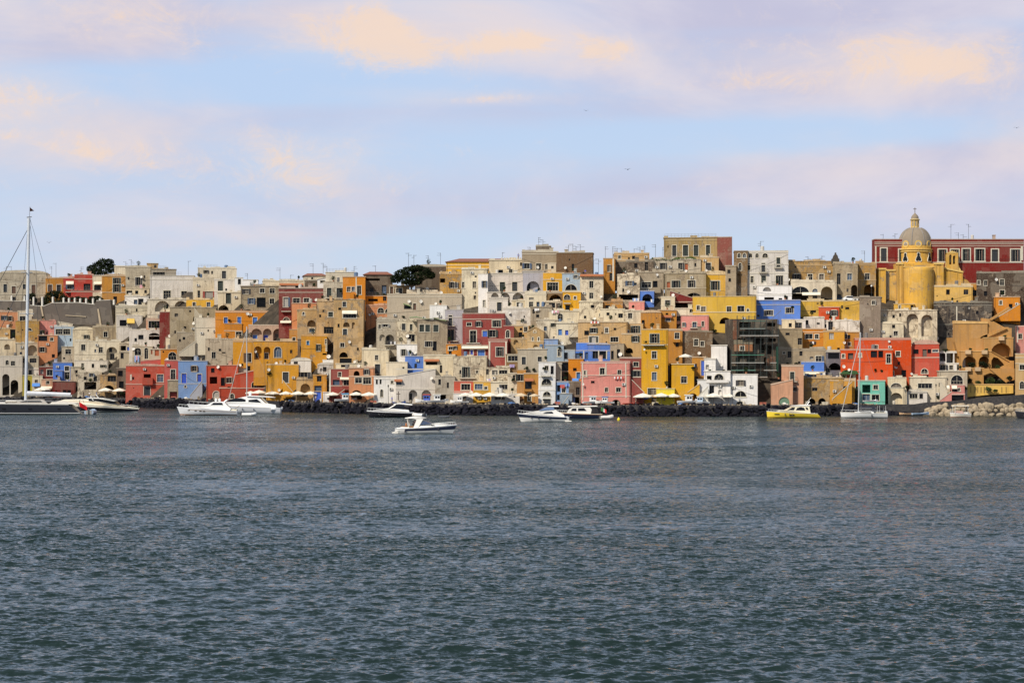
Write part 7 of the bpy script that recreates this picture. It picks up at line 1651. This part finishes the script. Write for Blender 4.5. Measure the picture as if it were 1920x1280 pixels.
def make_dish():
    r = empty('satellite_dish', (0, 0, 0)); m = MB()
    prof = [(0.001, .10), (.25, .075), (.5, .0-.03), (.5, -.06), (.25, .04), (0.001, .065)]
    m.lathe([(a, b) for a, b in prof], 14); m.v = [(x, z, y) for x, y, z in m.v]; m.build('bowl', 'trim', r, (.66, .62, .55))
    a = MB(); a.tube((0, .08, -.1), (0, -.42, -.12), .025, 5); a.box(-.05, .05, -.48, -.40, -.17, -.06); a.build('arm', 'metal', r, (.25, .24, .22)); w = MB(); w.tube((0, .1, 0), (0, .4, -.1), .04, 5); w.tube((0, .4, -.6), (0, .4, .05), .035, 5); w.build('bracket', 'metal', r, (.2, .2, .2)); return r
dp = make_dish()
for n_, (px, h, i, py, r_) in enumerate(items):
    o = dp if n_ == 0 else copy_tree(dp); above = py < h[2]
    Y = h[5]+(1.2 if above else -.45); p = at(px, py, Y)
    if above: p.z = max(p.z, h[7]+.55); p.z = min(p.z, h[7]+.95)
    o.location = p; k = r_*h[5]/F/.5*1.0; o.scale = (k, k, k); o.rotation_euler = (R(-18), 0, R(rnd.uniform(-25, 35)))
    tag(o, labs[i], 'satellite dish', 'satellite dishes on the houses')
LAUN = [(252, 667, 9, 13, 'sky', 'pink'), (262, 534, 5, 16, 'pink', 'pink'), (1002, 578, 9, 6, 'white', 'white'), (1034, 582, 14, 6, 'white', 'pink'), (1186, 559, 12, 9, 'sky', 'white'), (1107, 602, 16, 5, 'white', 'red'), (1050, 721, 9, 8, 'red', 'red'), (1060, 719, 9, 7, 'sky', 'blue'), (1151, 706, 18, 6, 'white', 'red'), (1519, 640, 11, 6, 'dark', 'white'), (1703, 731, 9, 7, 'white', 'red'), (705, 638, 0, 0, '', ''), (728, 640, 14, 6, 'dark', 'white'), (1220, 561, 6, 8, 'white', 'sky'), (912, 710, 8, 5, 'white', 'lilac'), (955, 683, 10, 7, 'lilac', 'lilac'), (1300, 683, 6, 8, 'sky', 'dark'), (1206, 742, 10, 8, 'blue', 'blue')]
LC = dict(sky=(.25, .36, .6), pink=(.6, .3, .36), white=(.72, .7, .68), red=(.5, .08, .06), blue=(.05, .12, .5), dark=(.03, .03, .04), lilac=(.35, .28, .5))
seen = {}
for px, py, w, hh, c1, c2 in LAUN:
    if not w: continue
    h = front_house(px+w/2, py+2); s = h[5]/F; Y = h[5]-.5; nmx = f'{c1} and {c2} washing hung at ' if c1 != c2 else f'{c1} washing hung at '
    o = empty('laundry', at(px, py, Y), 0, nmx.replace('sky', 'pale blue')+h[0], 'laundry', 'washing hung out on the houses'); n = max(2, int(w/3)); rs = random.Random(int(px))
    ln = MB(); ln.tube((-.2, 0, .02), (w*s+.2, 0, .02), .015, 4); ln.build('line', 'fabric', o, (.2, .2, .2))
    for k in range(n):
        x0, x1 = w*s*k/n+.03, w*s*(k+1)/n-.03; z = -hh*s*rs.uniform(.6, 1); m = MB(); q = 4
        for a in range(q):
            for b in range(q):
                P = lambda u, v: (x0+(x1-x0)*u, .06*math.sin(u*6+k)*v, z*v)
                m.quad(P(a/q, (b+1)/q), P((a+1)/q, (b+1)/q), P((a+1)/q, b/q), P(a/q, b/q))
        ob = m.build('cloth', 'fabric', o, LC[c1 if k % 2 == 0 else c2]); sm = ob.modifiers.new('t', 'SOLIDIFY'); sm.thickness = .02
rs = random.Random(77); done = 0; HS = sorted(HOUSES, key=lambda h: h[0])
for h in HS:
    W = (h[3]-h[1])*h[5]/F
    if W < 3.5 or rs.random() > .46 or 'roof' in h[0] or 'palace' in h[0]: continue
    px = h[1]+(h[3]-h[1])*rs.uniform(.15, .85); Y = h[5]+.45; p = Vector(((px-CX)/F*Y, Y, h[7]+.2)); r = empty('pot_plant', p, 0, 'pot plant on '+h[0], 'pot plant', 'pot plants on the roof edges')
    m = MB(); m.lathe([(.01, 0), (.2, 0), (.28, .4), (.3, .42), (.26, .4), (.01, .38)], 10); m.build('pot', 'paint', r, (.35, .14, .07) if rs.random() < .6 else (.5, .45, .38))
    c = MB(); sz = rs.uniform(.4, 1.05)
    for q in range(3): leaves(c, (rs.uniform(-.2, .2), rs.uniform(-.2, .2), .5+sz*rs.uniform(.4, 1)), (sz*.6, sz*.6, sz*.7), 40, .13, rs)
    c.build('foliage', 'leaf', r, (.018, .03, .012)); st = MB(); st.tube((0, 0, .3), (0, 0, .5+sz*.6), .03, 5); st.build('stem', 'paint', r, (.08, .05, .03)); done += 1
# birds, and a white car on the terrace below the arches
for px, py, Y, lab in [(1177, 318, 200, 'dark gull gliding in the open sky above the town centre'), (1099, 208, 260, 'tiny bird high in the clouds near the middle'), (1906, 240, 240, 'dark bird high in the sky at the far right'), (92, 455, 260, 'tiny bird right of the tall yacht mast')]:
    r = empty('bird', at(px, py, Y), rnd.uniform(-.5, .5), lab, 'bird', 'birds over the town'); m = MB(); m.lathe([(.005, -.22), (.05, -.12), (.07, 0), (.05, .12), (.03, .2), (.005, .26)], 8); m.v = [(x, z, y) for x, y, z in m.v]; m.build('body', 'paint', r, (.05, .05, .055))
    for sg in (-1, 1): w = MB(); w.add([(sg*.04, -.08, .02), (sg*.3, -.06, .16), (sg*.62, .04, .08), (sg*.3, .08, .15), (sg*.04, .1, .02), (sg*.3, 0, .13)], [(0, 1, 5), (1, 2, 5), (2, 3, 5), (3, 4, 5), (4, 0, 5)]); w.build('wing', 'paint', r, (.06, .06, .065))
    r.scale = (.7, .7, .7)
def car(label, px, py, Y, col):
    p = at(px, py, Y); r = empty('parked_car', p, R(4), label, 'car'); L = 3.9
    def loft(prof, w0, w1, name, mat, c, par): 
        m = MB(); n = len(prof); m.add([(x, -w, z) for (x, z), w in zip(prof, [w0 if z < .85 else w1 for x, z in prof])]+[(x, w, z) for (x, z), w in zip(prof, [w0 if z < .85 else w1 for x, z in prof])], [tuple(range(n)), tuple(range(2*n-1, n-1, -1))]+[(i, i+n, (i+1) % n+n, (i+1) % n) for i in range(n)])
        me = m.mesh(name); bm = bmesh.new(); bm.from_mesh(me); bmesh.ops.recalc_face_normals(bm, faces=bm.faces); bm.to_mesh(me); bm.free(); o = obj(name, me, mat, par, c); b = o.modifiers.new('b', 'BEVEL'); b.width = .06; b.segments = 2; return o
    body = loft([(-1.95, .3), (1.95, .3), (1.95, .62), (1.75, .8), (1.0, .9), (.45, 1.38), (-.95, 1.42), (-1.7, .95), (-1.95, .8)], .82, .66, 'body', 'gloss', col, r)
    w = MB()
    for sg in (1, -1): w.quad((.85, sg*.78, .9), (.42, sg*.7, 1.3), (-.9, sg*.7, 1.33), (-1.45, sg*.78, .95))
    w.build('window', 'glass', body, (.012, .014, .018))
    for x in (-1.2, 1.2):
        for y in (-.8, .8):
            m = MB(); m.lathe([(.01, -.09), (.2, -.1), (.31, -.08), (.31, .08), (.2, .1), (.01, .09)], 14); m.v = [(x+a, y+c, .31+b) for a, b, c in m.v]; m.build('wheel', 'paint', r, (.02, .02, .02))
car('white car parked on the terrace below the dark arch, upper right', 1594, 565, depth(1584, 604)+5, (.72, .72, .70)); car('dark car parked left of the white car, upper right', 1572, 565, depth(1584, 604)+6, (.04, .05, .07))
